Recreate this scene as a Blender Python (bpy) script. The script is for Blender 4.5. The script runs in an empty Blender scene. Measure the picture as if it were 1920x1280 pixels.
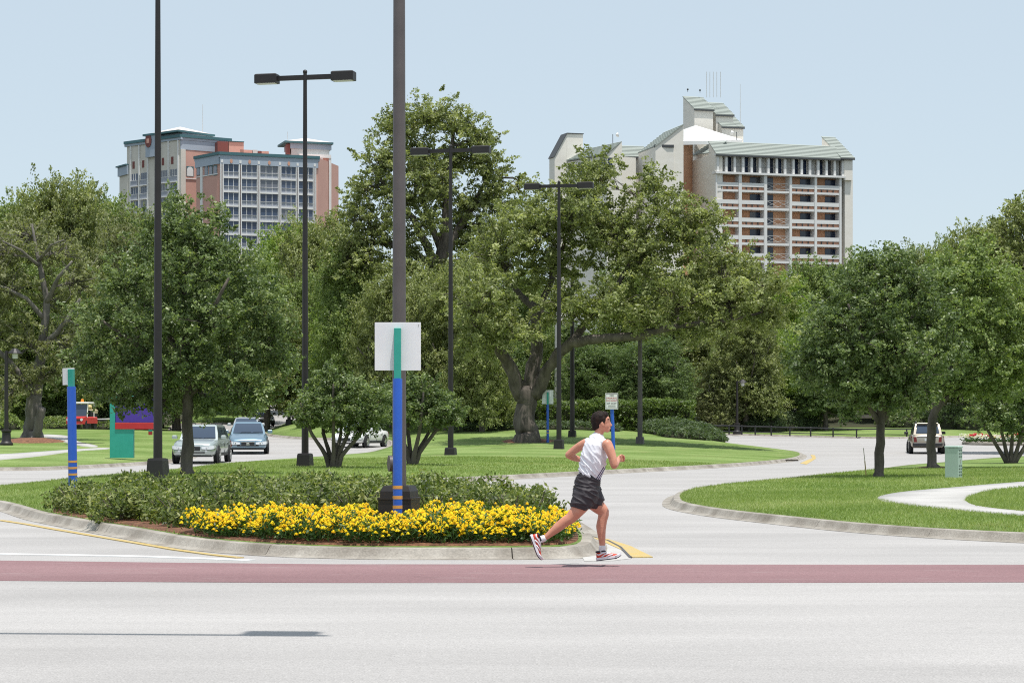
import bpy, bmesh, math, random
import numpy as np
from mathutils import Vector, Matrix, noise
from mathutils.geometry import delaunay_2d_cdt

S = bpy.context.scene
COL = S.collection
R = math.radians

# ------------------------------------------------------------------ camera
EYE, FPX, CU, CV = 1.55, 4000.0, 960.0, 800.0
cam_d = bpy.data.cameras.new('camera')
cam_d.sensor_width = 36.0
cam_d.lens = 36.0 * FPX / 1920.0
cam_d.shift_y = (CV - 640.0) / 1920.0
cam_d.clip_start, cam_d.clip_end = 0.3, 6000.0
cam = bpy.data.objects.new('camera', cam_d)
cam.location = (0, 0, EYE)
cam.rotation_euler = (R(90), 0, 0)
COL.objects.link(cam)
S.camera = cam

# ------------------------------------------------------------------ sky, sun, exposure
SUN_DIR = Vector((0.13, -0.20, 1.0)).normalized()      # towards the sun
elev = math.asin(SUN_DIR.z)
W = bpy.data.worlds.new('World'); S.world = W; W.use_nodes = True
nt = W.node_tree; nt.nodes.clear()
wo = nt.nodes.new('ShaderNodeOutputWorld'); bg = nt.nodes.new('ShaderNodeBackground')
sk = nt.nodes.new('ShaderNodeTexSky'); sk.sky_type = 'NISHITA'; sk.sun_disc = False
sk.sun_elevation = elev
sk.sun_rotation = math.atan2(SUN_DIR.x, SUN_DIR.y)
sk.altitude = 30; sk.air_density = 1.0; sk.dust_density = 0.3; sk.ozone_density = 1.6
bg.inputs['Strength'].default_value = 0.105
hz = nt.nodes.new('ShaderNodeMix'); hz.data_type = 'RGBA'; hz.inputs[0].default_value = 0.68      # humid, milky summer air
hz.inputs[7].default_value = (7.35, 8.5, 9.3, 1)
nt.links.new(sk.outputs[0], hz.inputs[6]); nt.links.new(hz.outputs[2], bg.inputs[0]); nt.links.new(bg.outputs[0], wo.inputs[0])
sd = bpy.data.lights.new('sun', 'SUN'); sd.energy = 5.0; sd.angle = R(0.53); sd.color = (1.0, 0.965, 0.91)
sun = bpy.data.objects.new('sun', sd); COL.objects.link(sun)
sun.rotation_euler = (-SUN_DIR).to_track_quat('-Z', 'Y').to_euler()
sun.location = (0, 0, 60)
vs = S.view_settings
vs.view_transform = 'Standard'; vs.look = 'None'; vs.exposure = -0.04; vs.gamma = 1.0; vs.use_curve_mapping = False
S.display_settings.display_device = 'sRGB'
cy = S.cycles
cy.max_bounces = 6; cy.diffuse_bounces = 3; cy.glossy_bounces = 3; cy.transmission_bounces = 4; cy.transparent_max_bounces = 6
cy.use_denoising = False
cy.use_adaptive_sampling = True; cy.adaptive_threshold = 0.006
cy.sample_clamp_indirect = 6.0
cy.filter_width = 1.1

# ------------------------------------------------------------------ small helpers
def P(u, v, d):
    """the point at distance d that the photograph shows at (u, v)"""
    return Vector(((u - CU) / FPX * d, d, EYE + (CV - v) / FPX * d))

def zroad(x, y):
    k = min(1.0, max(0.0, (x + 10.0) / 30.0))
    d0 = 85.0 + 25.0 * k
    s = min(max(0.0, y - d0), 220.0)
    z = 0.02 * s * s / (s + 10.0)
    h = min(max(0.0, y - 165.0), 130.0)
    return z + 0.045 * h * h / (h + 12.0)

def G(u, v, h=0.0, fn=None):
    fn = fn or zroad
    f = lambda d: EYE + (CV - v) / FPX * d - fn((u - CU) / FPX * d, d) - h
    d = 8.0
    while d < 420.0 and f(d) > 0: d += 0.5
    a, b = d - 0.5, d
    for _ in range(24):
        m = (a + b) / 2
        if f(m) > 0: a = m
        else: b = m
    d = (a + b) / 2
    return Vector(((u - CU) / FPX * d, d, EYE + (CV - v) / FPX * d))

def link(o, parent=None):
    COL.objects.link(o)
    if parent is not None: o.parent = parent
    return o

def tag(o, label=None, cat=None, group=None, kind=None):
    if label: o['label'] = label
    if cat: o['category'] = cat
    if group: o['group'] = group
    if kind: o['kind'] = kind
    return o

def empty(name, loc, label=None, cat=None, group=None, rz=0.0):
    o = bpy.data.objects.new(name, None)
    o.empty_display_size = 0.3
    o.location = loc; o.rotation_euler = (0, 0, rz)
    COL.objects.link(o)
    return tag(o, label, cat, group)

def copy_tree(o, parent=None):
    c = o.copy(); COL.objects.link(c); c.parent = parent
    for ch in list(o.children): copy_tree(ch, c)
    return c

# ------------------------------------------------------------------ materials
def new_mat(name):
    m = bpy.data.materials.new(name); m.use_nodes = True
    t = m.node_tree
    return m, t, t.nodes['Principled BSDF']

def mat(name, c, rough=0.6, c2=None, scale=4.0, bump=0.0, bscale=None, metal=0.0, spec=0.5, detail=5.0, coords='Object', stretch=(1, 1, 1), coat=0.0, speck=0.0, fine=None):
    m, t, b = new_mat(name)
    N, L = t.nodes, t.links
    b.inputs['Roughness'].default_value = rough
    b.inputs['Metallic'].default_value = metal
    b.inputs['Specular IOR Level'].default_value = spec
    if coat: b.inputs['Coat Weight'].default_value = coat; b.inputs['Coat Roughness'].default_value = 0.05
    b.inputs['Base Color'].default_value = (*c, 1)
    if c2 is not None or bump:
        tc = N.new('ShaderNodeTexCoord'); mp = N.new('ShaderNodeMapping'); mp.inputs['Scale'].default_value = stretch
        L.new(tc.outputs[coords], mp.inputs[0])
    if c2 is not None:
        n = N.new('ShaderNodeTexNoise'); n.inputs['Scale'].default_value = scale; n.inputs['Detail'].default_value = detail; n.inputs['Roughness'].default_value = 0.62
        L.new(mp.outputs[0], n.inputs['Vector'])
        r = N.new('ShaderNodeValToRGB'); r.color_ramp.elements[0].position = 0.33; r.color_ramp.elements[1].position = 0.68
        r.color_ramp.elements[0].color = (*c, 1); r.color_ramp.elements[1].color = (*c2, 1)
        L.new(n.outputs['Fac'], r.inputs[0])
        out = r.outputs[0]
        if speck:
            n2 = N.new('ShaderNodeTexNoise'); n2.inputs['Scale'].default_value = fine or scale * 28; n2.inputs['Detail'].default_value = 3
            L.new(mp.outputs[0], n2.inputs['Vector'])
            mr = N.new('ShaderNodeMapRange'); mr.inputs[1].default_value = 0.3; mr.inputs[2].default_value = 0.7
            mr.inputs[3].default_value = 1 - speck; mr.inputs[4].default_value = 1 + speck
            L.new(n2.outputs['Fac'], mr.inputs[0])
            mx = N.new('ShaderNodeMix'); mx.data_type = 'RGBA'; mx.blend_type = 'MULTIPLY'; mx.inputs[0].default_value = 1
            L.new(out, mx.inputs[6]); L.new(mr.outputs[0], mx.inputs[7]); out = mx.outputs[2]
        L.new(out, b.inputs['Base Color'])
    if bump:
        n = N.new('ShaderNodeTexNoise'); n.inputs['Scale'].default_value = bscale or scale * 5; n.inputs['Detail'].default_value = 4
        L.new(mp.outputs[0], n.inputs['Vector'])
        bp = N.new('ShaderNodeBump'); bp.inputs['Strength'].default_value = bump; bp.inputs['Distance'].default_value = 0.02
        L.new(n.outputs['Fac'], bp.inputs['Height']); L.new(bp.outputs[0], b.inputs['Normal'])
    return m

def leaf_mat(name, dark, mid, light, rough=0.42, trans=0.34, spec=0.5):
    """leaves: a tone attribute picks the colour of each leaf; a little light passes through"""
    m, t, b = new_mat(name)
    N, L = t.nodes, t.links
    at = N.new('ShaderNodeAttribute'); at.attribute_name = 'tone'
    r = N.new('ShaderNodeValToRGB'); e = r.color_ramp.elements
    e[0].position = 0.0; e[0].color = (*dark, 1); e[1].position = 1.0; e[1].color = (*light, 1)
    k = e.new(0.5); k.color = (*mid, 1)
    L.new(at.outputs['Fac'], r.inputs[0]); L.new(r.outputs[0], b.inputs['Base Color'])
    b.inputs['Roughness'].default_value = rough; b.inputs['Specular IOR Level'].default_value = spec
    tr = N.new('ShaderNodeBsdfTranslucent'); mx = N.new('ShaderNodeMixShader'); mx.inputs[0].default_value = trans
    g = N.new('ShaderNodeMix'); g.data_type = 'RGBA'; g.blend_type = 'MULTIPLY'; g.inputs[0].default_value = 1; g.inputs[7].default_value = (1.5, 1.6, 0.7, 1)
    L.new(r.outputs[0], g.inputs[6]); L.new(g.outputs[2], tr.inputs[0])
    L.new(b.outputs[0], mx.inputs[1]); L.new(tr.outputs[0], mx.inputs[2])
    L.new(mx.outputs[0], N['Material Output'].inputs[0])
    return m

# ------------------------------------------------------------------ mesh builder
class MB:
    """collects shapes; build() links them as one mesh object"""
    def __init__(self): self.v = []; self.f = []; self.mi = []; self.cur = 0
    def add(self, vs, fs):
        o = len(self.v)
        self.v.extend([tuple(p) for p in vs])
        for q in fs: self.f.append(tuple(o + i for i in q)); self.mi.append(self.cur)
        return self
    def box(self, x0, x1, y0, y1, z0, z1, M=None):
        vs = [Vector(p) for p in ((x0, y0, z0), (x1, y0, z0), (x1, y1, z0), (x0, y1, z0), (x0, y0, z1), (x1, y0, z1), (x1, y1, z1), (x0, y1, z1))]
        if M is not None: vs = [M @ p for p in vs]
        return self.add(vs, [(0, 3, 2, 1), (4, 5, 6, 7), (0, 1, 5, 4), (1, 2, 6, 5), (2, 3, 7, 6), (3, 0, 4, 7)])
    def bbox(self, x0, x1, y0, y1, z0, z1, b=0.01, M=None):
        """box with chamfered vertical and top edges"""
        pts = [(x0 + b, y0), (x1 - b, y0), (x1, y0 + b), (x1, y1 - b), (x1 - b, y1), (x0 + b, y1), (x0, y1 - b), (x0, y0 + b)]
        cx, cy = (x0 + x1) / 2, (y0 + y1) / 2
        ins = [(cx + (x - cx) * (1 - 2 * b / max(1e-6, x1 - x0)), cy + (y - cy) * (1 - 2 * b / max(1e-6, y1 - y0))) for x, y in pts]
        rings = [[(x, y, z0) for x, y in pts], [(x, y, z1 - b) for x, y in pts], [(x, y, z1) for x, y in ins]]
        return self.loft(rings, M=M)
    def loft(self, rings, M=None, cap=True, closed=True):
        n = len(rings[0]); vs = [Vector(p) for r in rings for p in r]
        if M is not None: vs = [M @ p for p in vs]
        fs = []
        for i in range(len(rings) - 1):
            for j in range(n if closed else n - 1):
                k = (j + 1) % n
                fs.append((i * n + j, i * n + k, (i + 1) * n + k, (i + 1) * n + j))
        if cap:
            fs.append(tuple(range(n - 1, -1, -1))); fs.append(tuple((len(rings) - 1) * n + j for j in range(n)))
        return self.add(vs, fs)
    def tube(self, pts, rad, n=8, r2=None, ref=None, cap=True):
        """tube along pts; rad (and r2, the half-width along ref) per point"""
        pts = [Vector(p) for p in pts]
        if not hasattr(rad, '__len__'): rad = [rad] * len(pts)
        if r2 is None: r2 = rad
        rings = []; last = None
        for i, p in enumerate(pts):
            t = (pts[min(i + 1, len(pts) - 1)] - pts[max(i - 1, 0)])
            if t.length < 1e-9: t = Vector((0, 0, 1))
            t.normalize()
            rf = Vector(ref) if ref is not None else (last if last is not None else (Vector((1, 0, 0)) if abs(t.x) < 0.9 else Vector((0, 1, 0))))
            a = t.cross(rf)
            if a.length < 1e-6: a = t.cross(Vector((0.3, 0.9, 0.1)))
            a.normalize(); b = a.cross(t).normalized(); last = b
            rings.append([p + a * (rad[i] * math.cos(2 * math.pi * k / n)) + b * (r2[i] * math.sin(2 * math.pi * k / n)) for k in range(n)])
        return self.loft(rings, cap=cap)
    def ball(self, c, rx, ry=None, rz=None, seg=14, rings=9, M=None):
        ry = ry or rx; rz = rz or rx; c = Vector(c)
        rr = []
        for i in range(1, rings):
            th = math.pi * i / rings
            rr.append([(rx * math.sin(th) * math.cos(2 * math.pi * k / seg), ry * math.sin(th) * math.sin(2 * math.pi * k / seg), -rz * math.cos(th)) for k in range(seg)])
        vs = [Vector(p) for r in rr for p in r] + [Vector((0, 0, -rz)), Vector((0, 0, rz))]
        if M is not None: vs = [M @ p for p in vs]
        vs = [p + c for p in vs]
        fs = []; m = len(rr)
        for i in range(m - 1):
            for j in range(seg):
                k = (j + 1) % seg
                fs.append((i * seg + j, i * seg + k, (i + 1) * seg + k, (i + 1) * seg + j))
        for j in range(seg):
            k = (j + 1) % seg
            fs.append((m * seg, k, j)); fs.append((m * seg + 1, (m - 1) * seg + j, (m - 1) * seg + k))
        return self.add(vs, fs)
    def prism(self, poly, vec):
        poly = [Vector(p) for p in poly]; vec = Vector(vec); n = len(poly)
        return self.add(poly + [p + vec for p in poly], [tuple(range(n - 1, -1, -1)), tuple(range(n, 2 * n))] + [(i, (i + 1) % n, n + (i + 1) % n, n + i) for i in range(n)])
    def mesh(self, name, mats, smooth=False, fix=True):
        me = bpy.data.meshes.new(name)
        me.from_pydata(self.v, [], self.f)
        for m in (mats if isinstance(mats, (list, tuple)) else [mats]): me.materials.append(m)
        if any(self.mi): me.polygons.foreach_set('material_index', self.mi)
        if fix:
            bm = bmesh.new(); bm.from_mesh(me); bmesh.ops.recalc_face_normals(bm, faces=bm.faces); bm.to_mesh(me); bm.free()
        if smooth:
            me.polygons.foreach_set('use_smooth', [True] * len(me.polygons))
            if smooth != 'all': me.set_sharp_from_angle(angle=R(38))
        me.update()
        return me
    def build(self, name, mats, parent=None, smooth=False, loc=None):
        o = bpy.data.objects.new(name, self.mesh(name, mats, smooth))
        if loc is not None: o.location = loc
        return link(o, parent)

def quads_mesh(name, V, m, tone=None, k=4):
    """fast mesh of n separate k-gons; V is (n, k, 3)"""
    n = len(V)
    me = bpy.data.meshes.new(name)
    me.vertices.add(n * k); me.vertices.foreach_set('co', np.ascontiguousarray(V, dtype=np.float32).ravel())
    me.loops.add(n * k); me.loops.foreach_set('vertex_index', np.arange(n * k, dtype=np.int32))
    me.polygons.add(n); me.polygons.foreach_set('loop_start', np.arange(0, n * k, k, dtype=np.int32))
    if tone is not None:
        a = me.attributes.new('tone', 'FLOAT', 'FACE'); a.data.foreach_set('value', np.ascontiguousarray(tone, dtype=np.float32))
    me.materials.append(m)
    me.update(calc_edges=True)
    return me

rng = np.random.default_rng(7)
random.seed(7)
# ------------------------------------------------------------------ ground, roads, lawns, kerbs
def road_mat(name, c0, c1, worn=None):
    """asphalt: fine aggregate, faint wheel tracks along the street, dark stains and hairline cracks"""
    m, t, b = new_mat(name); N, L = t.nodes, t.links
    tc = N.new('ShaderNodeTexCoord')
    def nz(scale, st=(1, 1, 1), det=6, rough=.6):
        mp = N.new('ShaderNodeMapping'); mp.inputs['Scale'].default_value = st; L.new(tc.outputs['Object'], mp.inputs[0])
        n = N.new('ShaderNodeTexNoise'); n.inputs['Scale'].default_value = scale; n.inputs['Detail'].default_value = det; n.inputs['Roughness'].default_value = rough
        L.new(mp.outputs[0], n.inputs['Vector']); return n.outputs['Fac']
    def rng_(x, a, b_, c, d):
        mr = N.new('ShaderNodeMapRange'); mr.inputs[1].default_value = a; mr.inputs[2].default_value = b_; mr.inputs[3].default_value = c; mr.inputs[4].default_value = d
        L.new(x, mr.inputs[0]); return mr.outputs[0]
    def mul(x, y):
        mx = N.new('ShaderNodeMix'); mx.data_type = 'RGBA'; mx.blend_type = 'MULTIPLY'; mx.inputs[0].default_value = 1
        L.new(x, mx.inputs[6]); L.new(y, mx.inputs[7]); return mx.outputs[2]
    base = N.new('ShaderNodeMix'); base.data_type = 'RGBA'; base.inputs[6].default_value = (*c0, 1); base.inputs[7].default_value = (*c1, 1)
    L.new(rng_(nz(0.4, (.35, 1, 1), 8), .35, .65, 0, 1), base.inputs[0])
    out = base.outputs[2]
    out = mul(out, rng_(nz(.9, (.16, 1, 1), 4), .34, .66, .93, 1.04))
    out = mul(out, rng_(nz(70, (1, 1, 1), 2), .3, .7, .76, 1.24))
    out = mul(out, rng_(nz(19, (1, 1, 1), 2), .3, .7, .92, 1.08))
    out = mul(out, rng_(nz(.8, (1, 1, 1), 9, .7), .27, .37, .80, 1))
    if worn is not None:
        mx = N.new('ShaderNodeMix'); mx.data_type = 'RGBA'; mx.inputs[7].default_value = (*worn, 1)
        L.new(out, mx.inputs[6]); L.new(rng_(nz(2.2, (.4, 1, 1), 9, .72), .56, .78, 0, .8), mx.inputs[0]); out = mx.outputs[2]
    L.new(out, b.inputs['Base Color']); b.inputs['Roughness'].default_value = .88; b.inputs['Specular IOR Level'].default_value = .3
    bp = N.new('ShaderNodeBump'); bp.inputs['Strength'].default_value = .35; bp.inputs['Distance'].default_value = .01
    L.new(nz(55, (1, 1, 1), 3), bp.inputs['Height']); L.new(bp.outputs[0], b.inputs['Normal'])
    return m
M_road = road_mat('pale_asphalt', (0.342, 0.328, 0.318), (0.402, 0.386, 0.374))
M_red = road_mat('red_asphalt', (0.22, 0.126, 0.132), (0.258, 0.155, 0.16), (.31, .24, .235))
M_white = mat('white_road_paint', (0.72, 0.72, 0.71), 0.7, (0.6, 0.6, 0.59), 3.0)
M_yellow = mat('yellow_road_paint', (0.52, 0.36, 0.09), 0.7, (0.45, 0.36, 0.19), 3.0, speck=0.2)
M_conc = mat('kerb_concrete', (0.19, 0.165, 0.135), 0.88, (0.40, 0.37, 0.325), 1.3, 0.4, 40, detail=8, speck=0.15)
M_walk = mat('footpath_concrete', (0.40, 0.385, 0.365), 0.88, (0.48, 0.465, 0.445), 0.8, 0.2, 40, detail=7, speck=0.1)
M_mulch = mat('bark_mulch', (0.07, 0.028, 0.015), 0.95, (0.30, 0.14, 0.075), 9.0, 0.9, 30, detail=8)
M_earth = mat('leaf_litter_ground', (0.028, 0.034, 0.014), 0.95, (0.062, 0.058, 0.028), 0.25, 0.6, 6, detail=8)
M_asph = mat('dark_asphalt', (0.07, 0.07, 0.075), 0.9, (0.10, 0.10, 0.10), 0.8, speck=0.15)

def lawn_mat():
    m, t, b = new_mat('mown_grass'); N, L = t.nodes, t.links
    tc = N.new('ShaderNodeTexCoord')
    def noise_ramp(scale, c0, c1, p0=0.35, p1=0.65, det=6):
        n = N.new('ShaderNodeTexNoise'); n.inputs['Scale'].default_value = scale; n.inputs['Detail'].default_value = det
        L.new(tc.outputs['Object'], n.inputs['Vector'])
        r = N.new('ShaderNodeValToRGB'); r.color_ramp.elements[0].position = p0; r.color_ramp.elements[1].position = p1
        r.color_ramp.elements[0].color = (*c0, 1); r.color_ramp.elements[1].color = (*c1, 1)
        L.new(n.outputs['Fac'], r.inputs[0]); return r.outputs[0], n
    a, _ = noise_ramp(0.22, (0.125, 0.195, 0.046), (0.22, 0.295, 0.10))
    c, n2 = noise_ramp(14.0, (0.62, 0.66, 0.55), (1.35, 1.3, 1.35), 0.3, 0.7)
    d, _ = noise_ramp(0.9, (0, 0, 0), (1, 1, 1), 0.60, 0.74)
    mx = N.new('ShaderNodeMix'); mx.data_type = 'RGBA'; mx.inputs[7].default_value = (0.27, 0.25, 0.115, 1)
    L.new(a, mx.inputs[6]); 
    mm = N.new('ShaderNodeMath'); mm.operation = 'MULTIPLY'; mm.inputs[1].default_value = 0.72; L.new(d, mm.inputs[0]); L.new(mm.outputs[0], mx.inputs[0])
    mu = N.new('ShaderNodeMix'); mu.data_type = 'RGBA'; mu.blend_type = 'MULTIPLY'; mu.inputs[0].default_value = 1
    L.new(mx.outputs[2], mu.inputs[6]); L.new(c, mu.inputs[7]); L.new(mu.outputs[2], b.inputs['Base Color'])
    b.inputs['Roughness'].default_value = 0.9; b.inputs['Specular IOR Level'].default_value = 0.15
    bp = N.new('ShaderNodeBump'); bp.inputs['Strength'].default_value = 0.8; bp.inputs['Distance'].default_value = 0.05
    L.new(n2.outputs['Fac'], bp.inputs['Height']); L.new(bp.outputs[0], b.inputs['Normal'])
    return m
M_lawn = lawn_mat()

def terrain(name, xs, ys, dz, m):
    V = [(x, y, zroad(x, y) + dz) for y in ys for x in xs]
    nx = len(xs)
    Fc = [(j * nx + i, j * nx + i + 1, (j + 1) * nx + i + 1, (j + 1) * nx + i) for j in range(len(ys) - 1) for i in range(nx - 1)]
    me = bpy.data.meshes.new(name); me.from_pydata(V, [], Fc); me.materials.append(m)
    me.polygons.foreach_set('use_smooth', [True] * len(Fc))
    o = bpy.data.objects.new(name, me); COL.objects.link(o)
    return tag(o, kind='structure')

ys_r = list(np.arange(-14, 84, 7.0)) + list(np.arange(84, 216, 2.0))
road = terrain('road', list(np.arange(-64, 66, 3.0)), ys_r, 0.0, M_road)
tag(road, 'pale sun-bleached asphalt road winding between the lawns')
ys_g = [-300, -150, -60, -14] + list(np.arange(0, 84, 14.0)) + list(np.arange(84, 330, 6.0)) + [400, 600, 1000, 2000, 3500]
xs_g = [-3000, -1500, -700, -350, -200, -120] + list(np.arange(-90, 96, 10.0)) + [120, 200, 350, 700, 1500, 3000]
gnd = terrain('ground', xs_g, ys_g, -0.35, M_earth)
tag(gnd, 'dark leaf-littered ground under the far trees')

def skirt(me, drop=0.05):
    """close the rim of a laid sheet down into what it lies on"""
    bm = bmesh.new(); bm.from_mesh(me)
    e = [x for x in bm.edges if x.is_boundary]
    r = bmesh.ops.extrude_edge_only(bm, edges=e)
    bmesh.ops.translate(bm, verts=[v for v in r['geom'] if isinstance(v, bmesh.types.BMVert)], vec=(0, 0, -drop))
    bm.to_mesh(me); bm.free()

def chaikin(pts, n=2):
    for _ in range(n):
        q = []
        for i in range(len(pts)):
            a, b = pts[i], pts[(i + 1) % len(pts)]
            q += [a * 0.75 + b * 0.25, a * 0.25 + b * 0.75]
        pts = q
    return pts

def resample(pts, step):
    pts = pts + [pts[0]]
    out = []; carry = 0.0
    for a, b in zip(pts[:-1], pts[1:]):
        l = (b - a).length; s = carry
        while s < l:
            out.append(a.lerp(b, s / l)); s += step
        carry = s - l
    return out

def outline(uv, h=0.13, smooth=2, step=0.6):
    pts = []
    for p in uv:
        if len(p) == 3: pts.append(Vector((p[0], p[1])))          # already metres: (x, y, 'm')
        else:
            g = G(p[0], p[1], h); pts.append(Vector((g.x, g.y)))
    return resample(chaikin(pts, smooth), step)

def area(poly): return 0.5 * sum(a.x * b.y - b.x * a.y for a, b in zip(poly, poly[1:] + poly[:1]))

def inside_np(poly, X, Y):
    r = np.zeros(X.shape, bool); n = len(poly)
    for i in range(n):
        x1, y1 = poly[i]; x2, y2 = poly[i - 1]
        if y1 == y2: continue
        c = ((y1 > Y) != (y2 > Y)) & (X < (x2 - x1) * (Y - y1) / (y2 - y1) + x1)
        r ^= c
    return r

def dist_np(poly, X, Y):
    A = np.array([(p.x, p.y) for p in poly]); D = np.roll(A, -1, axis=0) - A
    l2 = (D ** 2).sum(1) + 1e-12
    X = np.asarray(X, float); Y = np.asarray(Y, float); out = np.empty(X.shape)
    for i in range(0, len(X), 2000):
        px = X[i:i + 2000, None] - A[None, :, 0]; py = Y[i:i + 2000, None] - A[None, :, 1]
        t = np.clip((px * D[:, 0] + py * D[:, 1]) / l2, 0, 1)
        out[i:i + 2000] = np.sqrt(((px - t * D[:, 0]) ** 2 + (py - t * D[:, 1]) ** 2).min(1))
    return out

zroad_np = np.vectorize(zroad, otypes=[float])

class Lawn:
    def __init__(self, poly, amp):
        self.poly = poly if area(poly) > 0 else poly[::-1]
        self.amp = amp
    def z_np(self, X, Y):
        X = np.asarray(X, float); Y = np.asarray(Y, float)
        d = dist_np(self.poly, X, Y)
        return zroad_np(X, Y) + 0.13 + self.amp(X, Y) * (1 - np.exp(-d / 4.5))
    def z(self, x, y): return float(self.z_np(np.array([x]), np.array([y]))[0])
    def at(self, u, v):
        D = np.arange(10.0, 330.0, 1.0)
        for it in range(3):
            f = EYE + (CV - v) / FPX * D - self.z_np((u - CU) / FPX * D, D)
            k = int(np.argmax(f <= 0)) if (f <= 0).any() else len(D) - 1
            if it < 2: D = np.linspace(D[max(0, k - 1)], D[k], 21)
        d = float(D[k])
        return Vector(((u - CU) / FPX * d, d, EYE + (CV - v) / FPX * d))
    def sheet(self, name, poly, m, dz, step, far=70.0, label=None, kind='structure', parent=None):
        poly = poly if area(poly) > 0 else poly[::-1]
        xs = [p.x for p in poly]; ysv = [p.y for p in poly]
        pts = [(p.x, p.y) for p in poly]; nb = len(pts)
        y = min(ysv) + step / 2
        gx, gy = [], []
        while y < max(ysv):
            st = step * (1 if y < far else 1.8)
            x = min(xs) + st / 2
            while x < max(xs):
                gx.append(x + random.uniform(-.1, .1) * st); gy.append(y + random.uniform(-.1, .1) * st); x += st
            y += st
        gx, gy = np.array(gx), np.array(gy)
        k = inside_np(pts, gx, gy); gx, gy = gx[k], gy[k]
        k = dist_np(poly, gx, gy) > 0.3 * step; gx, gy = gx[k], gy[k]
        allp = [Vector(p) for p in pts] + [Vector((a, b)) for a, b in zip(gx, gy)]
        r = delaunay_2d_cdt(allp, [(i, (i + 1) % nb) for i in range(nb)], [], 1, 1e-5)
        V2 = np.array([(p.x, p.y) for p in r[0]])
        Z = self.z_np(V2[:, 0], V2[:, 1]) + dz
        me = bpy.data.meshes.new(name); me.from_pydata([(a, b, c) for (a, b), c in zip(V2, Z)], [], r[2])
        me.materials.append(m); me.polygons.foreach_set('use_smooth', [True] * len(me.polygons))
        skirt(me, .12)
        o = bpy.data.objects.new(name, me); link(o, parent)
        return tag(o, label, kind=kind)

uv_mid = [(-170, 926), (-70, 930), (0, 936), (40, 945), (85, 959), (130, 967), (200, 979), (260, 988), (300, 995), (345, 1003), (420, 1012), (500, 1018), (600, 1023), (740, 1025), (900, 1025), (1030, 1025), (1078, 1022), (1094, 1010),
          (1086, 990), (1050, 965), (1015, 942), (950, 925), (880, 912), (830, 904), (806, 899), (830, 895), (900, 892), (1000, 887), (1100, 882), (1220, 876), (1320, 871), (1400, 866), (1470, 860), (1495, 855), (1502, 849), (1485, 844), (1440, 840), (1400, 836), (1362, 831),
          (13.8, 140, 'm'), (10, 150, 'm'), (0, 158, 'm'), (-7, 178, 'm'), (-12, 190, 'm'), (560, 787), (525, 797), (498, 807), (500, 813), (560, 819), (640, 821), (722, 822), (738, 826), (738, 834), (722, 840), (704, 845), (690, 848), (640, 852), (560, 858), (480, 863), (420, 868), (310, 883), (150, 894), (60, 905), (0, 911), (-90, 919)]
uv_right = [(1275, 935), (1282, 939), (1300, 944), (1350, 952), (1400, 958), (1500, 968), (1600, 978), (1750, 989), (1920, 997), (2200, 1008), (2420, 960), (2300, 870), (2060, 848), (1920, 854), (1830, 860), (1770, 866), (1700, 871), (1640, 880), (1550, 888), (1480, 896), (1400, 903), (1350, 908), (1290, 917), (1275, 926)]
uv_left = [(-500, 880), (-200, 878), (0, 875), (60, 875), (140, 872), (250, 866), (325, 860), (345, 856), (380, 840), (420, 824), (437, 816), (428, 811), (380, 811), (330, 810), (314, 806), (316, 798), (335, 793), (400, 792), (462, 790), (476, 785), (-26, 212, 'm'), (-34, 236, 'm'), (-90, 236, 'm'), (-90, 120, 'm')]
uv_far = [(1120, 806), (1250, 808), (1362, 812), (1450, 814), (1560, 817), (1650, 819), (1760, 817), (1900, 814), (2150, 810), (70, 215, 'm'), (8, 215, 'm')]

amp_mid = lambda X, Y: 0.22 + 0.18 * np.clip((Y - 60) / 40, 0, 1) + 0.03 * np.clip(Y - 112, 0, 60)
L_mid = Lawn(outline(uv_mid), amp_mid)
L_right = Lawn(outline(uv_right), lambda X, Y: 0.10 + 0 * X)
L_left = Lawn(outline(uv_left, step=1.0), lambda X, Y: 0.32 + 0 * X)
L_far = Lawn(outline(uv_far, step=1.2), lambda X, Y: 0.25 + 0 * X)

lawn_specs = [(L_mid, 'mown lawn rising behind the flower bed to the big oak', 0.9), (L_right, 'mown lawn round the green utility box on the right', 0.8),
              (L_left, 'mown lawn under the mulched oak on the left', 1.6), (L_far, 'sloping lawn beyond the low black rail', 1.8)]
for Lw, lab, st in lawn_specs:
    Lw.obj = Lw.sheet('lawn', Lw.poly, M_lawn, 0.0, st, label=lab)

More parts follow.
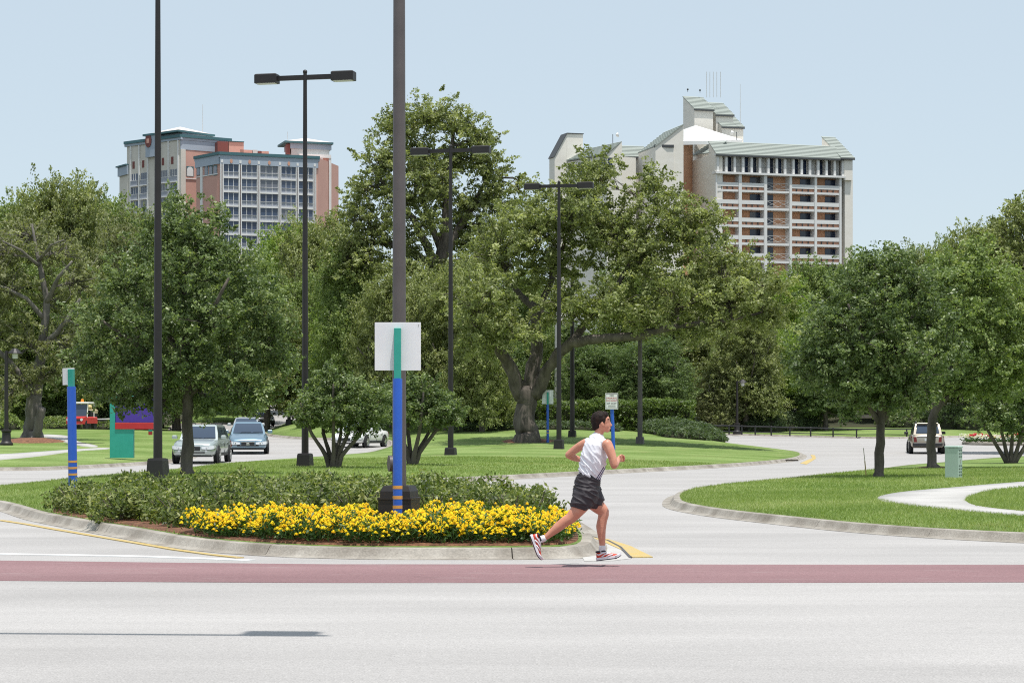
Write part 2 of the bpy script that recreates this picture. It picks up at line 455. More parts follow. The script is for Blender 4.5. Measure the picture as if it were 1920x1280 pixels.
# kerbs: profile swept along each lawn's edge, cast in lengths with open joints
PROF = [(-0.03, 0.02), (-0.02, 0.126), (0.09, 0.128), (0.13, 0.118), (0.155, 0.085), (0.19, 0.03), (0.22, 0.010), (0.36, 0.006), (0.36, -0.05)]
def kerb_pts(Lw):
    p = Lw.poly; n = len(p); out = []
    for i in range(n):
        t = (p[(i + 1) % n] - p[i - 1]).normalized(); nrm = Vector((t.y, -t.x))
        out.append((p[i], nrm))
    return out
def kerb_piece(mb, pts):
    rings = []
    for q, nrm in pts:
        z0 = zroad(q.x, q.y)
        rings.append([(q.x + nrm.x * o, q.y + nrm.y * o, z0 + h) for o, h in PROF])
    mb.loft(rings)
def kerb(Lw, label, near):
    pts = kerb_pts(Lw); n = len(pts)
    root = empty('kerb', (0, 0, 0)); tag(root, label, kind='structure')
    rest = MB(); L = 5
    i = 0; k = 0
    while i < n:
        seg = pts[i:i + L + 1] if i + L < n else pts[i:] + pts[:1]
        c = seg[len(seg) // 2][0]
        if near(c):
            a, b = seg[0], seg[-1]
            seg = list(seg)
            seg[0] = (a[0].lerp(seg[1][0], 0.012), a[1]); seg[-1] = (b[0].lerp(seg[-2][0], 0.012), b[1])
            m = MB(); kerb_piece(m, seg); m.build('kerb_length', M_conc, root, smooth=True); k += 1
        else:
            kerb_piece(rest, seg)
        i += L
    if rest.v: tag(rest.build('kerb_run', M_conc, root, smooth=True), kind='structure')
    return root
infr = lambda c, far: 8 < c.y < far and abs(c.x) < 0.245 * c.y
kerb(L_mid, 'stained concrete kerb round the flower bed and middle lawn', lambda c: infr(c, 105))
kerb(L_right, 'concrete kerb curving round the right-hand lawn', lambda c: infr(c, 60))
kerb(L_left, 'concrete kerb along the left lawn', lambda c: infr(c, 110))
kerb(L_far, 'far concrete kerb below the low black rail', lambda c: infr(c, 170))

# kerb ramp at the nose of the flower bed, storm drain aprons
def flat_poly(name, uv, m, h, label=None, smooth=0, kind='structure'):
    pts = [G(u, v, h) for u, v in uv]
    if smooth: pts = [Vector((p.x, p.y, 0)) for p in chaikin([Vector((p.x, p.y)) for p in pts], smooth)]
    r = delaunay_2d_cdt([Vector((p.x, p.y)) for p in pts], [(i, (i + 1) % len(pts)) for i in range(len(pts))], [], 1, 1e-6)
    me = bpy.data.meshes.new(name); me.from_pydata([(p.x, p.y, zroad(p.x, p.y) + h) for p in r[0]], [], r[2]); me.materials.append(m)
    skirt(me, .02)
    o = bpy.data.objects.new(name, me); COL.objects.link(o)
    return tag(o, label, kind=kind)

def strip(name, uv, w, m, h, label=None):
    """painted line of width w metres along ground points"""
    pts = [G(u, v, 0) for u, v in uv]
    V = []
    for i, p in enumerate(pts):
        t = (pts[min(i + 1, len(pts) - 1)] - pts[max(0, i - 1)]); t = Vector((t.x, t.y, 0)).normalized(); n = Vector((t.y, -t.x, 0))
        for s in (-1, 1):
            q = p + n * (s * w / 2); V.append((q.x, q.y, zroad(q.x, q.y) + h))
    me = bpy.data.meshes.new(name); me.from_pydata(V, [], [(2 * i, 2 * i + 1, 2 * i + 3, 2 * i + 2) for i in range(len(pts) - 1)]); me.materials.append(m)
    skirt(me, .02)
    o = bpy.data.objects.new(name, me); COL.objects.link(o)
    return tag(o, label, kind='structure')

flat_poly('road_crossing_band', [(-900, 1046), (0, 1050), (330, 1054), (620, 1057), (2900, 1058.5), (2900, 1089), (1300, 1091.5), (620, 1091.5), (300, 1090), (0, 1087.5), (-900, 1085)], M_red, 0.004, 'dull red painted band crossing the road')
strip('road_line', [(-700, 1032), (-300, 1035), (0, 1038.5), (130, 1040.5), (260, 1043), (370, 1046.5), (470, 1050.5)], 0.20, M_white, 0.008, 'worn white line just beyond the red band')
strip('road_line', [(-400, 955), (-200, 962), (0, 975.5), (50, 983), (100, 992), (180, 1005.5), (260, 1019), (330, 1031), (395, 1040), (450, 1046)], 0.11, M_yellow, 0.012, 'yellow edge line along the left kerb')
flat_poly('road_line', [(1098, 1003), (1140, 1009.5), (1182, 1022.5), (1224, 1043), (1186, 1043.5), (1166, 1030), (1132, 1015)], M_yellow, 0.012, 'yellow wedge painted at the nose of the flower bed')
flat_poly('road_apron', [(1090, 1001), (1112, 1006), (1150, 1018), (1183, 1046), (1150, 1050), (1096, 1051), (1085, 1030)], M_walk, 0.007, 'pale concrete apron at the tip of the flower bed')
strip('road_joint', [(1108, 1006), (1140, 1014), (1163, 1026), (1182, 1046)], 0.035, M_asph, 0.014, 'dark joint curving past the runner')
flat_poly('road_line', [(1500, 868), (1523, 858), (1520, 852), (1528, 853), (1530, 859), (1512, 870)], M_yellow, 0.010, 'yellow line round the far tip of the middle lawn')
M_drain = mat('drain_opening', (0.05, 0.04, 0.033), 0.9)
# storm drain mouths in the kerb
for (u, v, w, lab) in ((1481, 862.5, 0.75, 'dark storm drain mouth in the far kerb tip'),):
    g = G(u, v, 0.07); m = MB(); m.box(-w / 2, w / 2, -0.03, 0.08, -0.035, 0.03)
    o = m.build('storm_drain', M_drain, loc=g); tag(o, lab, 'drain')

# footpaths
def path(Lw, uv, label, dz=0.015, smooth=2):
    pts = []
    for p in uv:
        if len(p) == 3: pts.append(Vector((p[0], p[1])))
        else:
            g = Lw.at(*p); pts.append(Vector((g.x, g.y)))
    return Lw.sheet('path', resample(chaikin(pts, smooth), 0.7), M_walk, dz, 1.0, label=label)
path(L_right, [(1632, 935), (1680, 923), (1790, 914), (1920, 903), (2120, 890), (2120, 900), (1920, 911), (1850, 920), (1812, 931), (1808, 940), (1830, 950), (1920, 960), (2200, 975), (2200, 985), (1920, 967.5), (1800, 957), (1690, 946)], 'pale footpath looping through the right lawn')
path(L_left, [(-300, 862), (0, 852), (60, 848), (130, 843), (206, 838.5), (206, 842), (150, 844.5), (75, 855), (0, 862), (-300, 873)], 'pale footpath crossing the left lawn to the green sign slab', 0.02)
path(L_left, [(70, 814), (125, 816), (140, 824), (150, 830), (186, 836), (178, 839), (140, 834.5), (118, 828), (80, 819)], 'short pale footpath beside the mulch ring on the left', 0.03)

# mulch
def mulch(Lw, uv, label, dz=0.02, smooth=2, step=0.5):
    pts = [Lw.at(u, v) for u, v in uv]
    pts = [Vector((p.x, p.y)) for p in pts]
    return Lw.sheet('mulch', resample(chaikin(pts, smooth), step), M_mulch, dz, 0.8, label=label)
mulch(L_mid, [(84, 957), (130, 966.5), (200, 978), (260, 987), (345, 1001.5), (420, 1010.5), (500, 1016.5), (600, 1021.5), (740, 1023.5), (1030, 1023.5), (1076, 1019), (1088, 1008), (1070, 985), (1030, 962), (950, 935), (780, 915), (500, 908), (180, 925)], 'brown bark mulch under the shrubs and marigolds')
def mound(Lw, u, v, rx, ry, hgt, label):
    c = Lw.at(u, v); m = MB(); n = 28
    V = [(0, 0, hgt)]; Fc = []
    for k, fr in enumerate((0.4, 0.75, 1.0)):
        for i in range(n):
            a = 2 * math.pi * i / n; w = 1 + 0.10 * math.sin(3 * a + u) + 0.06 * math.sin(7 * a)
            x, y = rx * fr * w * math.cos(a), ry * fr * w * math.sin(a)
            V.append((x, y, Lw.z(c.x + x, c.y + y) - c.z + (hgt * (1 - fr ** 2) if fr < 1 else -0.03)))
    for i in range(n): Fc.append((0, 1 + i, 1 + (i + 1) % n))
    for k in range(2):
        for i in range(n): Fc.append((1 + k * n + i, 1 + (k + 1) * n + i, 1 + (k + 1) * n + (i + 1) % n, 1 + k * n + (i + 1) % n))
    m.add(V, Fc)
    o = m.build('mulch', M_mulch, smooth='all', loc=c); return tag(o, label, kind='structure')
mound(L_left, 62, 828, 1.75, 2.6, 0.22, 'mulch ring round the oak on the left lawn')
mound(L_mid, 988, 827, 1.55, 2.0, 0.16, 'mulch ring round the great oak')
mound(L_right, 1750, 877, 0.72, 1.2, 0.07, 'mulch ring round the leaning tree on the right')

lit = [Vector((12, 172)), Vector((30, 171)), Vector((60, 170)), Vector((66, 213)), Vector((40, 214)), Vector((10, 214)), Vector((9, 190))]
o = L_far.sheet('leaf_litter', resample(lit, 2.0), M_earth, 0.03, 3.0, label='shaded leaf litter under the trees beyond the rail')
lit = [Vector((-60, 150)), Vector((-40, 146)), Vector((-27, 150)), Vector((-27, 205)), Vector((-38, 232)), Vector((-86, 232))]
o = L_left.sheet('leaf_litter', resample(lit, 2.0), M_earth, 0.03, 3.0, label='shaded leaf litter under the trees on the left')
# ------------------------------------------------------------------ lamps, signs, posts
M_bronze = mat('dark_bronze_paint', (0.012, 0.0095, 0.0095), 0.5, (0.019, 0.015, 0.015), 2.0, metal=0.0)
M_bronze2 = mat('weathered_bronze_paint', (0.082, 0.070, 0.068), 0.5, (0.11, 0.095, 0.092), 2.0)
M_lens = mat('lamp_lens', (0.62, 0.62, 0.60), 0.2)
M_steelgrey = mat('galvanised_steel', (0.30, 0.30, 0.29), 0.5, (0.38, 0.38, 0.37), 6)
M_bluepipe = mat('blue_paint', (0.018, 0.105, 0.53), 0.4, (0.026, 0.125, 0.58), 5)
M_teal = mat('teal_paint', (0.02, 0.30, 0.235), 0.4, (0.03, 0.34, 0.27), 5)
M_orange = mat('orange_tape', (0.66, 0.33, 0.08), 0.5)
M_signback = mat('white_sign_back', (0.78, 0.78, 0.80), 0.45, (0.70, 0.70, 0.73), 2)
M_signwhite = mat('white_sign_face', (0.76, 0.76, 0.75), 0.4)
M_black = mat('black_paint', (0.012, 0.012, 0.013), 0.45)
M_redink = mat('red_ink', (0.42, 0.05, 0.06), 0.5)
M_darkink = mat('dark_ink', (0.06, 0.045, 0.06), 0.5)

def lamp_post(u, vb, d, z, hgt, r0, r1, label, arm=1.64, cover=(0.46, 0.42), yaw=-13.0, m=None, z_off=0.0, plain=False, stub=0.0):
    m = m or M_bronze
    x = (u - CU) / FPX * d
    root = empty('lamp_post', (x, d, z), label, 'lamp post', 'bronze lamp posts along the drives', R(yaw))
    mb = MB(); mb.tube([(0, 0, -0.2), (0, 0, hgt * .5), (0, 0, hgt)], [r0, (r0 + r1) / 2, r1], 20); mb.build('pole', m, root, smooth=True)
    w, h = cover
    mb = MB(); a, b, c = w / 2, w * 0.43, w * 0.40
    mb.loft([[(sx * k, sy * k, zz) for sx, sy in ((-1, -1), (1, -1), (1, 1), (-1, 1))] for k, zz in ((a, -0.15), (b, h * 0.86), (c, h * 0.97), (r0 * 1.2, h))])
    mb.build('base_cover', m, root)
    if plain: return root
    mb = MB(); mb.box(-arm * 0.62, arm * 0.62, -0.045, 0.045, hgt - 0.22, hgt - 0.07); mb.build('arm', m, root)
    mb = MB(); mb.ball((0, 0, hgt + 0.03), 0.075, seg=10, rings=6); mb.build('finial', m, root, smooth=True)
    for s in (-1, 1):
        x0, x1 = sorted((s * (arm - 0.74), s * arm))
        mb = MB(); mb.bbox(x0, x1, -0.20, 0.20, hgt - 0.29, hgt, 0.03); hd = mb.build('lamp_head', m, root)
        mb = MB(); mb.box(x0 + .06, x1 - .06, -0.15, 0.15, hgt - 0.305, hgt - 0.292); mb.build('lens', M_lens, hd)
    return root

z748 = EYE + (CV - 977) / FPX * 28.0
big = lamp_post(748.5, 979, 28.0, z748, 12.4, 0.094, 0.064, 'thick round lamp post rising out of the marigolds behind the white sign back', m=M_bronze2, cover=(0.40, 0.30))
mb = MB()
for (w0, w1, za, zb) in ((0.455, 0.44, -0.1, 0.285),):
    mb.loft([[(sx * k, sy * k, zz) for sx, sy in ((-1, -1), (1, -1), (1, 1), (-1, 1))] for k, zz in ((w0 / 2, za), (w1 / 2, zb), (w1 / 2 + .012, zb + .004), (w1 / 2 + 0.012, zb + 0.03), (w1 / 2 - .01, zb + .034))])
mb.build('base_skirt', M_bronze, big)
mb = MB()
mb.loft([[(sx * k, sy * k, zz) for sx, sy in ((-1, -1), (1, -1), (1, 1), (-1, 1))] for k, zz in ((0.205, 0.30), (0.20, 0.40), (0.17, 0.47), (0.10, 0.475))])
mb.build('base_cap', M_bronze, big)
mb = MB(); mb.tube([(-0.075, -0.035, 0.76), (-0.125, -0.062, 0.76)], 0.105, 24); mb.build('hand_hole_cover', M_bronze2, big, smooth=True)

for (u, vb, d, vt, r0, r1, lab) in ((296, 890, 53.0, None, 0.115, 0.06, 'dark lamp post standing just behind the shrub bed on the left'),
                                 (572, 874, 67.5, 137, 0.115, 0.058, 'dark twin-headed lamp post beside the multi-stemmed small tree'),
                                 (845, 858, 86.0, 276, 0.12, 0.06, 'dark twin-headed lamp post in front of the tallest oak'),
                                 (1048, 840, 100.0, 343, 0.125, 0.065, 'dark twin-headed lamp post in front of the great oak trunk')):
    x = (u - CU) / FPX * d; z = L_mid.z(x, d)
    z = EYE + (CV - vb) / FPX * d
    h = 12.5 if vt is None else (EYE + (CV - vt) / FPX * d - z)
    lamp_post(u, vb, d, z, h, r0, r1, lab)
for (u, d, h, m, lab) in ((1073, 119, 9.0, M_bronze, 'shorter dark lamp post right behind the runner beneath the oak'), (1200, 113, 7.0, M_bronze2, 'brownish-grey lamp post by the low junipers, topmost part lost in the oak')):
    x = (u - CU) / FPX * d; lamp_post(u, 0, d, L_mid.z(x, d) - 0.05, h, 0.14, 0.10, lab, m=m, cover=(0.44, 0.42), plain=True)
x = (542 - CU) / FPX * 150; lamp_post(542, 0, 150, L_mid.z(x, 150) - .05, 7.0, 0.13, 0.1, 'distant dark lamp post on the lawn beyond the side road', plain=True, cover=(.42, .42))
# lamp whose shadow lies across the near road
lp = empty('lamp_post', (-4.15, 14.35, 0.0), 'single-arm lamp post beside the near road whose shadow crosses the pavement', 'lamp post', 'bronze lamp posts along the drives', R(-4))
MB().tube([(0, 0, 0), (0, 0, 9.0)], [0.1, 0.06], 14).build('pole', M_bronze, lp, smooth=True)
MB().box(0, 3.95, -0.04, 0.04, 8.86, 8.98).build('arm', M_bronze, lp)
mb = MB(); mb.bbox(3.28, 3.84, -0.03, 0.33, 8.72, 8.95, .03); mb.build('lamp_head', M_bronze, lp)

# garden lamps
def garden_lamp(u, d, zfn, h, label, lantern=None):
    x = (u - CU) / FPX * d; z = zfn(x, d)
    root = empty('garden_lamp', (x, d, z), label, 'garden lamp')
    s = 0.17
    mb = MB(); prof = [(1.9, -0.1), (1.9, .10), (1.55, .14), (1.3, .22), (1.2, .62), (1.45, .66), (1.45, .74), (0.62, .78), (0.5, h)]
    mb.loft([[(s * k * math.cos(2 * math.pi * i / 16), s * k * math.sin(2 * math.pi * i / 16), zz) for i in range(16)] for k, zz in prof])
    mb.build('post', M_bronze, root, smooth=True)
    if lantern:
        mb = MB(); mb.tube([(0, 0, h - .1), (0.3, 0, h), (0.42, 0, h - .02)], .03, 6); mb.build('bracket', M_bronze, root)
        mb = MB(); mb.loft([[(0.42 + k * math.cos(2 * math.pi * i / 12), k * math.sin(2 * math.pi * i / 12), h + zz) for i in range(12)] for k, zz in ((.06, .12), (.12, .1), (.34, -.12), (.34, -.15))]); sh = mb.build('lamp_shade', M_bronze, root)
        mb = MB(); mb.tube([(.42, 0, h - .15), (.42, 0, h - .38)], [.15, .12], 12); mb.build('lantern', M_lens, root)
    return root
garden_lamp(12, 104, L_left.z, 4.6, 'fluted garden lamp post at the far left beside the mulch ring', True)
x = (1382 - CU) / FPX * 160
garden_lamp(1382, 160, L_far.z, 3.9, 'slim garden lamp with a hanging shade behind the low black rail', True)

def thin_pole(u, d, vt, vb, r, m, label, name='utility_pole'):
    a, b = P(u, vb, d), P(u, vt, d)
    root = empty(name, a, label, 'pole')
    MB().tube([(0, 0, -1.0), (0, 0, (b - a).z)], [r, r * 0.8], 10).build('shaft', m, root, smooth=True)
    MB().tube([(0, 0, (b - a).z - .05), (0, 0, (b - a).z + .08)], [r * 1.1, r * .9], 10).build('cap', m, root, smooth=True)
    return root
thin_pole(698, 150, 470, 800, 0.10, M_steelgrey, 'pale steel pole standing in the trees left of the white sign back')
thin_pole(1042, 165, 560, 770, 0.10, M_steelgrey, 'pale steel pole behind the clipped hedge near the great oak')
thin_pole(1103, 170, 726, 775, 0.04, M_steelgrey, 'thin grey post behind the hedge left of the parking sign')

# blue sign posts seen from behind
def blue_post(u, vb, d, z, label, k, tube_r, tube_top, stripes, post, board, yaw=0.0, lean=0.0, group='blue posts with white sign boards'):
    x = (u - CU) / FPX * d
    root = empty('sign_post', (x, d, z), label, 'sign', group, R(yaw)); root.rotation_euler[1] = R(lean)
    MB().tube([(0, 0, -0.15), (0, 0, tube_top)], tube_r, 20).build('tube', M_bluepipe, root, smooth=True)
    MB().tube([(0, 0, tube_top + .0005), (0, 0, tube_top + .006)], tube_r * .985, 20).build('tube_cap', M_bluepipe, root, smooth=True)
    for zs in stripes:
        MB().tube([(0, 0, zs), (0, 0, zs + 0.042)], tube_r + 0.0025, 20).build('stripe', M_orange, root, smooth=True)
    w, h0, h1 = post
    MB().bbox(-w / 2, w / 2, -w / 2, w / 2, h0, h1, 0.004).build('post', M_teal, root)
    bw, b0, b1 = board; off = w / 2
    MB().bbox(-bw / 2, bw / 2, off + .001, off + 0.006, b0, b1, 0.002).build('sign_board', M_signback, root)
    if k:
        MB().tube([(bw / 2 - .03, off - .004, b1 - .035), (bw / 2 - .03, off + .0015, b1 - .035)], 0.008, 8).build('bolt', M_steelgrey, root)
    return root
pp = 27.25
zb = EYE + (CV - 988) / FPX * pp
hz_ = lambda v, d=pp, z=None: EYE + (CV - v) / FPX * d - (zb if z is None else z)
blue_post(745.5, 988, pp, zb, 'blue post with orange stripes and blank white sign back among the marigolds', True, 0.060, hz_(710), [hz_(916) , hz_(935), hz_(953)], (0.088, hz_(712), hz_(615)), (0.59, hz_(694), hz_(604)))
d2 = 42.5; zb2 = L_mid.z((136 - CU) / FPX * d2, d2)
h2 = lambda v: EYE + (CV - v) / FPX * d2 - zb2
blue_post(137, 912, d2, zb2, 'thick blue post with orange stripes leaning slightly left of the shrub bed', False, 0.088, h2(725), [h2(866.5), h2(878.5), h2(890.5)], (0.105, h2(727), h2(692)), (0.62, h2(721), h2(690)), yaw=80, lean=-2.3)
d3 = 113.0; x3 = (1027 - CU) / FPX * d3; zb3 = L_mid.z(x3, d3); h3 = lambda v: EYE + (CV - v) / FPX * d3 - zb3
blue_post(1027, 0, d3, zb3, 'slender blue post with a small white sign back beside the great oak trunk', False, 0.068, h3(758), [h3(812), h3(807)], (0.10, h3(760), h3(735)), (0.60, h3(757), h3(731)))

# NO PARKING sign
def text_mesh(txt, size):
    cu = bpy.data.curves.new('lettering', 'FONT'); cu.body = txt; cu.size = size; cu.align_x = 'CENTER'; cu.extrude = 0.0008; cu.resolution_u = 2; cu.offset = size * 0.02
    t = bpy.data.objects.new('lettering', cu); COL.objects.link(t)
    me = bpy.data.meshes.new_from_object(t.evaluated_get(bpy.context.evaluated_depsgraph_get())); bpy.data.objects.remove(t)
    return me
d4 = 100.0; x4 = (1147.5 - CU) / FPX * d4; zb4 = L_mid.z(x4, d4); h4 = lambda v: EYE + (CV - v) / FPX * d4 - zb4
ps = empty('parking_sign', (x4, d4, zb4), 'white no-parking notice with red lettering on a blue post above the runner', 'sign')
MB().tube([(0.08, 0, -.2), (0, 0, h4(767))], 0.085, 16).build('tube', M_bluepipe, ps, smooth=True)
sw, s0, s1 = 0.60, h4(767), h4(737)
MB().bbox(-sw / 2 - .02, sw / 2 - .02, -0.125, -0.115, s0, s1, .003).build('sign_board', M_signwhite, ps)
mb = MB()
a, b = -sw / 2 + .02 - .02, sw / 2 - .02 - .02; t = 0.022
for q in ((a, b, s0 + .03, s0 + .03 + t), (a, b, s1 - .03 - t, s1 - .03)): mb.box(q[0], q[1], -0.1262, -0.1252, q[2], q[3])
for q in ((a, a + t), (b - t, b)): mb.box(q[0], q[1], -0.1262, -0.1252, s0 + .053, s1 - .053)
mb.build('border', M_darkink, ps)
for (txt, zf, sz, m) in (('NO', 0.80, .12, M_darkink), ('PARKING', 0.64, .118, M_redink), ('ON RIGHT', 0.48, .112, M_redink), ('OF WAY', 0.31, .118, M_darkink)):
    me = text_mesh(txt, sz); me.materials.clear(); me.materials.append(m)
    o = bpy.data.objects.new('lettering', me); link(o, ps); o.rotation_euler = (R(90), 0, 0); o.location = (-.02, -0.1265, s0 + (s1 - s0) * zf)
mb = MB()
for k in range(3): mb.box(-.2, .16, -0.1262, -0.1252, s0 + .105 + .035 * k, s0 + .118 + .035 * k)
mb.build('small_print', M_darkink, ps)

# green slab with the purple panel
d5 = 88.0
def slab(u0, u1, v0, v1, y0, y1, m, name, par, org):
    a, b = P(u0, v1, d5), P(u1, v0, d5)
    return MB().bbox(a.x - org.x, b.x - org.x, y0, y1, a.z - org.z, b.z - org.z, 0.01).build(name, m, par)
M_purple = mat('purple_paint', (0.055, 0.025, 0.27), 0.4, (0.07, 0.03, 0.31), 3)
M_signred = mat('red_paint', (0.42, 0.018, 0.02), 0.35, (0.48, 0.025, 0.025), 3)
o5 = P(229, 858, d5)
ds = empty('direction_sign', o5, 'tall teal slab sign carrying a purple panel with a red foot', 'sign')
slab(207, 251, 792, 858, -0.15, 0.15, M_teal, 'plinth', ds, o5)
slab(207, 217, 742, 791.7, -0.15, 0.15, M_teal, 'upright', ds, o5)
slab(217.3, 297, 742, 745, -0.12, 0.12, M_teal, 'top_edge', ds, o5)
slab(217.3, 297, 745.2, 791.5, -0.12, 0.12, M_purple, 'panel', ds, o5)
slab(217.3, 297, 792, 804, -0.19, -0.151, M_signred, 'red_band', ds, o5)
slab(279, 286, 804.2, 808.5, -0.12, -0.02, M_teal, 'hanger', ds, o5)
slab(279, 286, 808.7, 815, -0.12, -0.02, M_signred, 'hanger', ds, o5)
# little red posts by the side road
for (u, d, vt, lab) in ((327, 150, 796, 'short red post at the edge of the side road'), (331, 152, 799, 'second short red post at the edge of the side road, just right of the first')):
    zz = L_left.z((u - CU) / FPX * d, d); b = EYE + (CV - vt) / FPX * d - zz
    o = empty('bollard', ((u - CU) / FPX * d, d, zz), lab, 'bollard', 'red bollards on the left')
    MB().tube([(0, 0, -.1), (0, 0, max(.45, b))], .09, 10).build('post', M_signred, o, smooth=True)
    MB().tube([(0, 0, max(.45, b) + .001), (0, 0, max(.45, b) + .09)], .095, 10).build('cap', M_teal if u < 300 else M_signwhite, o, smooth=True)

# utility pedestal
d6 = 56.5; x6 = (1788 - CU) / FPX * d6; z6 = L_right.z(x6, d6)
M_ped = mat('pale_green_paint', (0.35, 0.445, 0.40), 0.55, (0.39, 0.485, 0.44), 2.5)
M_pedd = mat('green_shadow_slot', (0.05, 0.08, 0.07), 0.7)
pd = empty('utility_box', (x6, d6, z6), 'pale green ventilated utility pedestal by the looping footpath', 'utility box', rz=R(-34))
MB().bbox(-.19, .19, -.14, .14, -.05, .80, .01).build('cabinet', M_ped, pd)
MB().bbox(-.205, .205, -.155, .155, .803, .86, .02).build('lid', M_ped, pd)
mb = MB()
for k in range(9):
    for s in (-1, 1):
        if k in (4, 5): continue
        mb.box(.1905, .196, s * .06 - .045, s * .06 + .045, .08 + k * .08, .105 + k * .08)
for k in range(9):
    pass
o = mb.build('vent_slots', M_pedd, pd); tag(o, kind='stuff')
MB().box(.1905, .2, -.02, .02, .42, .50).build('latch', M_steelgrey, pd)
# marker stake
d7 = 60.5; x7 = (1624.5 - CU) / FPX * d7; z7 = L_right.z(x7, d7)
st = empty('marker_stake', (x7, d7, z7), 'thin leaning marker stake, yellow at the foot and pale above, by the right tree', 'stake')
MB().tube([(0, 0, -.1), (-0.045, 0, .42)], .016, 8).build('sleeve', M_yellow, st)
MB().tube([(-0.045, 0, .421), (-0.085, 0, .79)], .011, 8).build('rod', mat('weathered_fibreglass', (.5, .47, .36), .6), st)

# low black rail on the far verge
rl = empty('rail_fence', (0, 0, 0), 'low black pipe rail along the far verge', 'fence')
us = [1340, 1367, 1391, 1416, 1446, 1481, 1520, 1562, 1606, 1652, 1700, 1748]
pts = []
for u in us:
    d = 153.0 + (u - 1360) * 0.004; x = (u - CU) / FPX * d; z = L_far.z(x, d)
    pts.append(Vector((x, d, z)))
    o = MB().bbox(-.05, .05, -.05, .05, -.1, .58, .01).build('rail_post', M_black, rl, loc=(x, d, z))
for a, b in zip(pts[:-1], pts[1:]):
    MB().tube([a + Vector((.05, 0, .52)), b + Vector((-.05, 0, .52))], .045, 6).build('rail', M_black, rl)
    MB().tube([a + Vector((.05, 0, .12)), b + Vector((-.05, 0, .12))], .03, 6).build('rail', M_black, rl)

# low walls far right, low red-brick planter, kerbed flower island
M_wall = mat('rendered_wall', (0.21, 0.20, 0.19), 0.9, (0.27, 0.255, 0.24), 1.0)
for (u0, u1, v0, v1, d, lab) in ((1592, 1702, 772, 797, 186, 'low grey wall seen between the right-hand trunks'), (1752, 1818, 774, 797, 186, 'low grey wall right of the tan car')):
    a, b = P(u0, v1, d), P(u1, v0, d)
    w = empty('low_wall', a, lab, 'wall')
    MB().bbox(0, b.x - a.x, 0, .35, -.6, b.z - a.z, .01).build('wall_body', M_wall, w)
    MB().bbox(-.04, b.x - a.x + .04, -.05, .40, b.z - a.z + .002, b.z - a.z + .12, .02).build('coping', M_walk, w)
a = P(880, 757, 172)
w = empty('red_planter', a, 'low red wall glimpsed behind the hedge left of the great oak', 'wall')
MB().bbox(0, 1.5, 0, .4, -1.5, .33, .02).build('wall_body', mat('faded_red_render', (0.36, 0.10, 0.07), 0.8, (0.42, .14, .09), 2), w)
MB().bbox(-.05, 1.55, -.05, .45, .332, .41, .02).build('coping', mat('pink_coping', (0.45, 0.2, 0.15), 0.8), w)
# ------------------------------------------------------------------ the two hotels
M_cream = mat('cream_render', (0.60, 0.56, 0.49), 0.85, (0.68, 0.64, 0.57), 0.25, 0.25, 8)
M_whiter = mat('white_painted_brick', (0.79, 0.745, 0.665), 0.85, (0.84, 0.80, 0.73), 0.5, 0.3, 10, stretch=(1, 1, 3))
M_whitetrim = mat('white_trim', (0.78, 0.77, 0.75), 0.7, (0.72, 0.71, 0.69), 0.4)
M_salmon = mat('salmon_render', (0.60, 0.32, 0.22), 0.85, (0.66, 0.36, 0.25), 0.3)
M_salmon2 = mat('pink_render', (0.58, 0.33, 0.27), 0.85, (0.63, 0.37, 0.30), 0.3)
M_slate = mat('blue_grey_fascia', (0.36, 0.42, 0.49), 0.8, (0.42, 0.47, 0.54), 0.3)
M_tealdk = mat('teal_cornice', (0.06, 0.15, 0.17), 0.6)
M_grey = mat('light_grey_render', (0.55, 0.55, 0.53), 0.85, (0.6, 0.6, 0.58), 0.3)
M_tile = mat('grey_green_roof_tile', (0.30, 0.335, 0.305), 0.8, (0.35, 0.38, 0.345), 3.5, 0.3, 20, detail=7)
M_tile_shade = mat('tile_course_shade', (0.23, 0.25, 0.23), 0.9)  # darker tone painting the shadow line under each tile course
M_eave = mat('dark_eave', (0.06, 0.065, 0.07), 0.7)
M_brown = mat('brown_red_louvre', (0.20, 0.06, 0.05), 0.7)
M_glassd = mat('dark_blue_glass', (0.012, 0.022, 0.05), 0.12, spec=0.6)
M_glassb = mat('slate_blue_glass', (0.06, 0.085, 0.14), 0.15, (0.035, 0.055, 0.10), 0.35, spec=0.6)
def random_glass(m, others):
    """each window its own: clear dark glass, half-drawn or pale curtains"""
    t = m.node_tree; b = t.nodes['Principled BSDF']; oi = t.nodes.new('ShaderNodeObjectInfo'); r = t.nodes.new('ShaderNodeValToRGB'); r.color_ramp.interpolation = 'CONSTANT'
    e = r.color_ramp.elements; e[0].color = (*others[0], 1); e[1].position = others[-1][3]; e[1].color = (*others[-1][:3], 1)
    for c in others[1:-1]: k = e.new(c[3]); k.color = (*c[:3], 1)
    t.links.new(oi.outputs['Random'], r.inputs[0]); t.links.new(r.outputs[0], b.inputs['Base Color'])
random_glass(M_glassd, [(0.012, 0.022, 0.05), (0.02, 0.035, 0.075, .45), (0.035, 0.045, 0.07, .7), (0.10, 0.10, 0.11, .9)])
random_glass(M_glassb, [(0.05, 0.075, 0.13), (0.03, 0.045, 0.09, .35), (0.075, 0.10, 0.155, .6), (0.16, 0.17, 0.20, .88)])
M_panel = mat('balcony_screen', (0.36, 0.38, 0.43), 0.6, (0.27, 0.29, 0.34), 3)
M_paleroof = mat('pale_metal_roof', (0.66, 0.60, 0.57), 0.6)
M_orangew = mat('orange_render', (0.66, 0.36, 0.215), 0.85, (0.72, 0.40, 0.245), 0.3)

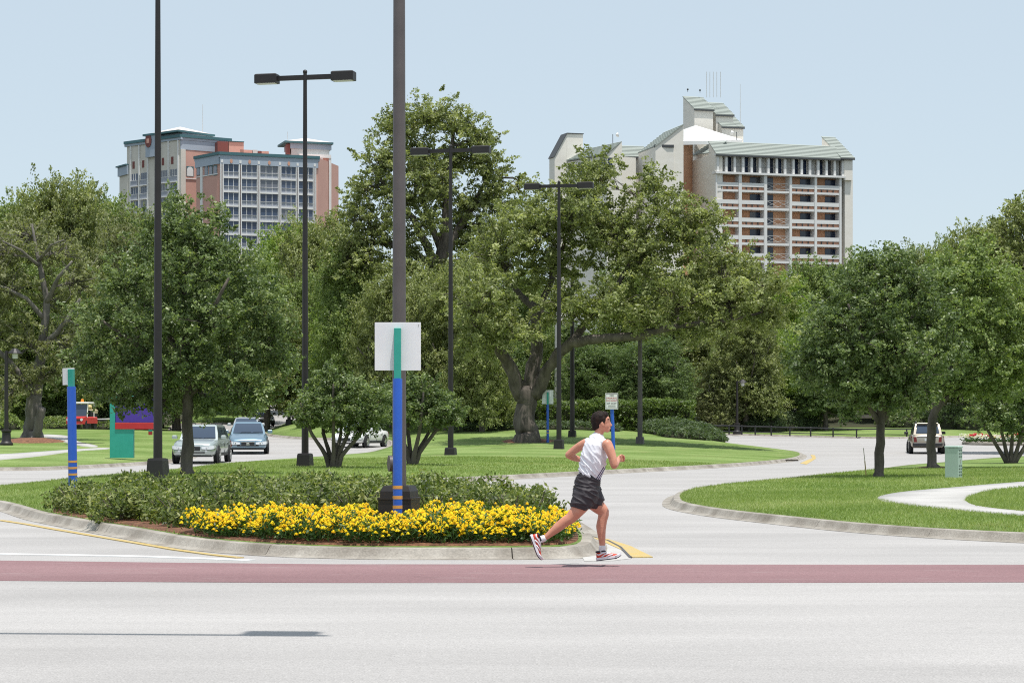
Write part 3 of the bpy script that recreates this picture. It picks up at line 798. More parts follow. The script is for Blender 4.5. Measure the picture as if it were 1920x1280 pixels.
class Face:
    """a vertical facade through two ground points; s runs along it, o outwards, z up"""
    def __init__(self, uA, dA, uB, dB, flip=False):
        self.a = Vector(((uA - CU) / FPX * dA, dA, 0)); self.b = Vector(((uB - CU) / FPX * dB, dB, 0))
        self.L = (self.b - self.a).length; self.t = (self.b - self.a) / self.L
        self.n = Vector((self.t.y, -self.t.x, 0)) * (-1 if flip else 1)
    def s(self, u):
        k = (u - CU) / FPX
        return (k * self.a.y - self.a.x) / (self.t.x - k * self.t.y)
    def d(self, s): return self.a.y + self.t.y * s
    def z(self, v, s): return EYE + (CV - v) / FPX * self.d(s)
    def p(self, s, o, z): q = self.a + self.t * s + self.n * o; return Vector((q.x, q.y, z))
    def box(self, mb, s0, s1, z0, z1, o0, o1):
        pts = [self.p(s, o, z) for z in (z0, z1) for s, o in ((s0, o0), (s1, o0), (s1, o1), (s0, o1))]
        mb.add(pts, [(0, 3, 2, 1), (4, 5, 6, 7), (0, 1, 5, 4), (1, 2, 6, 5), (2, 3, 7, 6), (3, 0, 4, 7)]); return mb
    def put(self, name, m, par, s0, s1, z0, z1, o0, o1):
        return self.box(MB(), s0, s1, z0, z1, o0, o1).build(name, m, par)
    def poly(self, mb, sz, o0, o1):
        mb.prism([self.p(s, o0, z) for s, z in sz], self.n * (o1 - o0)); return mb

def shed(F, par, s0, s1, zb, ze, zrg, D, o=0.0, over=0.25, wall=None, courses=8):
    """block with a one-way pitched tile roof: eave at the front, ridge D metres behind"""
    wall = wall or M_whiter
    mb = MB()
    prof = [(o, zb), (o, ze), (o - D, zrg), (o - D, zb)]
    mb.loft([[F.p(s, oo, z) for oo, z in prof] for s in (s0, s1)]); w = mb.build('wall', wall, par)
    rf = MB(); n = courses
    for k in range(n):
        f0, f1 = k / n, (k + 1) / n + 0.004
        oa, ob = o + over - (D + over) * f0, o + over - (D + over) * min(1, f1)
        e0 = ze - over * (zrg - ze) / D
        za, zb2 = e0 + (zrg - e0) * f0, e0 + (zrg - e0) * min(1, f1)
        rf.loft([[F.p(s, oa, za + .03), F.p(s, oa, za + .22), F.p(s, ob, zb2 + .12), F.p(s, ob, zb2 + .03)] for s in (s0 - .15, s1 + .15)])
        rf.cur = 1; rf.add([F.p(s0 - .16, oa + .012, za + .02), F.p(s1 + .16, oa + .012, za + .02), F.p(s1 + .16, oa + .012, za + .20), F.p(s0 - .16, oa + .012, za + .20)], [(0, 1, 2, 3)]); rf.cur = 0  # thin strip in the shadow-line colour over the course's front lip
    r = rf.build('tile_roof', [M_tile, M_tile_shade], par); tag(r, kind='stuff')
    F.put('eave', M_eave, r, s0 - .16, s1 + .16, ze - over * (zrg - ze) / D - .2, ze - over * (zrg - ze) / D + .02, o + over - .1, o + over + .04)
    return w

# ---- right-hand hotel -------------------------------------------------------
FR = Face(1342, 350.0, 1582, 356.5)
base = Vector((FR.a.x + 8, FR.a.y + 6, 4.0))
HR = empty('hotel', (0, 0, 0), 'white hotel with orange balcony recesses and stepped grey tile roofs', 'hotel', 'hotels beyond the trees')
ZB = 4.0
S = FR.s; sB = FR.L
zE = FR.z(287, 0); zF = FR.z(325, 0)          # eave; underside of the gallery
pitch = 2.90
NF = 11
z_low = zF - pitch * NF
DEEP = 1.7
# core behind the balconies and flank walls
FR.put('wall', M_orangew, HR, 0.3, sB - .4, z_low, zF, -13, -DEEP)
FR.put('wall', M_whiter, HR, -.05, .3, ZB, zE - .05, -13, .05)
FR.put('wall', M_whiter, HR, 0.301, sB - .4, zF + .25, zE - .02, -12.9, -DEEP + .4)
FR.put('wall', M_whiter, HR, 0.31, sB - .41, ZB, z_low - .01, -12.9, 0.0)
# left flank wall running back, with the lean-to piece of roof
FL = Face(1342, 350.0, 1297, 363.0, True)
zl = FL.z(287, 0)
mb = MB(); FL.poly(mb, [(0.1, ZB), (FL.L, ZB), (FL.L, FL.z(293, FL.L)), (0.1, zl)], -0.0, -1.2); mb.build('wall', M_whiter, HR)
mb = MB()
sr = FL.s(1328)
for k in range(6):
    f0, f1 = k / 6, (k + 1) / 6
    a0, a1 = FL.z(292, FL.L), FL.z(287, sr * .4)
    lo0, lo1 = FL.p(FL.L, .2 - f0 * 3, FL.z(292, FL.L) + f0 * 2.1), FL.p(sr * .6, .2 - f0 * 3, FL.z(287.5, sr * .6) + f0 * 2.1)
    hi0, hi1 = FL.p(FL.L, .2 - f1 * 3, FL.z(292, FL.L) + f1 * 2.1), FL.p(sr * .6, .2 - f1 * 3, FL.z(287.5, sr * .6) + f1 * 2.1)
    up = Vector((0, 0, .16))
    mb.loft([[lo0, lo0 + up, hi0 + up * .5, hi0], [lo1, lo1 + up, hi1 + up * .5, hi1]])
tag(mb.build('tile_roof', M_tile, HR), kind='stuff')
# slot of orange wall between wing and main block
FO = Face(1280, 357, 1299, 360)
FO.put('wall', M_orangew, HR, 0, FO.L, ZB, FO.z(264, 0), -1, 0)
# main mono-pitch roof with its gable ends
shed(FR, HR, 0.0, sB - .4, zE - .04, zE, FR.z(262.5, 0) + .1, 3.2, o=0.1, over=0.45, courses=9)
# gallery floor
zg0, zg1 = zF + .28, zE - 0.42
FR.put('gallery_slab', M_whitetrim, HR, -.15, sB + .15, zF - .06, zg0, -DEEP + .41, .45)
FR.put('gallery_beam', M_whitetrim, HR, -.1, sB + .1, zg1, zE - .05, -.5, .30)
nC = 16
s_first, s_last = S(1345.5), S(1580)
for k in range(nC):
    s = s_first + (s_last - s_first) * k / (nC - 1)
    FR.put('column', M_whitetrim, HR, s - .19, s + .19, zg0, zg1, -.35, .20)
    if k < nC - 1:
        s2 = s_first + (s_last - s_first) * (k + 1) / (nC - 1)
        w = FR.put('window', M_glassd if k % 3 != 2 else M_grey, HR, s + .2, s2 - .2 if k % 3 != 2 else s2 - .2, zg0, zg1, -1.28, -1.0)
        if k % 3 == 2: FR.put('pane', M_glassd, w, s + .2, s + .68, zg0 + .05, zg1 - .05, -.998, -.95)
        FR.put('rail', M_eave, w, s + .2, s2 - .2, zg0 + .95, zg0 + 1.0, -.1, -.06)
# fins and balconies
fins = [(1341.5, 1344), (1385, 1390.5), (1432.6, 1438), (1480, 1484.6), (1527, 1531.5), (1573.6, 1577.5)]
for a, b in fins:
    FR.put('fin', M_whitetrim, HR, S(a), S(b), z_low, zF - .06, -DEEP, .12)
bays = [(fins[i][1], fins[i + 1][0]) for i in range(5)]
win = [(0.15, .47), (.54, .995), (0.15, .45), (.55, .995), (.55, .995)]
for fl in range(NF):
    z1 = zF - pitch * fl - (.06 if fl == 0 else 0.0); zt = z1
    zp1 = z1 - 1.34; zp0 = zp1 - .66; zs0 = zp0 - .50; zbm = zF - pitch * (fl + 1)
    for i, (u0, u1) in enumerate(bays):
        s0, s1 = S(u0) + .004, S(u1) - .004; w = s1 - s0
        f0, f1 = win[i]
        bal = FR.put('balcony', M_whitetrim, HR, s0, s1, zbm + .004, zs0, -DEEP + .004, .0)
        top = zp1 if i != 2 else zbm + .9
        if i != 2:
            FR.put('parapet', M_whitetrim, bal, s0, s1, zp0, zp1, -.14, .04)
            FR.put('spandrel', M_salmon, bal, s0, s1, zs0 + .002, zp0 - .002, -.40, -.22)
            mb = MB()
            for q in (.22, .48, .74): FR.box(mb, s0 + w * q - .05, s0 + w * q + .05, zs0 + .003, zp0 - .003, -.215, .0)
            tag(mb.build('bracket', M_eave, bal), kind='stuff')
        else:
            mb = MB()
            for zz in (zbm + .55, zbm + 1.55): FR.box(mb, s0, s1, zz, zz + .06, -.08, -.03)
            mid = s0 + w / 2
            for (sa, za, sb, zb_) in ((s0, zbm + .6, mid, zbm + 1.5), (s0, zbm + 1.5, mid, zbm + .6), (mid, zbm + .6, s1, zbm + 1.5), (mid, zbm + 1.5, s1, zbm + .6)):
                mb.tube([FR.p(sa, -.055, za), FR.p(sb, -.055, zb_)], .03, 4)
            tag(mb.build('railing', M_grey, bal), kind='stuff')
        wd = FR.put('window', M_glassd, HR, s0 + w * f0, s0 + w * f1, zs0 + .01, zt - .14, -DEEP + .004, -DEEP + .08)
        if f0 > .3: FR.put('pane', M_glassd, wd, s0 + w * (f0 + .24), s0 + w * f1, zs0 + .01, zt - .16, -DEEP + .084, -DEEP + .12)
# right end: overhanging block, sloping buttress and tall shed roof
sE0, sE1 = S(1575.5), S(1597)
FR.put('wall', M_whiter, HR, sB + .3, sB + 1.75, ZB, FR.z(336, sB), -9, -.2)
FR.put('wall', M_whiter, HR, sE0 + .6, sE1, FR.z(338, sB), FR.z(296, sB), -9.5, .35)
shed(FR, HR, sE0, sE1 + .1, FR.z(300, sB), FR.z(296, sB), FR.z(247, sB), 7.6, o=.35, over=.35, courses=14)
# stepped towers in the middle
FT = Face(1302, 362.0, 1392, 364.4)
T = FT.s
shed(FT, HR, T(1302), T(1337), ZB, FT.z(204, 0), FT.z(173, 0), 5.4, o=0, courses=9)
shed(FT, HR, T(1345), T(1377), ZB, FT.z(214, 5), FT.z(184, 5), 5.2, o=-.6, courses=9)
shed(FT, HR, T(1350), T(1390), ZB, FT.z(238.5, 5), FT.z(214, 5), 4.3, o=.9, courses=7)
# bright low roof in front of the towers
A0, A1 = P(1281, 243, 357), P(1304, 235, 361.5); B0, B1 = P(1281, 265, 355.5), P(1390, 263, 358); C1 = P(1391, 262, 361.5)
mb = MB(); mb.prism([B0, B1, C1, A1, A0], (0, 0, -0.6)); mb.build('low_roof', mat('white_membrane', (.70, .70, .69), .7), HR)
# roof-top antennas, floodlights and masts
for u in (1324.8, 1331, 1337.5, 1344, 1351):
    q = P(u, 183, 365.8); MB().tube([q, q + Vector((0, 0, 4.4))], .045, 5).build('antenna', M_grey, HR)
q = P(1388, 236, 362.5); MB().tube([q, q + Vector((0, 0, 7.1))], [.06, .03], 5).build('antenna', M_grey, HR)
for u, v in ((1289.5, 172.5), (1312.5, 174)):
    q = P(u, v, 367.4); mb = MB(); mb.tube([q, q + Vector((0, 0, .35))], .05, 6); mb.ball(q + Vector((0, 0, .42)), .17, seg=8, rings=6); mb.build('floodlight', M_eave, HR)
for u, v, dd in ((1149, 266, 356), (1381, 262, 358.5)):
    q = P(u, v, dd); mb = MB(); mb.tube([q + Vector((0, 0, -.6)), q + Vector((0, 0, 1.25))], .06, 6); mb.build('mast', M_eave, HR)
    dirn = -1 if u > 1300 else 1
    mb = MB(); c = q + Vector((dirn * .5, -.1, 1.05)); mb.tube([c, c + Vector((dirn * .12, 0, .05)), c + Vector((dirn * .45, 0, .12))], [.12, .3, .38], 10); mb.build('dish', M_whitetrim, HR)
# left wing: sloping-topped slab, link and gabled end block
FW = Face(1229, 347.0, 1281.5, 348.2)
w0, w1 = 0, FW.L
prof = [(w0, ZB), (w1, ZB), (w1, FW.z(234, w1)), (w0, FW.z(275, 0))]
mb = MB(); FW.poly(mb, prof, -9, 0); mb.build('wall', M_whiter, HR)
mb = MB(); n = 9
for k in range(n):
    f0, f1 = k / n, (k + 1) / n
    za, zb_ = FW.z(275, 0) + (FW.z(234, w1) - FW.z(275, 0)) * f0, FW.z(275, 0) + (FW.z(234, w1) - FW.z(275, 0)) * f1
    sa, sb = w0 + (w1 - w0) * f0, w0 + (w1 - w0) * f1
    FW.poly(mb, [(sa - .05, za + .0), (sb, zb_ + .0), (sb, zb_ + .12), (sa - .05, za + .22)], -9.2, .18)
tag(mb.build('tile_roof', M_tile, HR), kind='stuff')
FW2 = Face(1229.2, 347.3, 1214, 357.0, True)
FW2.put('wall', M_whiter, HR, 0.05, FW2.L, ZB, FW2.z(275.5, 0) - .1, -3.0, 0)
FW2.put('eave', M_eave, HR, -.1, FW2.L, FW2.z(275.5, 0) - .09, FW2.z(272, 0) + .05, -3.0, .2)
FK = Face(1150, 356.5, 1216, 357.5)
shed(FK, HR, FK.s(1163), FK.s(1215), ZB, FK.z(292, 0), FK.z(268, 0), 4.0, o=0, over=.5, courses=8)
FG = Face(1138, 350.0, 1166, 351.0)
FG2 = Face(1138.0, 350.0, 1042, 362.0, True)
mb = MB(); FG.poly(mb, [(0, ZB), (FG.L, ZB), (FG.L, FG.z(267, FG.L)), (0, FG.z(289.5, 0))], -14, 0); mb.build('wall', M_whiter, HR)
FG.put('window', M_glassd, HR, .12, FG.s(1148), FG.z(322, 0), FG.z(295.5, 0), -.05, .05)
FG2.put('wall', M_whiter, HR, .05, FG2.L, ZB, FG2.z(290, 0) - .1, -6, 0)
for k in range(7):
    s = 1.0 + k * (FG2.L - 2.0) / 6
    FG2.put('window', M_glassd, HR, s - .45, s + .45, FG2.z(322, 0), FG2.z(297, 0), -.05, .06)
mb = MB(); n = 9
for k in range(n):
    f0, f1 = k / n, (k + 1) / n
    lo0, lo1 = FG2.p(-.2, .25, FG2.z(289.5, 0)), FG2.p(FG2.L + .2, .25, FG2.z(289.5, 0))
    hi0, hi1 = P(1166, 266.5, 351), P(1066, 280, 366.0)
    hi1 = Vector((hi1.x, hi1.y, hi0.z))
    up = Vector((0, 0, .16))
    a0, a1 = lo0.lerp(hi0, f0), lo0.lerp(hi0, f1); b0, b1 = lo1.lerp(hi1, f0), lo1.lerp(hi1, f1)
    mb.loft([[a0, a0 + up * 1.5, a1 + up * .8, a1], [b0, b0 + up * 1.5, b1 + up * .8, b1]])
tag(mb.build('tile_roof', M_tile, HR), kind='stuff')
FX = Face(1063, 359.0, 1093, 360.0)
mb = MB(); FX.poly(mb, [(0, ZB), (FX.L, ZB), (FX.L, FX.z(250.5, 0)), (0, FX.z(250.5, 0)), ], -2.5, 0); mb.build('wall', M_whiter, HR)
mb = MB(); FX.poly(mb, [(FX.s(1040), ZB), (-.01, ZB), (-.01, FX.z(251, 0)), (FX.s(1040), FX.z(295, 0))], -2.5, -.02); mb.build('wall', M_whiter, HR)
mb = MB(); FX.poly(mb, [(FX.s(1039), FX.z(296, 0)), (0, FX.z(251, 0)), (FX.L + .1, FX.z(250.4, 0)), (FX.L + .1, FX.z(249, 0)), (-.05, FX.z(249.3, 0)), (FX.s(1038.3), FX.z(295.5, 0))], -2.7, .15); mb.build('coping', M_eave, HR)

# ---- left-hand hotel ---------------------------------------------------------
HL = empty('hotel', (0, 0, 0), 'pink and cream hotel with blue-grey fascia, teal cornice and gridded glass balconies', 'hotel', 'hotels beyond the trees')
ZL = 4.0
def pl_uv(u, d): return Vector(((u - CU) / FPX * d, d, 0))
def block(name, m, corners, z0, z1, par=HL):
    mb = MB(); mb.prism([Vector((p.x, p.y, z0)) for p in corners], (0, 0, z1 - z0)); return mb.build(name, m, par)
# tall rear block
F1 = Face(238, 447.0, 338, 436.0)       # left facade, far end to near corner
F2 = Face(338, 436.0, 433, 442.5)
c0, c1, c2 = pl_uv(238, 447), pl_uv(338, 436), pl_uv(433, 442.5)
c3 = c2 + (c0 - c1)
zt1 = F1.z(253.5, F1.L)
block('wall', M_cream, [c0, c1, c2, c3], ZL, zt1)
def cornice(F, par, s0, s1, zt, out=.5):
    F.put('cornice', M_tealdk, par, s0, s1, zt - .45, zt + .12, -.3, out)
    F.put('cornice', M_slate, par, s0, s1, zt - .95, zt - .452, -.3, out * .55)
cornice(F1, HL, -.5, F1.L + .5, zt1); cornice(F2, HL, .0, F2.L, zt1)
sF = F1.s
pit = 2.87
F2.put('fascia', M_slate, HL, 0, F2.L, zt1 - 2.9, zt1 - .96, -.1, .18)
F2.put('wall', M_salmon2, HL, F2.s(347), F2.L, ZL, zt1 - 2.91, -.1, .1)
F2.put('pilaster', M_cream, HL, .0, F2.s(346.8), ZL, zt1 - 2.91, -.1, .35)
z_top_row = F1.z(320, F1.s(305))
cols = [(247, 258.5), (265, 276.5), (302, 314.5), (319.5, 333)]
for (u0, u1) in cols:
    s0, s1 = sF(u0), sF(u1)
    F1.put('ornament', M_brown, HL, s0 + .3, s0 + .95, z_top_row + 1.1, z_top_row + 2.6, .0, .08)
    for k in range(6):
        z1 = z_top_row - pit * k
        w = F1.put('window', M_glassb, HL, s0, s1, z1 - 1.45, z1, -.05, .05)
        for q in (0.33, 0.66): F1.put('mullion', M_whitetrim, w, s0 + (s1 - s0) * q - .04, s0 + (s1 - s0) * q + .04, z1 - 1.45, z1, .05, .11)
        b = F1.put('balcony', M_panel, HL, s0 - .05, s1 + .05, z1 - 2.5, z1 - 1.5, .02, .30)
        F1.put('ledge', M_whitetrim, b, s0 - .1, s1 + .1, z1 - 2.72, z1 - 2.505, .0, .42)
        F1.put('handrail', M_whitetrim, b, s0 - .08, s1 + .08, z1 - 1.498, z1 - 1.41, .2, .34)
for u in (246, 262, 278, 300, 317, 335): F1.put('pilaster', M_whitetrim, HL, sF(u) - .16, sF(u) + .16, ZL, zt1 - 1.0, -.05, .28)
# raised logo bay
sb0, sb1 = sF(278), sF(300)
F1.put('logo_bay', M_slate, HL, sb0, sb1, F1.z(296, sb0), zt1 + .6, -.5, .75)
F1.put('cornice', M_tealdk, HL, sb0 - .7, sF(341), zt1 + .6, zt1 + 1.0, -9, .95)
F1.put('parapet', M_slate, HL, sb0, sF(338), zt1 + .121, zt1 + .6, -8, -.55)
mb = MB(); q = [F1.p(sb0, .5, zt1 + 1.0), F1.p(sF(339), .5, zt1 + 1.0), F1.p(sF(339), -9, zt1 + 1.0), F1.p(sb0, -9, zt1 + 1.0)]
ap = sum(q, Vector()) / 4 + Vector((0, 0, 1.6)); mb.add(q + [ap], [(0, 1, 4), (1, 2, 4), (2, 3, 4), (3, 0, 4), (3, 2, 1, 0)]); mb.build('roof', M_paleroof, HL)
cc = F1.p(sF(284), .8, F1.z(266, sb0)); mb = MB(); mb.tube([cc, cc + F1.n * .12], .95, 20, r2=[1.35, 1.35], ref=(0, 0, 1)); mb.build('emblem', M_brown, HL)
F1.put('emblem_bar', M_salmon2, HL, sF(281.5), sF(286), F1.z(270, sb0), F1.z(262, sb0), .93, .97)
# low far wing
F0 = Face(224, 451, 241, 446.6)
F0.put('wall', M_cream, HL, 0, F0.L, ZL, F0.z(309, F0.L), -8, 0)
F0.put('fascia', M_slate, HL, -.2, F0.L, F0.z(327, F0.L), F0.z(310, F0.L), -.2, .35); F0.put('cornice', M_tealdk, HL, -.5, F0.L, F0.z(310, F0.L) + .01, F0.z(307.5, F0.L), -8, .7)
# front wing with the glass grid
F3 = Face(412, 420.0, 596, 427.0); F4 = Face(368, 427.0, 412, 420.0)
e0, e1, e2 = pl_uv(368, 427), pl_uv(412, 420), pl_uv(596, 427); e3 = e2 + (e0 - e1) * 1.6; e0b = e0 + (e3 - e2) * .0
zt3 = F3.z(287, 0)
block('wall', M_salmon2, [e0, e1, e2, e2 + Vector((3, 14, 0)), e0 + Vector((6, 9, 0))], ZL, zt3)
for F, s0, s1 in ((F3, -.2, F3.L + .3), (F4, -.3, F4.L + .2)):
    cornice(F, HL, s0, s1, zt3 + .1)
    F.put('fascia', M_slate, HL, max(0, s0), min(F.L, s1), zt3 - 2.15, zt3 - .86, -.1, .30)
s3 = F3.s
bays3 = [(412.5, 418.5), (447.5, 452.5), (482, 487), (521.5, 526.5), (555, 559.5), (587, 592)]
z3 = F3.z(307, 0)
for a, b in bays3:
    c = (s3(a) + s3(b)) / 2; hw = (s3(b) - s3(a)) / 2
    for s0, s1, m in ((c - hw, c - hw * .3, M_whitetrim), (c - hw * .3 + .002, c + hw * .3 - .002, M_brown), (c + hw * .3, c + hw, M_whitetrim)):
        F3.put('pilaster', m, HL, s0, s1, ZL, zt3 - 2.16, -.05, .42 if m is M_whitetrim else .12)
    F3.put('emblem', M_whitetrim, HL, c - .22, c + .22, zt3 - 1.9, zt3 - 1.35, .3, .38)
for i in range(5):
    s0, s1 = s3(bays3[i][1]) + .002, s3(bays3[i + 1][0]) - .002; w = s1 - s0
    cx = (s0 + s1) / 2
    mb = MB(); q = F3.p(cx, .30, zt3 - 1.55); mb.tube([q, q + F3.n * .1], .26, 10, r2=[.42, .42], ref=(0, 0, 1)); mb.build('ornament', M_salmon, HL)
    for k in range(8):
        z1 = z3 - 2.80 * k
        wd = F3.put('window', M_glassb, HL, s0, s1, z1 - 1.52, z1 - .03, -.06, .02)
        for q in (0, .333, .667, 1): 
            ss = min(max(s0 + w * q, s0 + .05), s1 - .05); F3.put('mullion', M_whitetrim, wd, ss - .045, ss + .045, z1 - 2.42, z1 - .03, .021, .10)
        b = F3.put('balcony', M_panel, HL, s0, s1, z1 - 2.44, z1 - 1.58, -.06, .018)
        F3.put('ledge', M_whitetrim, b, s0, s1, z1 - 2.80, z1 - 2.45, -.06, .22)
        F3.put('handrail', M_whitetrim, b, s0, s1, z1 - 1.578, z1 - 1.52, .0, .14)
F4.put('wall', M_salmon2, HL, .1, F4.L - .6, ZL, zt3 - 2.16, -.1, .06)
for u0, u1 in ((369.5, 376), (384.5, 391), (393, 399.5), (401, 408)):
    s0, s1 = F4.s(u0), F4.s(u1); zb_ = F4.z(330, s0); zt_ = F4.z(316, s0)
    fr = F4.put('window', M_tealdk, HL, s0, s1, zb_, zt_ + .55, .05, .12)
    mb = MB(); pts = [(s0 + .12, zb_ + .12), (s1 - .12, zb_ + .12)] + [((s0 + s1) / 2 + math.cos(a) * ((s1 - s0) / 2 - .12), zt_ - .1 + math.sin(a) * .5) for a in np.linspace(0, math.pi, 7)]
    F4.poly(mb, pts, .121, .16); mb.build('pane', M_panel, fr)
F4.put('pilaster', M_whitetrim, HL, F4.s(377.5), F4.s(381.5), ZL, zt3 - 2.16, .0, .3)
F4.put('string_course', M_whitetrim, HL, .1, F4.L - .6, F4.z(334, 0), F4.z(332.3, 0), .061, .2)
# arched window on the pink return wall
s0, s1 = F2.s(349), F2.s(362.5); zb_ = F2.z(331, s0); zt_ = F2.z(318, s0)
fr = F2.put('window', M_tealdk, HL, s0, s1, zb_, zt_ + .7, .101, .16)
mb = MB(); F2.poly(mb, [(s0 + .12, zb_ + .12), (s1 - .12, zb_ + .12)] + [((s0 + s1) / 2 + math.cos(a) * ((s1 - s0) / 2 - .12), zt_ - .1 + math.sin(a) * .7) for a in np.linspace(0, math.pi, 7)], .161, .2); mb.build('pane', M_whitetrim, fr)
F2.put('string_course', M_whitetrim, HL, F2.s(347), F2.s(368), F2.z(335, 0), F2.z(333.4, 0), .101, .25)
# right stair tower
F5 = Face(536, 431.0, 626, 434.0)
s5 = F5.s; zt5 = F5.z(264, 0)
F5.put('wall', M_grey, HL, s5(548), F5.L - .7, F5.z(293, 0), zt5, -7, -1.0)
F5.put('band', M_whitetrim, HL, s5(562), F5.L - .5, F5.z(293, 0), F5.z(287, 0), -.99, -.2)
F5.put('wall', M_salmon2, HL, s5(592), F5.L - .8, ZL, F5.z(293, 0) - .01, -7, -.6)
for a, b in ((601, 606), (617.5, 622)): F5.put('pilaster', M_whitetrim, HL, s5(a), s5(b), ZL, F5.z(293, 0) - .01, -.6, -.3)
F5.put('fascia', M_slate, HL, s5(546), F5.L - .3, zt5 - 1.4, zt5 - .3, -7.2, -.85)
F5.put('cornice', M_tealdk, HL, s5(535), F5.L, zt5 - .3, zt5 + .1, -8, -.4)
mb = MB(); q = [F5.p(s5(537), -.5, zt5 + .1), F5.p(F5.L - .2, -.5, zt5 + .1), F5.p(F5.L - .2, -8, zt5 + .1), F5.p(s5(537), -8, zt5 + .1)]
ap = sum(q, Vector()) / 4 + Vector((0, 0, 1.15)); mb.add(q + [ap], [(0, 1, 4), (1, 2, 4), (2, 3, 4), (3, 0, 4), (3, 2, 1, 0)]); mb.build('roof', M_paleroof, HL)
F5.put('doorway', M_brown, HL, s5(540.5), s5(545.5), F5.z(288, 0), F5.z(268.5, 0), -3, -.9)
# roof-top plant
FP = Face(408, 436.0, 520, 440)
for u0, u1, v0, v1, m, nm in ((408, 428, 265, 288, M_brown, 'louvre'), (429, 457, 266, 290, M_salmon2, 'plant_room'), (450, 473, 280.5, 290, M_salmon2, 'plant_room'), (474, 483, 281, 290, M_grey, 'plant_box'), (484, 490, 283, 290, M_brown, 'plant_box'), (490.5, 504, 283.5, 290, M_salmon2, 'plant_box')):
    a = FP.s(u0); FP.put(nm, m, HL, a, FP.s(u1), FP.z(v1, a) - 1.5, FP.z(v0, a), -3 - (u0 % 3) * .3, .0)
FP.put('cornice', M_tealdk, HL, FP.s(428.5), FP.s(457.5), FP.z(266, 3) + .01, FP.z(264.6, 3), -3.2, .2)
q = P(380, 254, 443); MB().tube([q, q + Vector((0, 0, 6.4))], [.07, .04], 5).build('antenna', M_grey, HL)
q = P(539, 262, 433); MB().tube([q, q + Vector((0, 0, 1.6))], .04, 5).build('antenna', M_grey, HL)
S = bpy.context.scene
# ------------------------------------------------------------------ trees
M_bark = mat('grey_brown_bark', (0.055, 0.046, 0.038), 0.95, (0.165, 0.14, 0.118), 3.0, 0.9, 12, stretch=(1, 1, 0.3), detail=8)
M_barkp = mat('pale_grey_bark', (0.10, 0.09, 0.08), 0.95, (0.22, 0.20, 0.18), 3.0, 0.8, 12, stretch=(1, 1, 0.3), detail=8)
M_leaf_oak = leaf_mat('live_oak_leaves', (0.115, 0.138, 0.046), (0.245, 0.278, 0.108), (0.44, 0.46, 0.225), 0.48, spec=.4)
M_leaf_dark = leaf_mat('dark_glossy_leaves', (0.066, 0.102, 0.036), (0.16, 0.214, 0.082), (0.33, 0.385, 0.19), 0.42, spec=.4)
M_leaf_light = leaf_mat('fresh_green_leaves', (0.12, 0.19, 0.028), (0.24, 0.335, 0.065), (0.38, 0.45, 0.13), 0.5, spec=.35)
M_leaf_mid = leaf_mat('mid_green_leaves', (0.105, 0.15, 0.044), (0.215, 0.28, 0.092), (0.37, 0.42, 0.17), 0.48, spec=.4)
M_leaf_olive = leaf_mat('dull_olive_leaves', (0.125, 0.138, 0.06), (0.225, 0.24, 0.115), (0.35, 0.355, 0.205), 0.55, spec=.35)
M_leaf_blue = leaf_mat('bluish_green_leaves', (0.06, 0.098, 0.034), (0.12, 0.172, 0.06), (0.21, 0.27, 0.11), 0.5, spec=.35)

def leaf_quads(centres, sizes, ln, wd, n_per, spread, flat, rg, up=0.5, droop=0.0, tone_c=None, dirs=None):
    """leaves gathered in sprays round the centres"""
    n = len(centres); N = n * n_per
    c = np.repeat(centres, n_per, axis=0); sz = np.repeat(sizes, n_per)
    off = rg.normal(size=(N, 3)); off /= np.linalg.norm(off, axis=1, keepdims=True) + 1e-9
    off *= (rg.random(N) ** 0.45)[:, None]
    off *= np.stack([sz * spread, sz * spread, sz * spread * flat], 1)
    if dirs is not None:                                  # sprays: leaves strung along an outward twig
        dr = np.repeat(dirs, n_per, axis=0); t = rg.uniform(-.55, 1.25, N)
        off = off * (0.62 - 0.30 * np.clip(t, 0, 1.25))[:, None] + dr * (t * sz * spread)[:, None]
    p = c + off
    p[:, 2] -= droop * np.hypot(off[:, 0], off[:, 1])
    nrm = rg.normal(size=(N, 3)) * 0.8 + off / (sz[:, None] + 1e-6) * 0.55; nrm[:, 2] += up
    nrm /= np.linalg.norm(nrm, axis=1, keepdims=True)
    r = rg.normal(size=(N, 3)); a = np.cross(nrm, r); a /= np.linalg.norm(a, axis=1, keepdims=True); b = np.cross(nrm, a)
    l = ln * rg.uniform(0.6, 1.25, N)[:, None] / 2; w = wd * rg.uniform(0.7, 1.2, N)[:, None] / 2
    V = np.stack([p - a * l, p + b * w - a * l * .1, p + a * l, p - b * w - a * l * .1], 1)
    tc = rg.normal(0.42, 0.20, n) if tone_c is None else tone_c
    tone = np.clip(np.repeat(tc, n_per) + rg.normal(0, 0.20, N), 0, 1)
    return V, tone

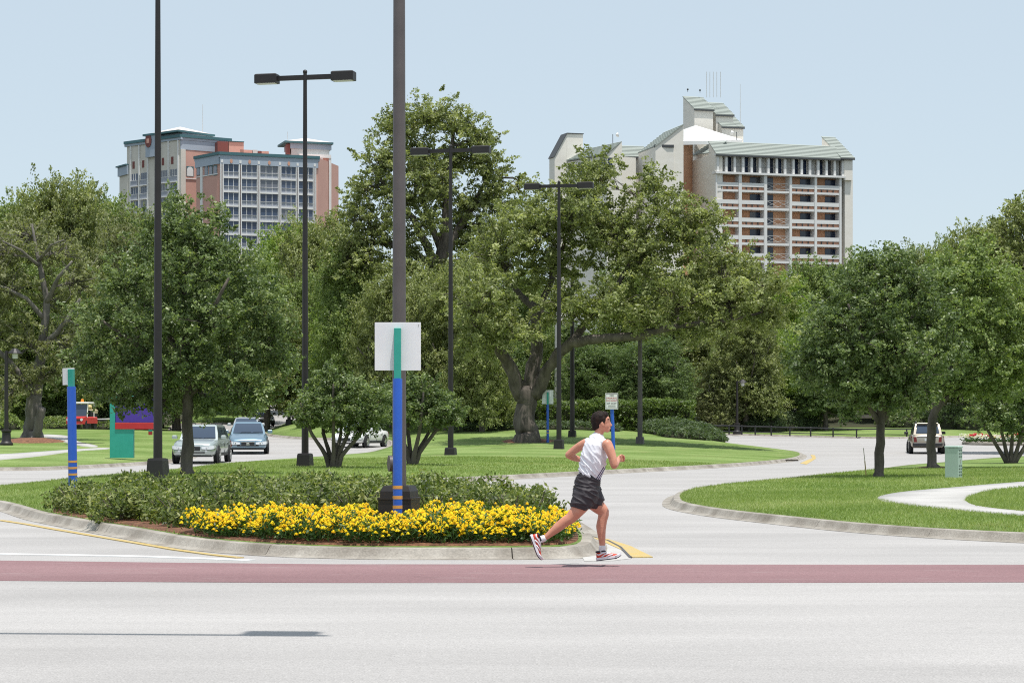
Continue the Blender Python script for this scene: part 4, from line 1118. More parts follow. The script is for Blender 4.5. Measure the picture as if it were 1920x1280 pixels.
def blob_clusters(blobs, dens, csize, rg, shell=0.42):
    """spray centres spread through a list of ellipsoids (centre, radii)"""
    C, Sz, src, D = [], [], [], []
    for bi, (c, r) in enumerate(blobs):
        vol = r[0] * r[1] * r[2]
        n = max(3, int(dens * vol ** 0.72))
        d = rg.normal(size=(n, 3)); d /= np.linalg.norm(d, axis=1, keepdims=True)
        rad = rg.random(n) ** shell
        out = rg.random(n) < .10; rad = np.where(out, rg.uniform(1.0, 1.32, n), rad)
        wob = 1 + 0.30 * np.sin(3.1 * d[:, 0] * 2 + bi) * np.cos(2.7 * d[:, 2] * 2 + bi * 1.7)
        q = np.array(c) + d * (rad * wob)[:, None] * np.array(r)
        C.append(q); Sz.append(csize * np.where(out, .7, 1.0) * rg.uniform(0.6, 1.35, n)); src += [bi] * n
        dd = d * np.array((1, 1, .6)) + rg.normal(size=(n, 3)) * .45 + np.array((0, 0, .18)); D.append(dd / np.linalg.norm(dd, axis=1, keepdims=True))
    return np.concatenate(C), np.concatenate(Sz), np.array(src), np.concatenate(D)

def wander(a, b, n, amp, rg, sag=0.0):
    a, b = Vector(a), Vector(b); L = (b - a).length; out = []
    for i in range(n + 1):
        f = i / n; k = math.sin(math.pi * f)
        j = Vector(rg.normal(size=3) * amp * L * k * (0.6 if i not in (0, n) else 0)); j.z += sag * L * k
        out.append(a.lerp(b, f) + j)
    return out

def make_tree(name, label, cat, group, base, limbs, blobs, lm, dens, csize, ln, wd, npc, seed, bark=None, flat=0.7, bare=0.0, twigs=0.5, up=0.55, shell=0.42, droop=0.0, nseg=9):
    """limbs: list of (points relative to base, radii); blobs relative to base"""
    rg = np.random.default_rng(seed)
    root = empty(name, base, label, cat, group)
    mb = MB(); nodes = []
    for pts, rad in limbs:
        # subdivide and roughen
        P2, R2 = [], []
        for i in range(len(pts) - 1):
            a, b = Vector(pts[i]), Vector(pts[i + 1])
            for k in range(3):
                f = k / 3; P2.append(a.lerp(b, f) + Vector(rg.normal(size=3)) * rad[i] * (0.10 if (i or k) else 0)); R2.append((rad[i] * (1 - f) + rad[i + 1] * f) * rg.uniform(.93, 1.08))
        P2.append(Vector(pts[-1])); R2.append(rad[-1])
        mb.tube(P2, R2, nseg)
        nodes += [(q, r) for q, r in zip(P2, R2)]
    C, Sz, src, Dr = blob_clusters(blobs, dens, csize, rg, shell)
    NP = np.array([tuple(q) for q, r in nodes]); NR = np.array([r for q, r in nodes])
    hi = NP[:, 2] > 0.25 * NP[:, 2].max()
    NP, NR = NP[hi], NR[hi]
    bn = []
    for c, r in blobs:                                   # a bough to every blob
        c = Vector(c) - Vector((0, 0, r[2] * .25)); k = int(np.argmin(((NP - np.array(c)) ** 2).sum(1) + 0.3 * np.maximum(0, NP[:, 2] - c.z) ** 2))
        w = wander(NP[k], c, 5, .07, rg, 0.04); r0 = min(NR[k] * .8, .03 + .018 * (c - Vector(NP[k])).length + .03)
        mb.tube(w, list(np.linspace(r0, r0 * .4, 6)), 6); bn.append((w, r0))
    for i in range(len(C)):                              # twigs
        if rg.random() < twigs:
            w, r0 = bn[src[i]]; q = w[rg.integers(2, 6)]
            t = wander(q, C[i], 3, .08, rg, 0.03); mb.tube(t, [r0 * .35, r0 * .28, r0 * .2, .012], 4, cap=False)
    tr = mb.build('trunk', bark or M_bark, root, smooth='all')
    keep = rg.random(len(C)) >= bare
    V, tone = leaf_quads(C[keep], Sz[keep], ln, wd, npc, 1.0, flat, rg, up, droop, dirs=Dr[keep])
    cr = bpy.data.objects.new('crown', quads_mesh('crown', V, lm, tone)); link(cr, root); tag(cr, kind='stuff')
    return root

def rel(base, u, v, d, dy=0.0):
    q = P(u, v, d + dy); return (q.x - base.x, q.y - base.y, q.z - base.z)
def px_blobs(base, d, lst):
    """(u, v, ru, rv, dy, depth radius) read off the photograph at the tree's own distance"""
    out = []
    for (u, v, ru, rv, dy, ry) in lst:
        k = d / FPX; out.append((rel(base, u, v, d, dy), (ru * k, ry, rv * k)))
    return out
def px_limb(base, d, pts):
    return ([rel(base, p[0], p[1], d, p[3] if len(p) > 3 else 0.0) for p in pts], [p[2] * d / FPX for p in pts])

# the great oak with its long low bough
d = 112.0; b = L_mid.at(988, 829); d = b.y
limbs = [px_limb(b, d, [(988, 838, 31), (988, 818, 23), (986, 790, 20), (988, 755, 20), (985, 738, 19), (984, 722, 11), (984, 714, 4)]),
         px_limb(b, d, [(980, 745, 16), (963, 705, 13, -.3), (950, 675, 11, -.6), (932, 652, 8, -1), (905, 625, 6, -1.6), (880, 590, 4, -2.2)]),
         px_limb(b, d, [(996, 745, 17), (1000, 700, 15, .3), (1006, 655, 12, .5), (1005, 610, 10, .8), (1000, 575, 8, 1), (978, 555, 6, 1.2), (955, 530, 4, 1.4)]),
         px_limb(b, d, [(1006, 600, 9, .8), (1020, 560, 7, 1.4), (1040, 510, 5, 2), (1060, 450, 3, 2.4)]),
         px_limb(b, d, [(1004, 742, 14), (1016, 715, 12, -.4), (1030, 688, 10.5, -.8), (1050, 660, 10, -1.2), (1072, 643, 10, -1.6), (1100, 637, 9, -2), (1140, 634, 9, -2.4), (1190, 630, 8, -2.8), (1230, 620, 7, -3), (1290, 608, 5, -3.2), (1370, 600, 3.2, -3.2), (1430, 585, 2, -3.2)]),
         px_limb(b, d, [(1072, 643, 8, -1.6), (1110, 590, 6, -1), (1160, 530, 4.5, -.5), (1200, 460, 3, 0), (1230, 400, 2, .4)])]
bl = [(905, 560, 60, 60, -2, 3.4), (935, 470, 60, 62, 1, 3.6), (1000, 420, 62, 55, 1, 3.4), (1075, 385, 62, 55, 0, 3.2), (1110, 320, 48, 34, 0, 2.2), (1140, 430, 66, 58, 1, 3.4), (1040, 500, 66, 50, 2.5, 3),
      (1195, 480, 66, 60, 0, 3.2), (1250, 395, 50, 50, 0, 2.4), (1225, 340, 34, 30, .4, 1.6), (1290, 440, 52, 50, -.5, 2.6), (1330, 400, 26, 26, -.4, 1.3), (1345, 490, 56, 46, -1.5, 2.6), (1270, 550, 70, 46, -2.4, 3), (1370, 555, 66, 42, -2.8, 2.8), (1430, 530, 46, 40, -2.5, 2.2), (1450, 590, 44, 34, -2.6, 2),
      (1150, 570, 70, 40, -2, 2.8), (1060, 570, 50, 38, -2, 2.4), (960, 620, 50, 26, -2.6, 2), (900, 640, 42, 30, -2.2, 2), (1330, 620, 60, 24, -3.2, 1.8), (1210, 600, 50, 20, -3, 1.6)]
make_tree('oak_tree', 'great live oak with a forked trunk and one long low bough reaching right', 'tree', 'oaks on the lawns', b, limbs, px_blobs(b, d, bl), M_leaf_oak, 27, 0.60, 0.20, 0.105, 58, 11, twigs=.42, flat=.62, shell=.5, droop=.12)

# the tallest oak behind it
d = 140.0; b = P(825, 800, d)
limbs = [px_limb(b, d, [(826, 812, 24), (826, 760, 18), (824, 640, 15), (822, 500, 13)]),
         px_limb(b, d, [(822, 505, 12), (832, 450, 10), (836, 390, 7), (842, 320, 5), (850, 250, 3)]),
         px_limb(b, d, [(820, 510, 10), (800, 460, 8, -.4), (775, 410, 6, -.8), (730, 360, 4, -1), (700, 320, 2.5, -1.2)]),
         px_limb(b, d, [(826, 490, 9), (860, 430, 7, .5), (890, 380, 5, .8), (915, 330, 3, 1)]),
         px_limb(b, d, [(815, 500, 9), (770, 470, 7, -.8), (720, 455, 5, -1.2), (670, 450, 3, -1.6)]),
         px_limb(b, d, [(828, 470, 7), (800, 400, 5, .6), (780, 330, 4, 1), (770, 260, 2.4, 1)])]
bl = [(800, 215, 66, 36, 0, 2.6), (745, 235, 40, 34, .5, 1.9), (860, 235, 44, 34, 0, 2), (905, 260, 36, 30, .5, 1.6), (915, 310, 38, 40, 0, 1.8), (860, 300, 54, 40, 1.5, 2.2), (790, 290, 60, 40, 1, 2.4), (720, 300, 48, 40, -.6, 2), (690, 350, 44, 34, -1, 1.8), (665, 395, 36, 28, -1, 1.5), (930, 370, 34, 40, 0, 1.6), (890, 385, 40, 40, .4, 1.8), (830, 365, 44, 26, 2.5, 1.6),
      (760, 370, 50, 34, -1, 2), (700, 430, 56, 34, -1.4, 2.2), (655, 455, 40, 30, -1.4, 1.7), (925, 440, 34, 38, .6, 1.7), (880, 455, 36, 32, 1, 1.6), (760, 455, 40, 26, -1.8, 1.6), (960, 400, 26, 30, 0, 1.2), (975, 350, 24, 18, 0, .9), (1000, 345, 20, 14, 0, .7), (690, 490, 60, 30, -1.8, 2.2), (800, 420, 34, 30, -2.6, 1.4), (870, 420, 40, 34, 2.6, 1.6), (840, 520, 70, 34, -2.6, 2.4), (900, 500, 50, 34, -1.5, 2), (800, 330, 60, 44, -2, 2), (770, 510, 60, 28, -2.4, 2.2), (640, 500, 34, 28, -1.6, 1.5)]
make_tree('oak_tree', 'tallest oak, sky showing through its open crown, behind the twin-headed lamp', 'tree', 'oaks on the lawns', b, limbs, px_blobs(b, d, bl), M_leaf_oak, 26, 0.60, 0.22, 0.115, 46, 12, twigs=.5, flat=.6, shell=.6, droop=.1)

# dark oak on the near lawn, left
b = L_mid.at(351, 890); d = b.y
limbs = [px_limb(b, d, [(350, 895, 16), (350, 880, 11.5), (352, 820, 10.5), (352, 760, 10), (350, 690, 8), (346, 600, 6), (345, 500, 3.5)]),
         px_limb(b, d, [(352, 740, 7), (310, 690, 5, -.3), (250, 640, 3.5, -.6), (190, 600, 2, -.8)]),
         px_limb(b, d, [(352, 745, 7), (400, 690, 5, .2), (460, 640, 3.5, .3), (520, 600, 2, .4)]),
         px_limb(b, d, [(350, 690, 6), (390, 600, 4, -.8), (430, 520, 2.5, -1.2)]), px_limb(b, d, [(350, 680, 6), (290, 590, 4, .8), (240, 510, 2.5, 1.2)])]
bl = [(340, 420, 54, 40, 0, 1.0), (390, 455, 58, 46, -.3, 1.1), (290, 470, 62, 48, 0, 1.1), (440, 500, 54, 44, .3, 1), (230, 530, 58, 48, 0, 1.1), (340, 520, 72, 50, -.9, 1.1), (480, 560, 54, 50, 0, 1), (190, 600, 52, 48, 0, 1), (280, 600, 66, 50, -.9, 1.1), (400, 600, 72, 54, -.9, 1.2), (500, 640, 52, 54, .2, 1),
      (170, 670, 44, 44, 0, .9), (240, 690, 58, 48, -.6, 1), (340, 690, 66, 46, -.7, 1.1), (440, 690, 60, 50, -.5, 1.1), (530, 690, 30, 40, .2, .7), (300, 745, 58, 32, .2, .9), (240, 748, 40, 30, 0, .8), (400, 750, 46, 28, .2, .9), (470, 745, 44, 34, 0, .9), (190, 730, 34, 26, 0, .6), (350, 600, 70, 50, .9, 1), (330, 375, 20, 22, 0, .4), (405, 405, 22, 24, 0, .45), (290, 425, 24, 22, .2, .45), (515, 610, 22, 22, 0, .4)]
make_tree('oak_tree', 'dense dark glossy oak on the near lawn beside the tall left lamp post', 'tree', 'oaks on the lawns', b, limbs, px_blobs(b, d, bl), M_leaf_dark, 128, 0.30, 0.115, 0.058, 40, 13, twigs=.22, flat=.8, shell=.55, nseg=12)

# grey-limbed oak at far left
b = L_left.at(62, 824); d = b.y
limbs = [px_limb(b, d, [(60, 830, 26), (60, 812, 18), (62, 770, 15), (66, 740, 14)]), px_limb(b, d, [(66, 826, 9, -.3), (70, 805, 8.5, -.5), (74, 785, 8, -.6), (79, 764, 7.5, -.7)]),
         px_limb(b, d, [(66, 745, 12), (72, 690, 10), (80, 640, 9), (88, 560, 6), (70, 480, 4), (60, 420, 2)]), px_limb(b, d, [(80, 650, 8), (100, 630, 6, -.6), (125, 600, 4, -1), (150, 560, 2.5, -1.4)]),
         px_limb(b, d, [(64, 750, 8), (30, 690, 6, -.5), (-10, 650, 4, -1), (-60, 600, 3, -1.2)]), px_limb(b, d, [(84, 600, 5), (50, 560, 4, -.8), (10, 540, 3, -1.2), (-20, 530, 2, -1.5)]), px_limb(b, d, [(86, 570, 5), (110, 520, 3.4, -1), (135, 490, 2, -1.4)]),
         px_limb(b, d, [(75, 500, 3.4), (40, 470, 2.4, -1.3), (5, 452, 1.6, -1.8)]), px_limb(b, d, [(72, 490, 3.4), (95, 460, 2.2, -1.2), (120, 450, 1.4, -1.6)])]
bl = [(50, 440, 60, 44, 1, 2), (0, 470, 50, 50, 0, 2), (110, 470, 54, 44, .5, 2), (150, 530, 48, 50, 0, 1.8), (20, 540, 54, 46, 0, 2), (90, 560, 50, 44, 1.4, 1.8), (-20, 610, 50, 50, 0, 2), (50, 640, 50, 44, 0, 1.8), (120, 640, 50, 46, -.6, 1.8), (170, 610, 40, 46, 0, 1.5), (20, 700, 50, 34, -.5, 1.7), (100, 700, 40, 30, -.4, 1.4), (-40, 520, 50, 60, 0, 2), (60, 720, 30, 24, -1, 1), (10, 740, 30, 30, -1.5, 1)]
make_tree('oak_tree', 'ageing oak with bare grey limbs standing on the mulch ring at far left', 'tree', 'oaks on the lawns', b, limbs, px_blobs(b, d, bl), M_leaf_olive, 24, 0.52, 0.19, 0.10, 42, 14, bark=M_barkp, bare=.12, twigs=.9, flat=.6, shell=.6, droop=.1)

# two small multi-stemmed trees
def multi(u, v, spread, bl, label, seed, stems):
    b = L_mid.at(u, v); d = b.y
    limbs = []
    for k, (du, top, bend) in enumerate(stems):
        dy = 0.5 * math.sin(k * 2.4)
        limbs.append(px_limb(b, d, [(u + du * .10, v + 4, 6.0, 0), (u + du * .22, v - 22, 4.4, dy * .3), (u + du * .55 + bend, v - 62, 3.3, dy * .7), (u + du * .85, top + 30, 2.6, dy), (u + du, top, 1.5, dy * 1.2)]))
    make_tree('holly_tree', label, 'tree', 'small multi-stemmed trees', b, limbs, px_blobs(b, d, bl), M_leaf_dark, 190, 0.24, 0.105, 0.055, 38, seed, twigs=.3, flat=.85, shell=.6)
multi(625, 876, 70, [(625, 735, 42, 30, 0, .8), (585, 755, 32, 28, .2, .7), (670, 750, 40, 32, -.2, .8), (640, 770, 46, 24, -.4, .8), (700, 775, 34, 26, 0, .7), (570, 780, 24, 22, 0, .5), (615, 705, 26, 22, 0, .5), (605, 790, 30, 18, .3, .6), (675, 800, 34, 18, 0, .6), (720, 740, 20, 24, .2, .5), (640, 720, 26, 22, .3, .5)],
      'small multi-stemmed tree with glossy leaves in front of the white car', 21, [(-62, 755, -6), (-28, 735, -3), (0, 720, 0), (18, 745, 4), (38, 750, 6), (72, 770, 10)])
multi(772, 871, 60, [(790, 735, 36, 30, 0, .8), (755, 745, 32, 28, .2, .7), (825, 755, 32, 30, 0, .7), (790, 770, 46, 26, -.3, .8), (845, 790, 22, 18, 0, .5), (770, 715, 26, 18, 0, .5), (735, 765, 24, 24, 0, .5), (805, 790, 34, 16, 0, .6), (850, 765, 20, 20, 0, .4)],
      'small multi-stemmed tree half hidden by the thick lamp post', 22, [(-34, 740, -4), (-8, 735, -3), (22, 735, 3), (48, 750, 6), (62, 770, 10)])

# right-hand trees
b = L_right.at(1648, 894); d = b.y
limbs = [px_limb(b, d, [(1648, 899, 11), (1648, 885, 9), (1650, 830, 8.4), (1652, 785, 8.2), (1656, 740, 7.4), (1660, 660, 5.5), (1662, 560, 3.5)]), px_limb(b, d, [(1650, 795, 6), (1630, 760, 5), (1590, 715, 3.4), (1550, 680, 2)]), px_limb(b, d, [(1655, 790, 6), (1672, 755, 5), (1720, 700, 3.5), (1760, 660, 2)]), px_limb(b, d, [(1656, 720, 5), (1620, 640, 3.5, -.6), (1590, 570, 2, -.9)]), px_limb(b, d, [(1658, 700, 5), (1700, 620, 3.5, .6), (1730, 550, 2, .9)])]
bl = [(1660, 510, 56, 40, 0, 1), (1600, 540, 54, 44, .2, 1), (1715, 540, 54, 44, 0, 1), (1560, 600, 52, 44, 0, 1), (1640, 580, 66, 46, -.8, 1.1), (1740, 600, 52, 48, .2, 1), (1530, 650, 46, 40, .1, .9), (1600, 650, 64, 44, -.7, 1.1), (1690, 650, 66, 46, -.8, 1.1), (1770, 660, 40, 44, .2, .8), (1550, 705, 44, 36, 0, .9), (1620, 715, 56, 36, -.5, 1), (1700, 715, 56, 36, -.4, 1), (1600, 750, 36, 22, 0, .7), (1655, 745, 44, 24, -.2, .8), (1720, 745, 36, 20, 0, .7), (1500, 690, 30, 30, .2, .6), (1650, 640, 70, 50, .9, 1), (1685, 475, 24, 22, 0, .4), (1625, 485, 24, 24, 0, .4)]
make_tree('oak_tree', 'young straight-trunked oak beside the marker stake on the right lawn', 'tree', 'oaks on the lawns', b, limbs, px_blobs(b, d, bl), M_leaf_dark, 138, 0.30, 0.115, 0.058, 40, 15, twigs=.22, flat=.8, shell=.55, nseg=12)
b = L_right.at(1748, 878); d = b.y
limbs = [px_limb(b, d, [(1750, 883, 13), (1748, 868, 9.5), (1746, 820, 8.5), (1748, 785, 8.5), (1760, 745, 7), (1780, 690, 5), (1800, 600, 3)]), px_limb(b, d, [(1755, 772, 5), (1775, 745, 4), (1810, 720, 3), (1860, 690, 2)]), px_limb(b, d, [(1752, 765, 5), (1745, 700, 4), (1740, 620, 2.5)])]
bl = [(1790, 510, 60, 44, 0, 1.4), (1850, 530, 60, 50, 0, 1.4), (1740, 560, 50, 50, .8, 1.2), (1820, 600, 66, 50, -.6, 1.4), (1890, 600, 54, 60, .2, 1.4), (1770, 640, 56, 46, .4, 1.2), (1850, 670, 60, 44, -.5, 1.3), (1920, 680, 50, 50, 0, 1.3), (1800, 715, 50, 32, 0, 1.1), (1750, 720, 40, 26, 0, .9), (1870, 725, 44, 28, -.3, 1), (1830, 475, 30, 26, 0, .7)]
make_tree('oak_tree', 'leaning dark-trunked oak on a small mulch ring in front of the tan car', 'tree', 'oaks on the lawns', b, limbs, px_blobs(b, d, bl), M_leaf_mid, 105, 0.36, 0.135, 0.068, 40, 16, twigs=.25, flat=.75, shell=.55)
# multi-stemmed tree at right edge
b = L_right.at(1898, 868); d = b.y
limbs = [px_limb(b, d, [(1895 + s * .1, 872, 5), (1895 + s * .5, 835, 3.6), (1895 + s, 790, 2.4)]) for s in (-52, -22, 4, 28, 55)]
bl = [(1895, 745, 40, 34, 0, .9), (1855, 765, 34, 30, 0, .8), (1930, 760, 36, 34, 0, .9), (1880, 790, 40, 20, -.3, .8), (1840, 730, 28, 28, .2, .7), (1910, 800, 30, 18, 0, .6)]
make_tree('holly_tree', 'dark multi-stemmed small tree at the right edge by the red flowers', 'tree', 'small multi-stemmed trees', b, limbs, px_blobs(b, d, bl), M_leaf_dark, 110, 0.3, 0.13, 0.066, 38, 23, twigs=.3, flat=.85, shell=.6)

# big light oak filling the right edge behind them
d = 118.0; b = P(1935, 815, d)
limbs = [px_limb(b, d, [(1935, 822, 20), (1935, 760, 15), (1930, 680, 12), (1925, 560, 8), (1915, 470, 4)]), px_limb(b, d, [(1930, 690, 9), (1890, 600, 6), (1850, 540, 3)])]
bl = [(1900, 430, 50, 40, 0, 2), (1935, 400, 50, 34, 0, 2), (1860, 470, 48, 44, 0, 2), (1920, 500, 70, 54, -.8, 2.4), (1850, 540, 52, 44, .4, 2), (1900, 580, 70, 50, -.8, 2.4), (1960, 560, 60, 80, 0, 2.6), (1870, 640, 60, 50, 0, 2.2), (1940, 660, 60, 50, -.6, 2.4), (1985, 450, 50, 60, 0, 2.4), (1905, 390, 18, 16, 0, .8), (1880, 720, 50, 36, 0, 1.8), (1950, 730, 50, 40, 0, 2)]
make_tree('oak_tree', 'broad light-leaved oak rising at the right edge of the view', 'tree', 'oaks on the lawns', b, limbs, px_blobs(b, d, bl), M_leaf_oak, 26, 0.55, 0.20, 0.10, 52, 17, twigs=.3, flat=.6, shell=.5, droop=.15)

# ---- background trees: a few kinds, each copied with its own size -------------
def proto(kind, seed, lm, bark, dens=15, csize=.95, npc=34, ln=.30, wd=.165, bare=0.0):
    """a full-grown tree about 18 m tall and 13 m across"""
    rg = np.random.default_rng(seed); H_, W_ = 18.0, 6.6
    limbs = [([(0, 0, -1.5), (0.1, 0, 2.5), (0, .2, 5.5), (.5, 0, 9.5), (.3, .2, 14.5)], [.62, .46, .40, .28, .10])]
    for k in range(7):
        a = k * .93 + rg.random(); r = rg.uniform(3, 5.4); z = rg.uniform(7.5, 14.5)
        limbs.append(([(0, 0, 4.2 + k * .6), (r * .45 * math.cos(a), r * .45 * math.sin(a), (4.2 + z) / 2 + .6), (r * math.cos(a), r * math.sin(a), z)], [.24, .16, .07]))
    bl = []
    for k in range(24):
        a = k * 2.399 + rg.uniform(-.3, .3); z = 4.6 + 11.6 * (k / 23) ** .85; f = math.sin(math.pi * min(1, (z - 1.5) / 17.0)) ** .6
        r = W_ * .78 * f * rg.uniform(.55, 1.05); q = rg.uniform(1.5, 2.6)
        bl.append(((r * math.cos(a), r * math.sin(a), z), (q * 1.15, q * 1.15, q * .8)))
    for k in range(8):
        a = k * 2.1 + 1; r = W_ * rg.uniform(.55, .85); bl.append(((r * math.cos(a), r * math.sin(a), rg.uniform(3.2, 9)), (2.2, 2.2, 1.6)))
    bl += [((0, 0, 16.3), (1.9, 1.9, 1.3)), ((0, 0, 10), (3.4, 3.4, 3.6)), ((rg.uniform(-2, 2), rg.uniform(-2, 2), 15.4), (1.6, 1.6, 1.3))]
    return make_tree(kind, None, None, None, Vector((0, 0, 0)), limbs, bl, lm, dens, csize, ln, wd, npc, seed, bark=bark, twigs=.25, flat=.7, shell=.55, bare=bare, droop=.08)
kinds = {'oak': proto('shade_tree', 41, M_leaf_oak, M_bark), 'mid': proto('shade_tree', 42, M_leaf_mid, M_bark), 'light': proto('shade_tree', 43, M_leaf_light, M_bark, dens=13),
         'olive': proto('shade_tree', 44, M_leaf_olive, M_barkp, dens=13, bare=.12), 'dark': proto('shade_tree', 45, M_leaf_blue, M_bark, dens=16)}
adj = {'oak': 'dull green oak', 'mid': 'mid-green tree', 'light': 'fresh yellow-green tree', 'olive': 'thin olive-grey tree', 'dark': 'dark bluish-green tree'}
used = set()
def far_tree(kind, u, vt, hw, d, where, vb=None, lead=''):
    x = (u - CU) / FPX * d
    z = zroad(x, d) - 0.2
    if vb is not None: z = EYE + (CV - vb) / FPX * d
    h = (EYE + (CV - vt) / FPX * d - z) / 18.4; w = min(max(hw * d / FPX / 6.0, .66 * h), 1.25 * h)
    src = kinds[kind]
    o = src if kind not in used else copy_tree(src)
    used.add(kind)
    o.location = (x, d, z); o.rotation_euler = (0, 0, random.uniform(0, 6.28)); o.scale = (w, w * random.uniform(.9, 1.1), h)
    tag(o, (lead + adj[kind] + ' ' + where), 'tree', 'trees beyond the lawns')
    return o
FT_ = [('mid', 25, 352, 105, 165, 'at the far left skyline over the grey-limbed oak'), ('oak', 115, 318, 80, 160, 'with a ragged top beneath the low wing of the pink hotel'), ('mid', 195, 345, 85, 172, 'under the far left corner of the pink hotel'),
       ('olive', 262, 385, 70, 150, 'between the tall left lamp and the pink hotel'), ('oak', -40, 400, 100, 150, 'cut by the left edge of the view'), ('light', 545, 402, 62, 190, 'in front of the pink hotel by the second lamp'),
       ('mid', 470, 470, 80, 175, 'just right of the near dark oak'), ('oak', 610, 392, 70, 165, 'left of the tallest oak'), ('mid', 560, 510, 80, 155, 'behind the second lamp post at mid height'), ('light', 640, 545, 60, 148, 'low between the second lamp and the thick lamp post'),
       ('oak', 700, 520, 90, 150, 'behind the white sign back'), ('oak', 790, 560, 80, 146, 'behind the two small multi-stemmed trees'), ('dark', 700, 640, 80, 160, 'in shade low behind the thick lamp post'), ('olive', 860, 560, 70, 150, 'beside the third lamp post'),
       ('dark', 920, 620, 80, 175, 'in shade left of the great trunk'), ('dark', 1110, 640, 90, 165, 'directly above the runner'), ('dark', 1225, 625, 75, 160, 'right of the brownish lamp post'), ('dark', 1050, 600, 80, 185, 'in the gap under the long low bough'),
       ('olive', 1348, 690, 52, 165, 'small and rounded beside the slim garden lamp'), ('olive', 1300, 650, 40, 175, 'small, left of the rounded olive one'), ('dark', 1340, 600, 90, 200, 'in shade above the hedge end'), ('light', 1440, 500, 80, 185, 'under the balconies of the white hotel'),
       ('light', 1430, 600, 66, 172, 'with its lower crown over the rounded junipers'), ('mid', 1535, 480, 80, 190, 'at the foot of the right end of the white hotel'), ('dark', 1500, 610, 76, 178, 'in shade over the rounded junipers'), ('mid', 1620, 465, 80, 200, 'on the skyline behind the young straight oak'),
       ('oak', 1715, 452, 80, 190, 'on the skyline right of the young straight oak'), ('mid', 1800, 440, 70, 180, 'on the skyline above the leaning oak'), ('oak', 1860, 405, 60, 170, 'on the skyline left of the broad right-edge oak'), ('dark', 1600, 640, 80, 195, 'in shade behind the young straight oak'),
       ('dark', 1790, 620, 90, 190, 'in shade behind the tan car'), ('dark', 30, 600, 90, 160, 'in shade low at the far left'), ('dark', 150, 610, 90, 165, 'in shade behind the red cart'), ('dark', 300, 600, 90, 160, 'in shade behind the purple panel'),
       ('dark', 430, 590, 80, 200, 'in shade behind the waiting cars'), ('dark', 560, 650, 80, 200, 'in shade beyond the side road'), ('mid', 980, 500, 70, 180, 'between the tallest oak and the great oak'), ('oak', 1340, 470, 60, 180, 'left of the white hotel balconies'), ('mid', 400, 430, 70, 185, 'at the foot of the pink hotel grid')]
FT_ += [('oak', 838, 488, 80, 131, 'in front of the tallest oak trunk, right of the thick lamp post'), ('oak', 735, 500, 80, 134, 'in front of the tallest oak, left of its trunk'), ('mid', 655, 455, 66, 140, 'left of the tallest oak at mid height'), ('oak', 905, 540, 56, 127, 'between the third lamp post and the great oak'),
        ('mid', 330, 470, 90, 150, 'behind the near dark oak on its left'), ('oak', 500, 560, 80, 150, 'between the near dark oak and the second lamp post'), ('dark', 600, 640, 80, 170, 'low behind the first multi-stemmed tree'), ('dark', 800, 640, 80, 185, 'low between the two closest twin-headed lamps'),
        ('oak', 1400, 560, 70, 165, 'at the tip of the long low bough'), ('oak', 1290, 520, 80, 170, 'behind the right part of the great oak crown'), ('mid', 1200, 480, 90, 175, 'hidden mostly behind the great oak crown'), ('light', 600, 470, 60, 200, 'glowing between the second lamp and the tallest oak'), ('mid', 1480, 520, 70, 195, 'at the foot of the balconies, right of the yellow-green tree'),
        ('oak', 1680, 560, 90, 180, 'in the middle distance behind the right-hand trunks'), ('mid', 80, 470, 90, 150, 'behind the bare grey limbs on the left'), ('oak', 220, 480, 90, 148, 'behind the left edge of the near dark oak')]
for t in FT_: far_tree(*t)
o = far_tree('dark', 1548, 640, 60, 166, 'with a thick dark trunk standing on the verge by the rail', vb=812, lead='stout ')
# ------------------------------------------------------------------ flower bed, shrubs, hedges, ground cover, grass
M_leaf_haw = leaf_mat('shrub_leaves', (0.05, 0.075, 0.02), (0.14, 0.185, 0.045), (0.40, 0.41, 0.18), 0.5, spec=0.4)
M_leaf_mari = leaf_mat('marigold_leaves', (0.03, 0.075, 0.015), (0.055, 0.125, 0.025), (0.10, 0.18, 0.05), 0.5)
M_leaf_hedge = leaf_mat('hedge_leaves', (0.06, 0.095, 0.02), (0.12, 0.18, 0.04), (0.22, 0.28, 0.08), 0.42)
M_leaf_jun = leaf_mat('juniper_leaves', (0.055, 0.085, 0.035), (0.10, 0.145, 0.065), (0.17, 0.215, 0.11), 0.55)
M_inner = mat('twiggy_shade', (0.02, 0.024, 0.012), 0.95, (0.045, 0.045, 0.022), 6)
M_petal = leaf_mat('marigold_petals', (0.74, 0.36, 0.008), (0.86, 0.64, 0.012), (0.90, 0.76, 0.04), 0.6, trans=0.15, spec=0.2)
M_begred = leaf_mat('red_petals', (0.5, 0.015, 0.04), (0.62, 0.03, 0.07), (0.7, 0.10, 0.14), 0.6)
M_begwhite = leaf_mat('white_petals', (0.62, 0.58, 0.56), (0.75, 0.72, 0.70), (0.8, 0.8, 0.78), 0.6)

def blossom_quads(c, r, rg):
    """two rings of ruffled petals round a low dome"""
    V, T = [], []
    t0 = rg.uniform(.25, .9)
    for ring, (rr, z, n, dn) in enumerate(((r, -.05, 8, .22), (r * .84, .22, 7, .16), (r * .58, .42, 6, .08), (r * .30, .52, 4, -.05))):
        for k in range(n):
            a = 2 * math.pi * (k + ring * .5 + rg.uniform(-.2, .2)) / n; w = 3.5 * rr / n
            u = np.array((math.cos(a), math.sin(a), 0)); s = np.array((-math.sin(a), math.cos(a), 0)); up = np.array((0, 0, 1.0))
            b = c + u * rr * .3 + up * (z * r + r * .14); e = c + u * rr * rg.uniform(.88, 1.05) + up * (z * r - r * dn + rg.uniform(-.06, .06) * r)
            V.append([b - s * w * .35, e - s * w * .5, e + s * w * .5, b + s * w * .35]); T.append(np.clip(t0 + rg.normal(0, .12) + .1 * (ring - 1.5), 0, 1))
    return V, T

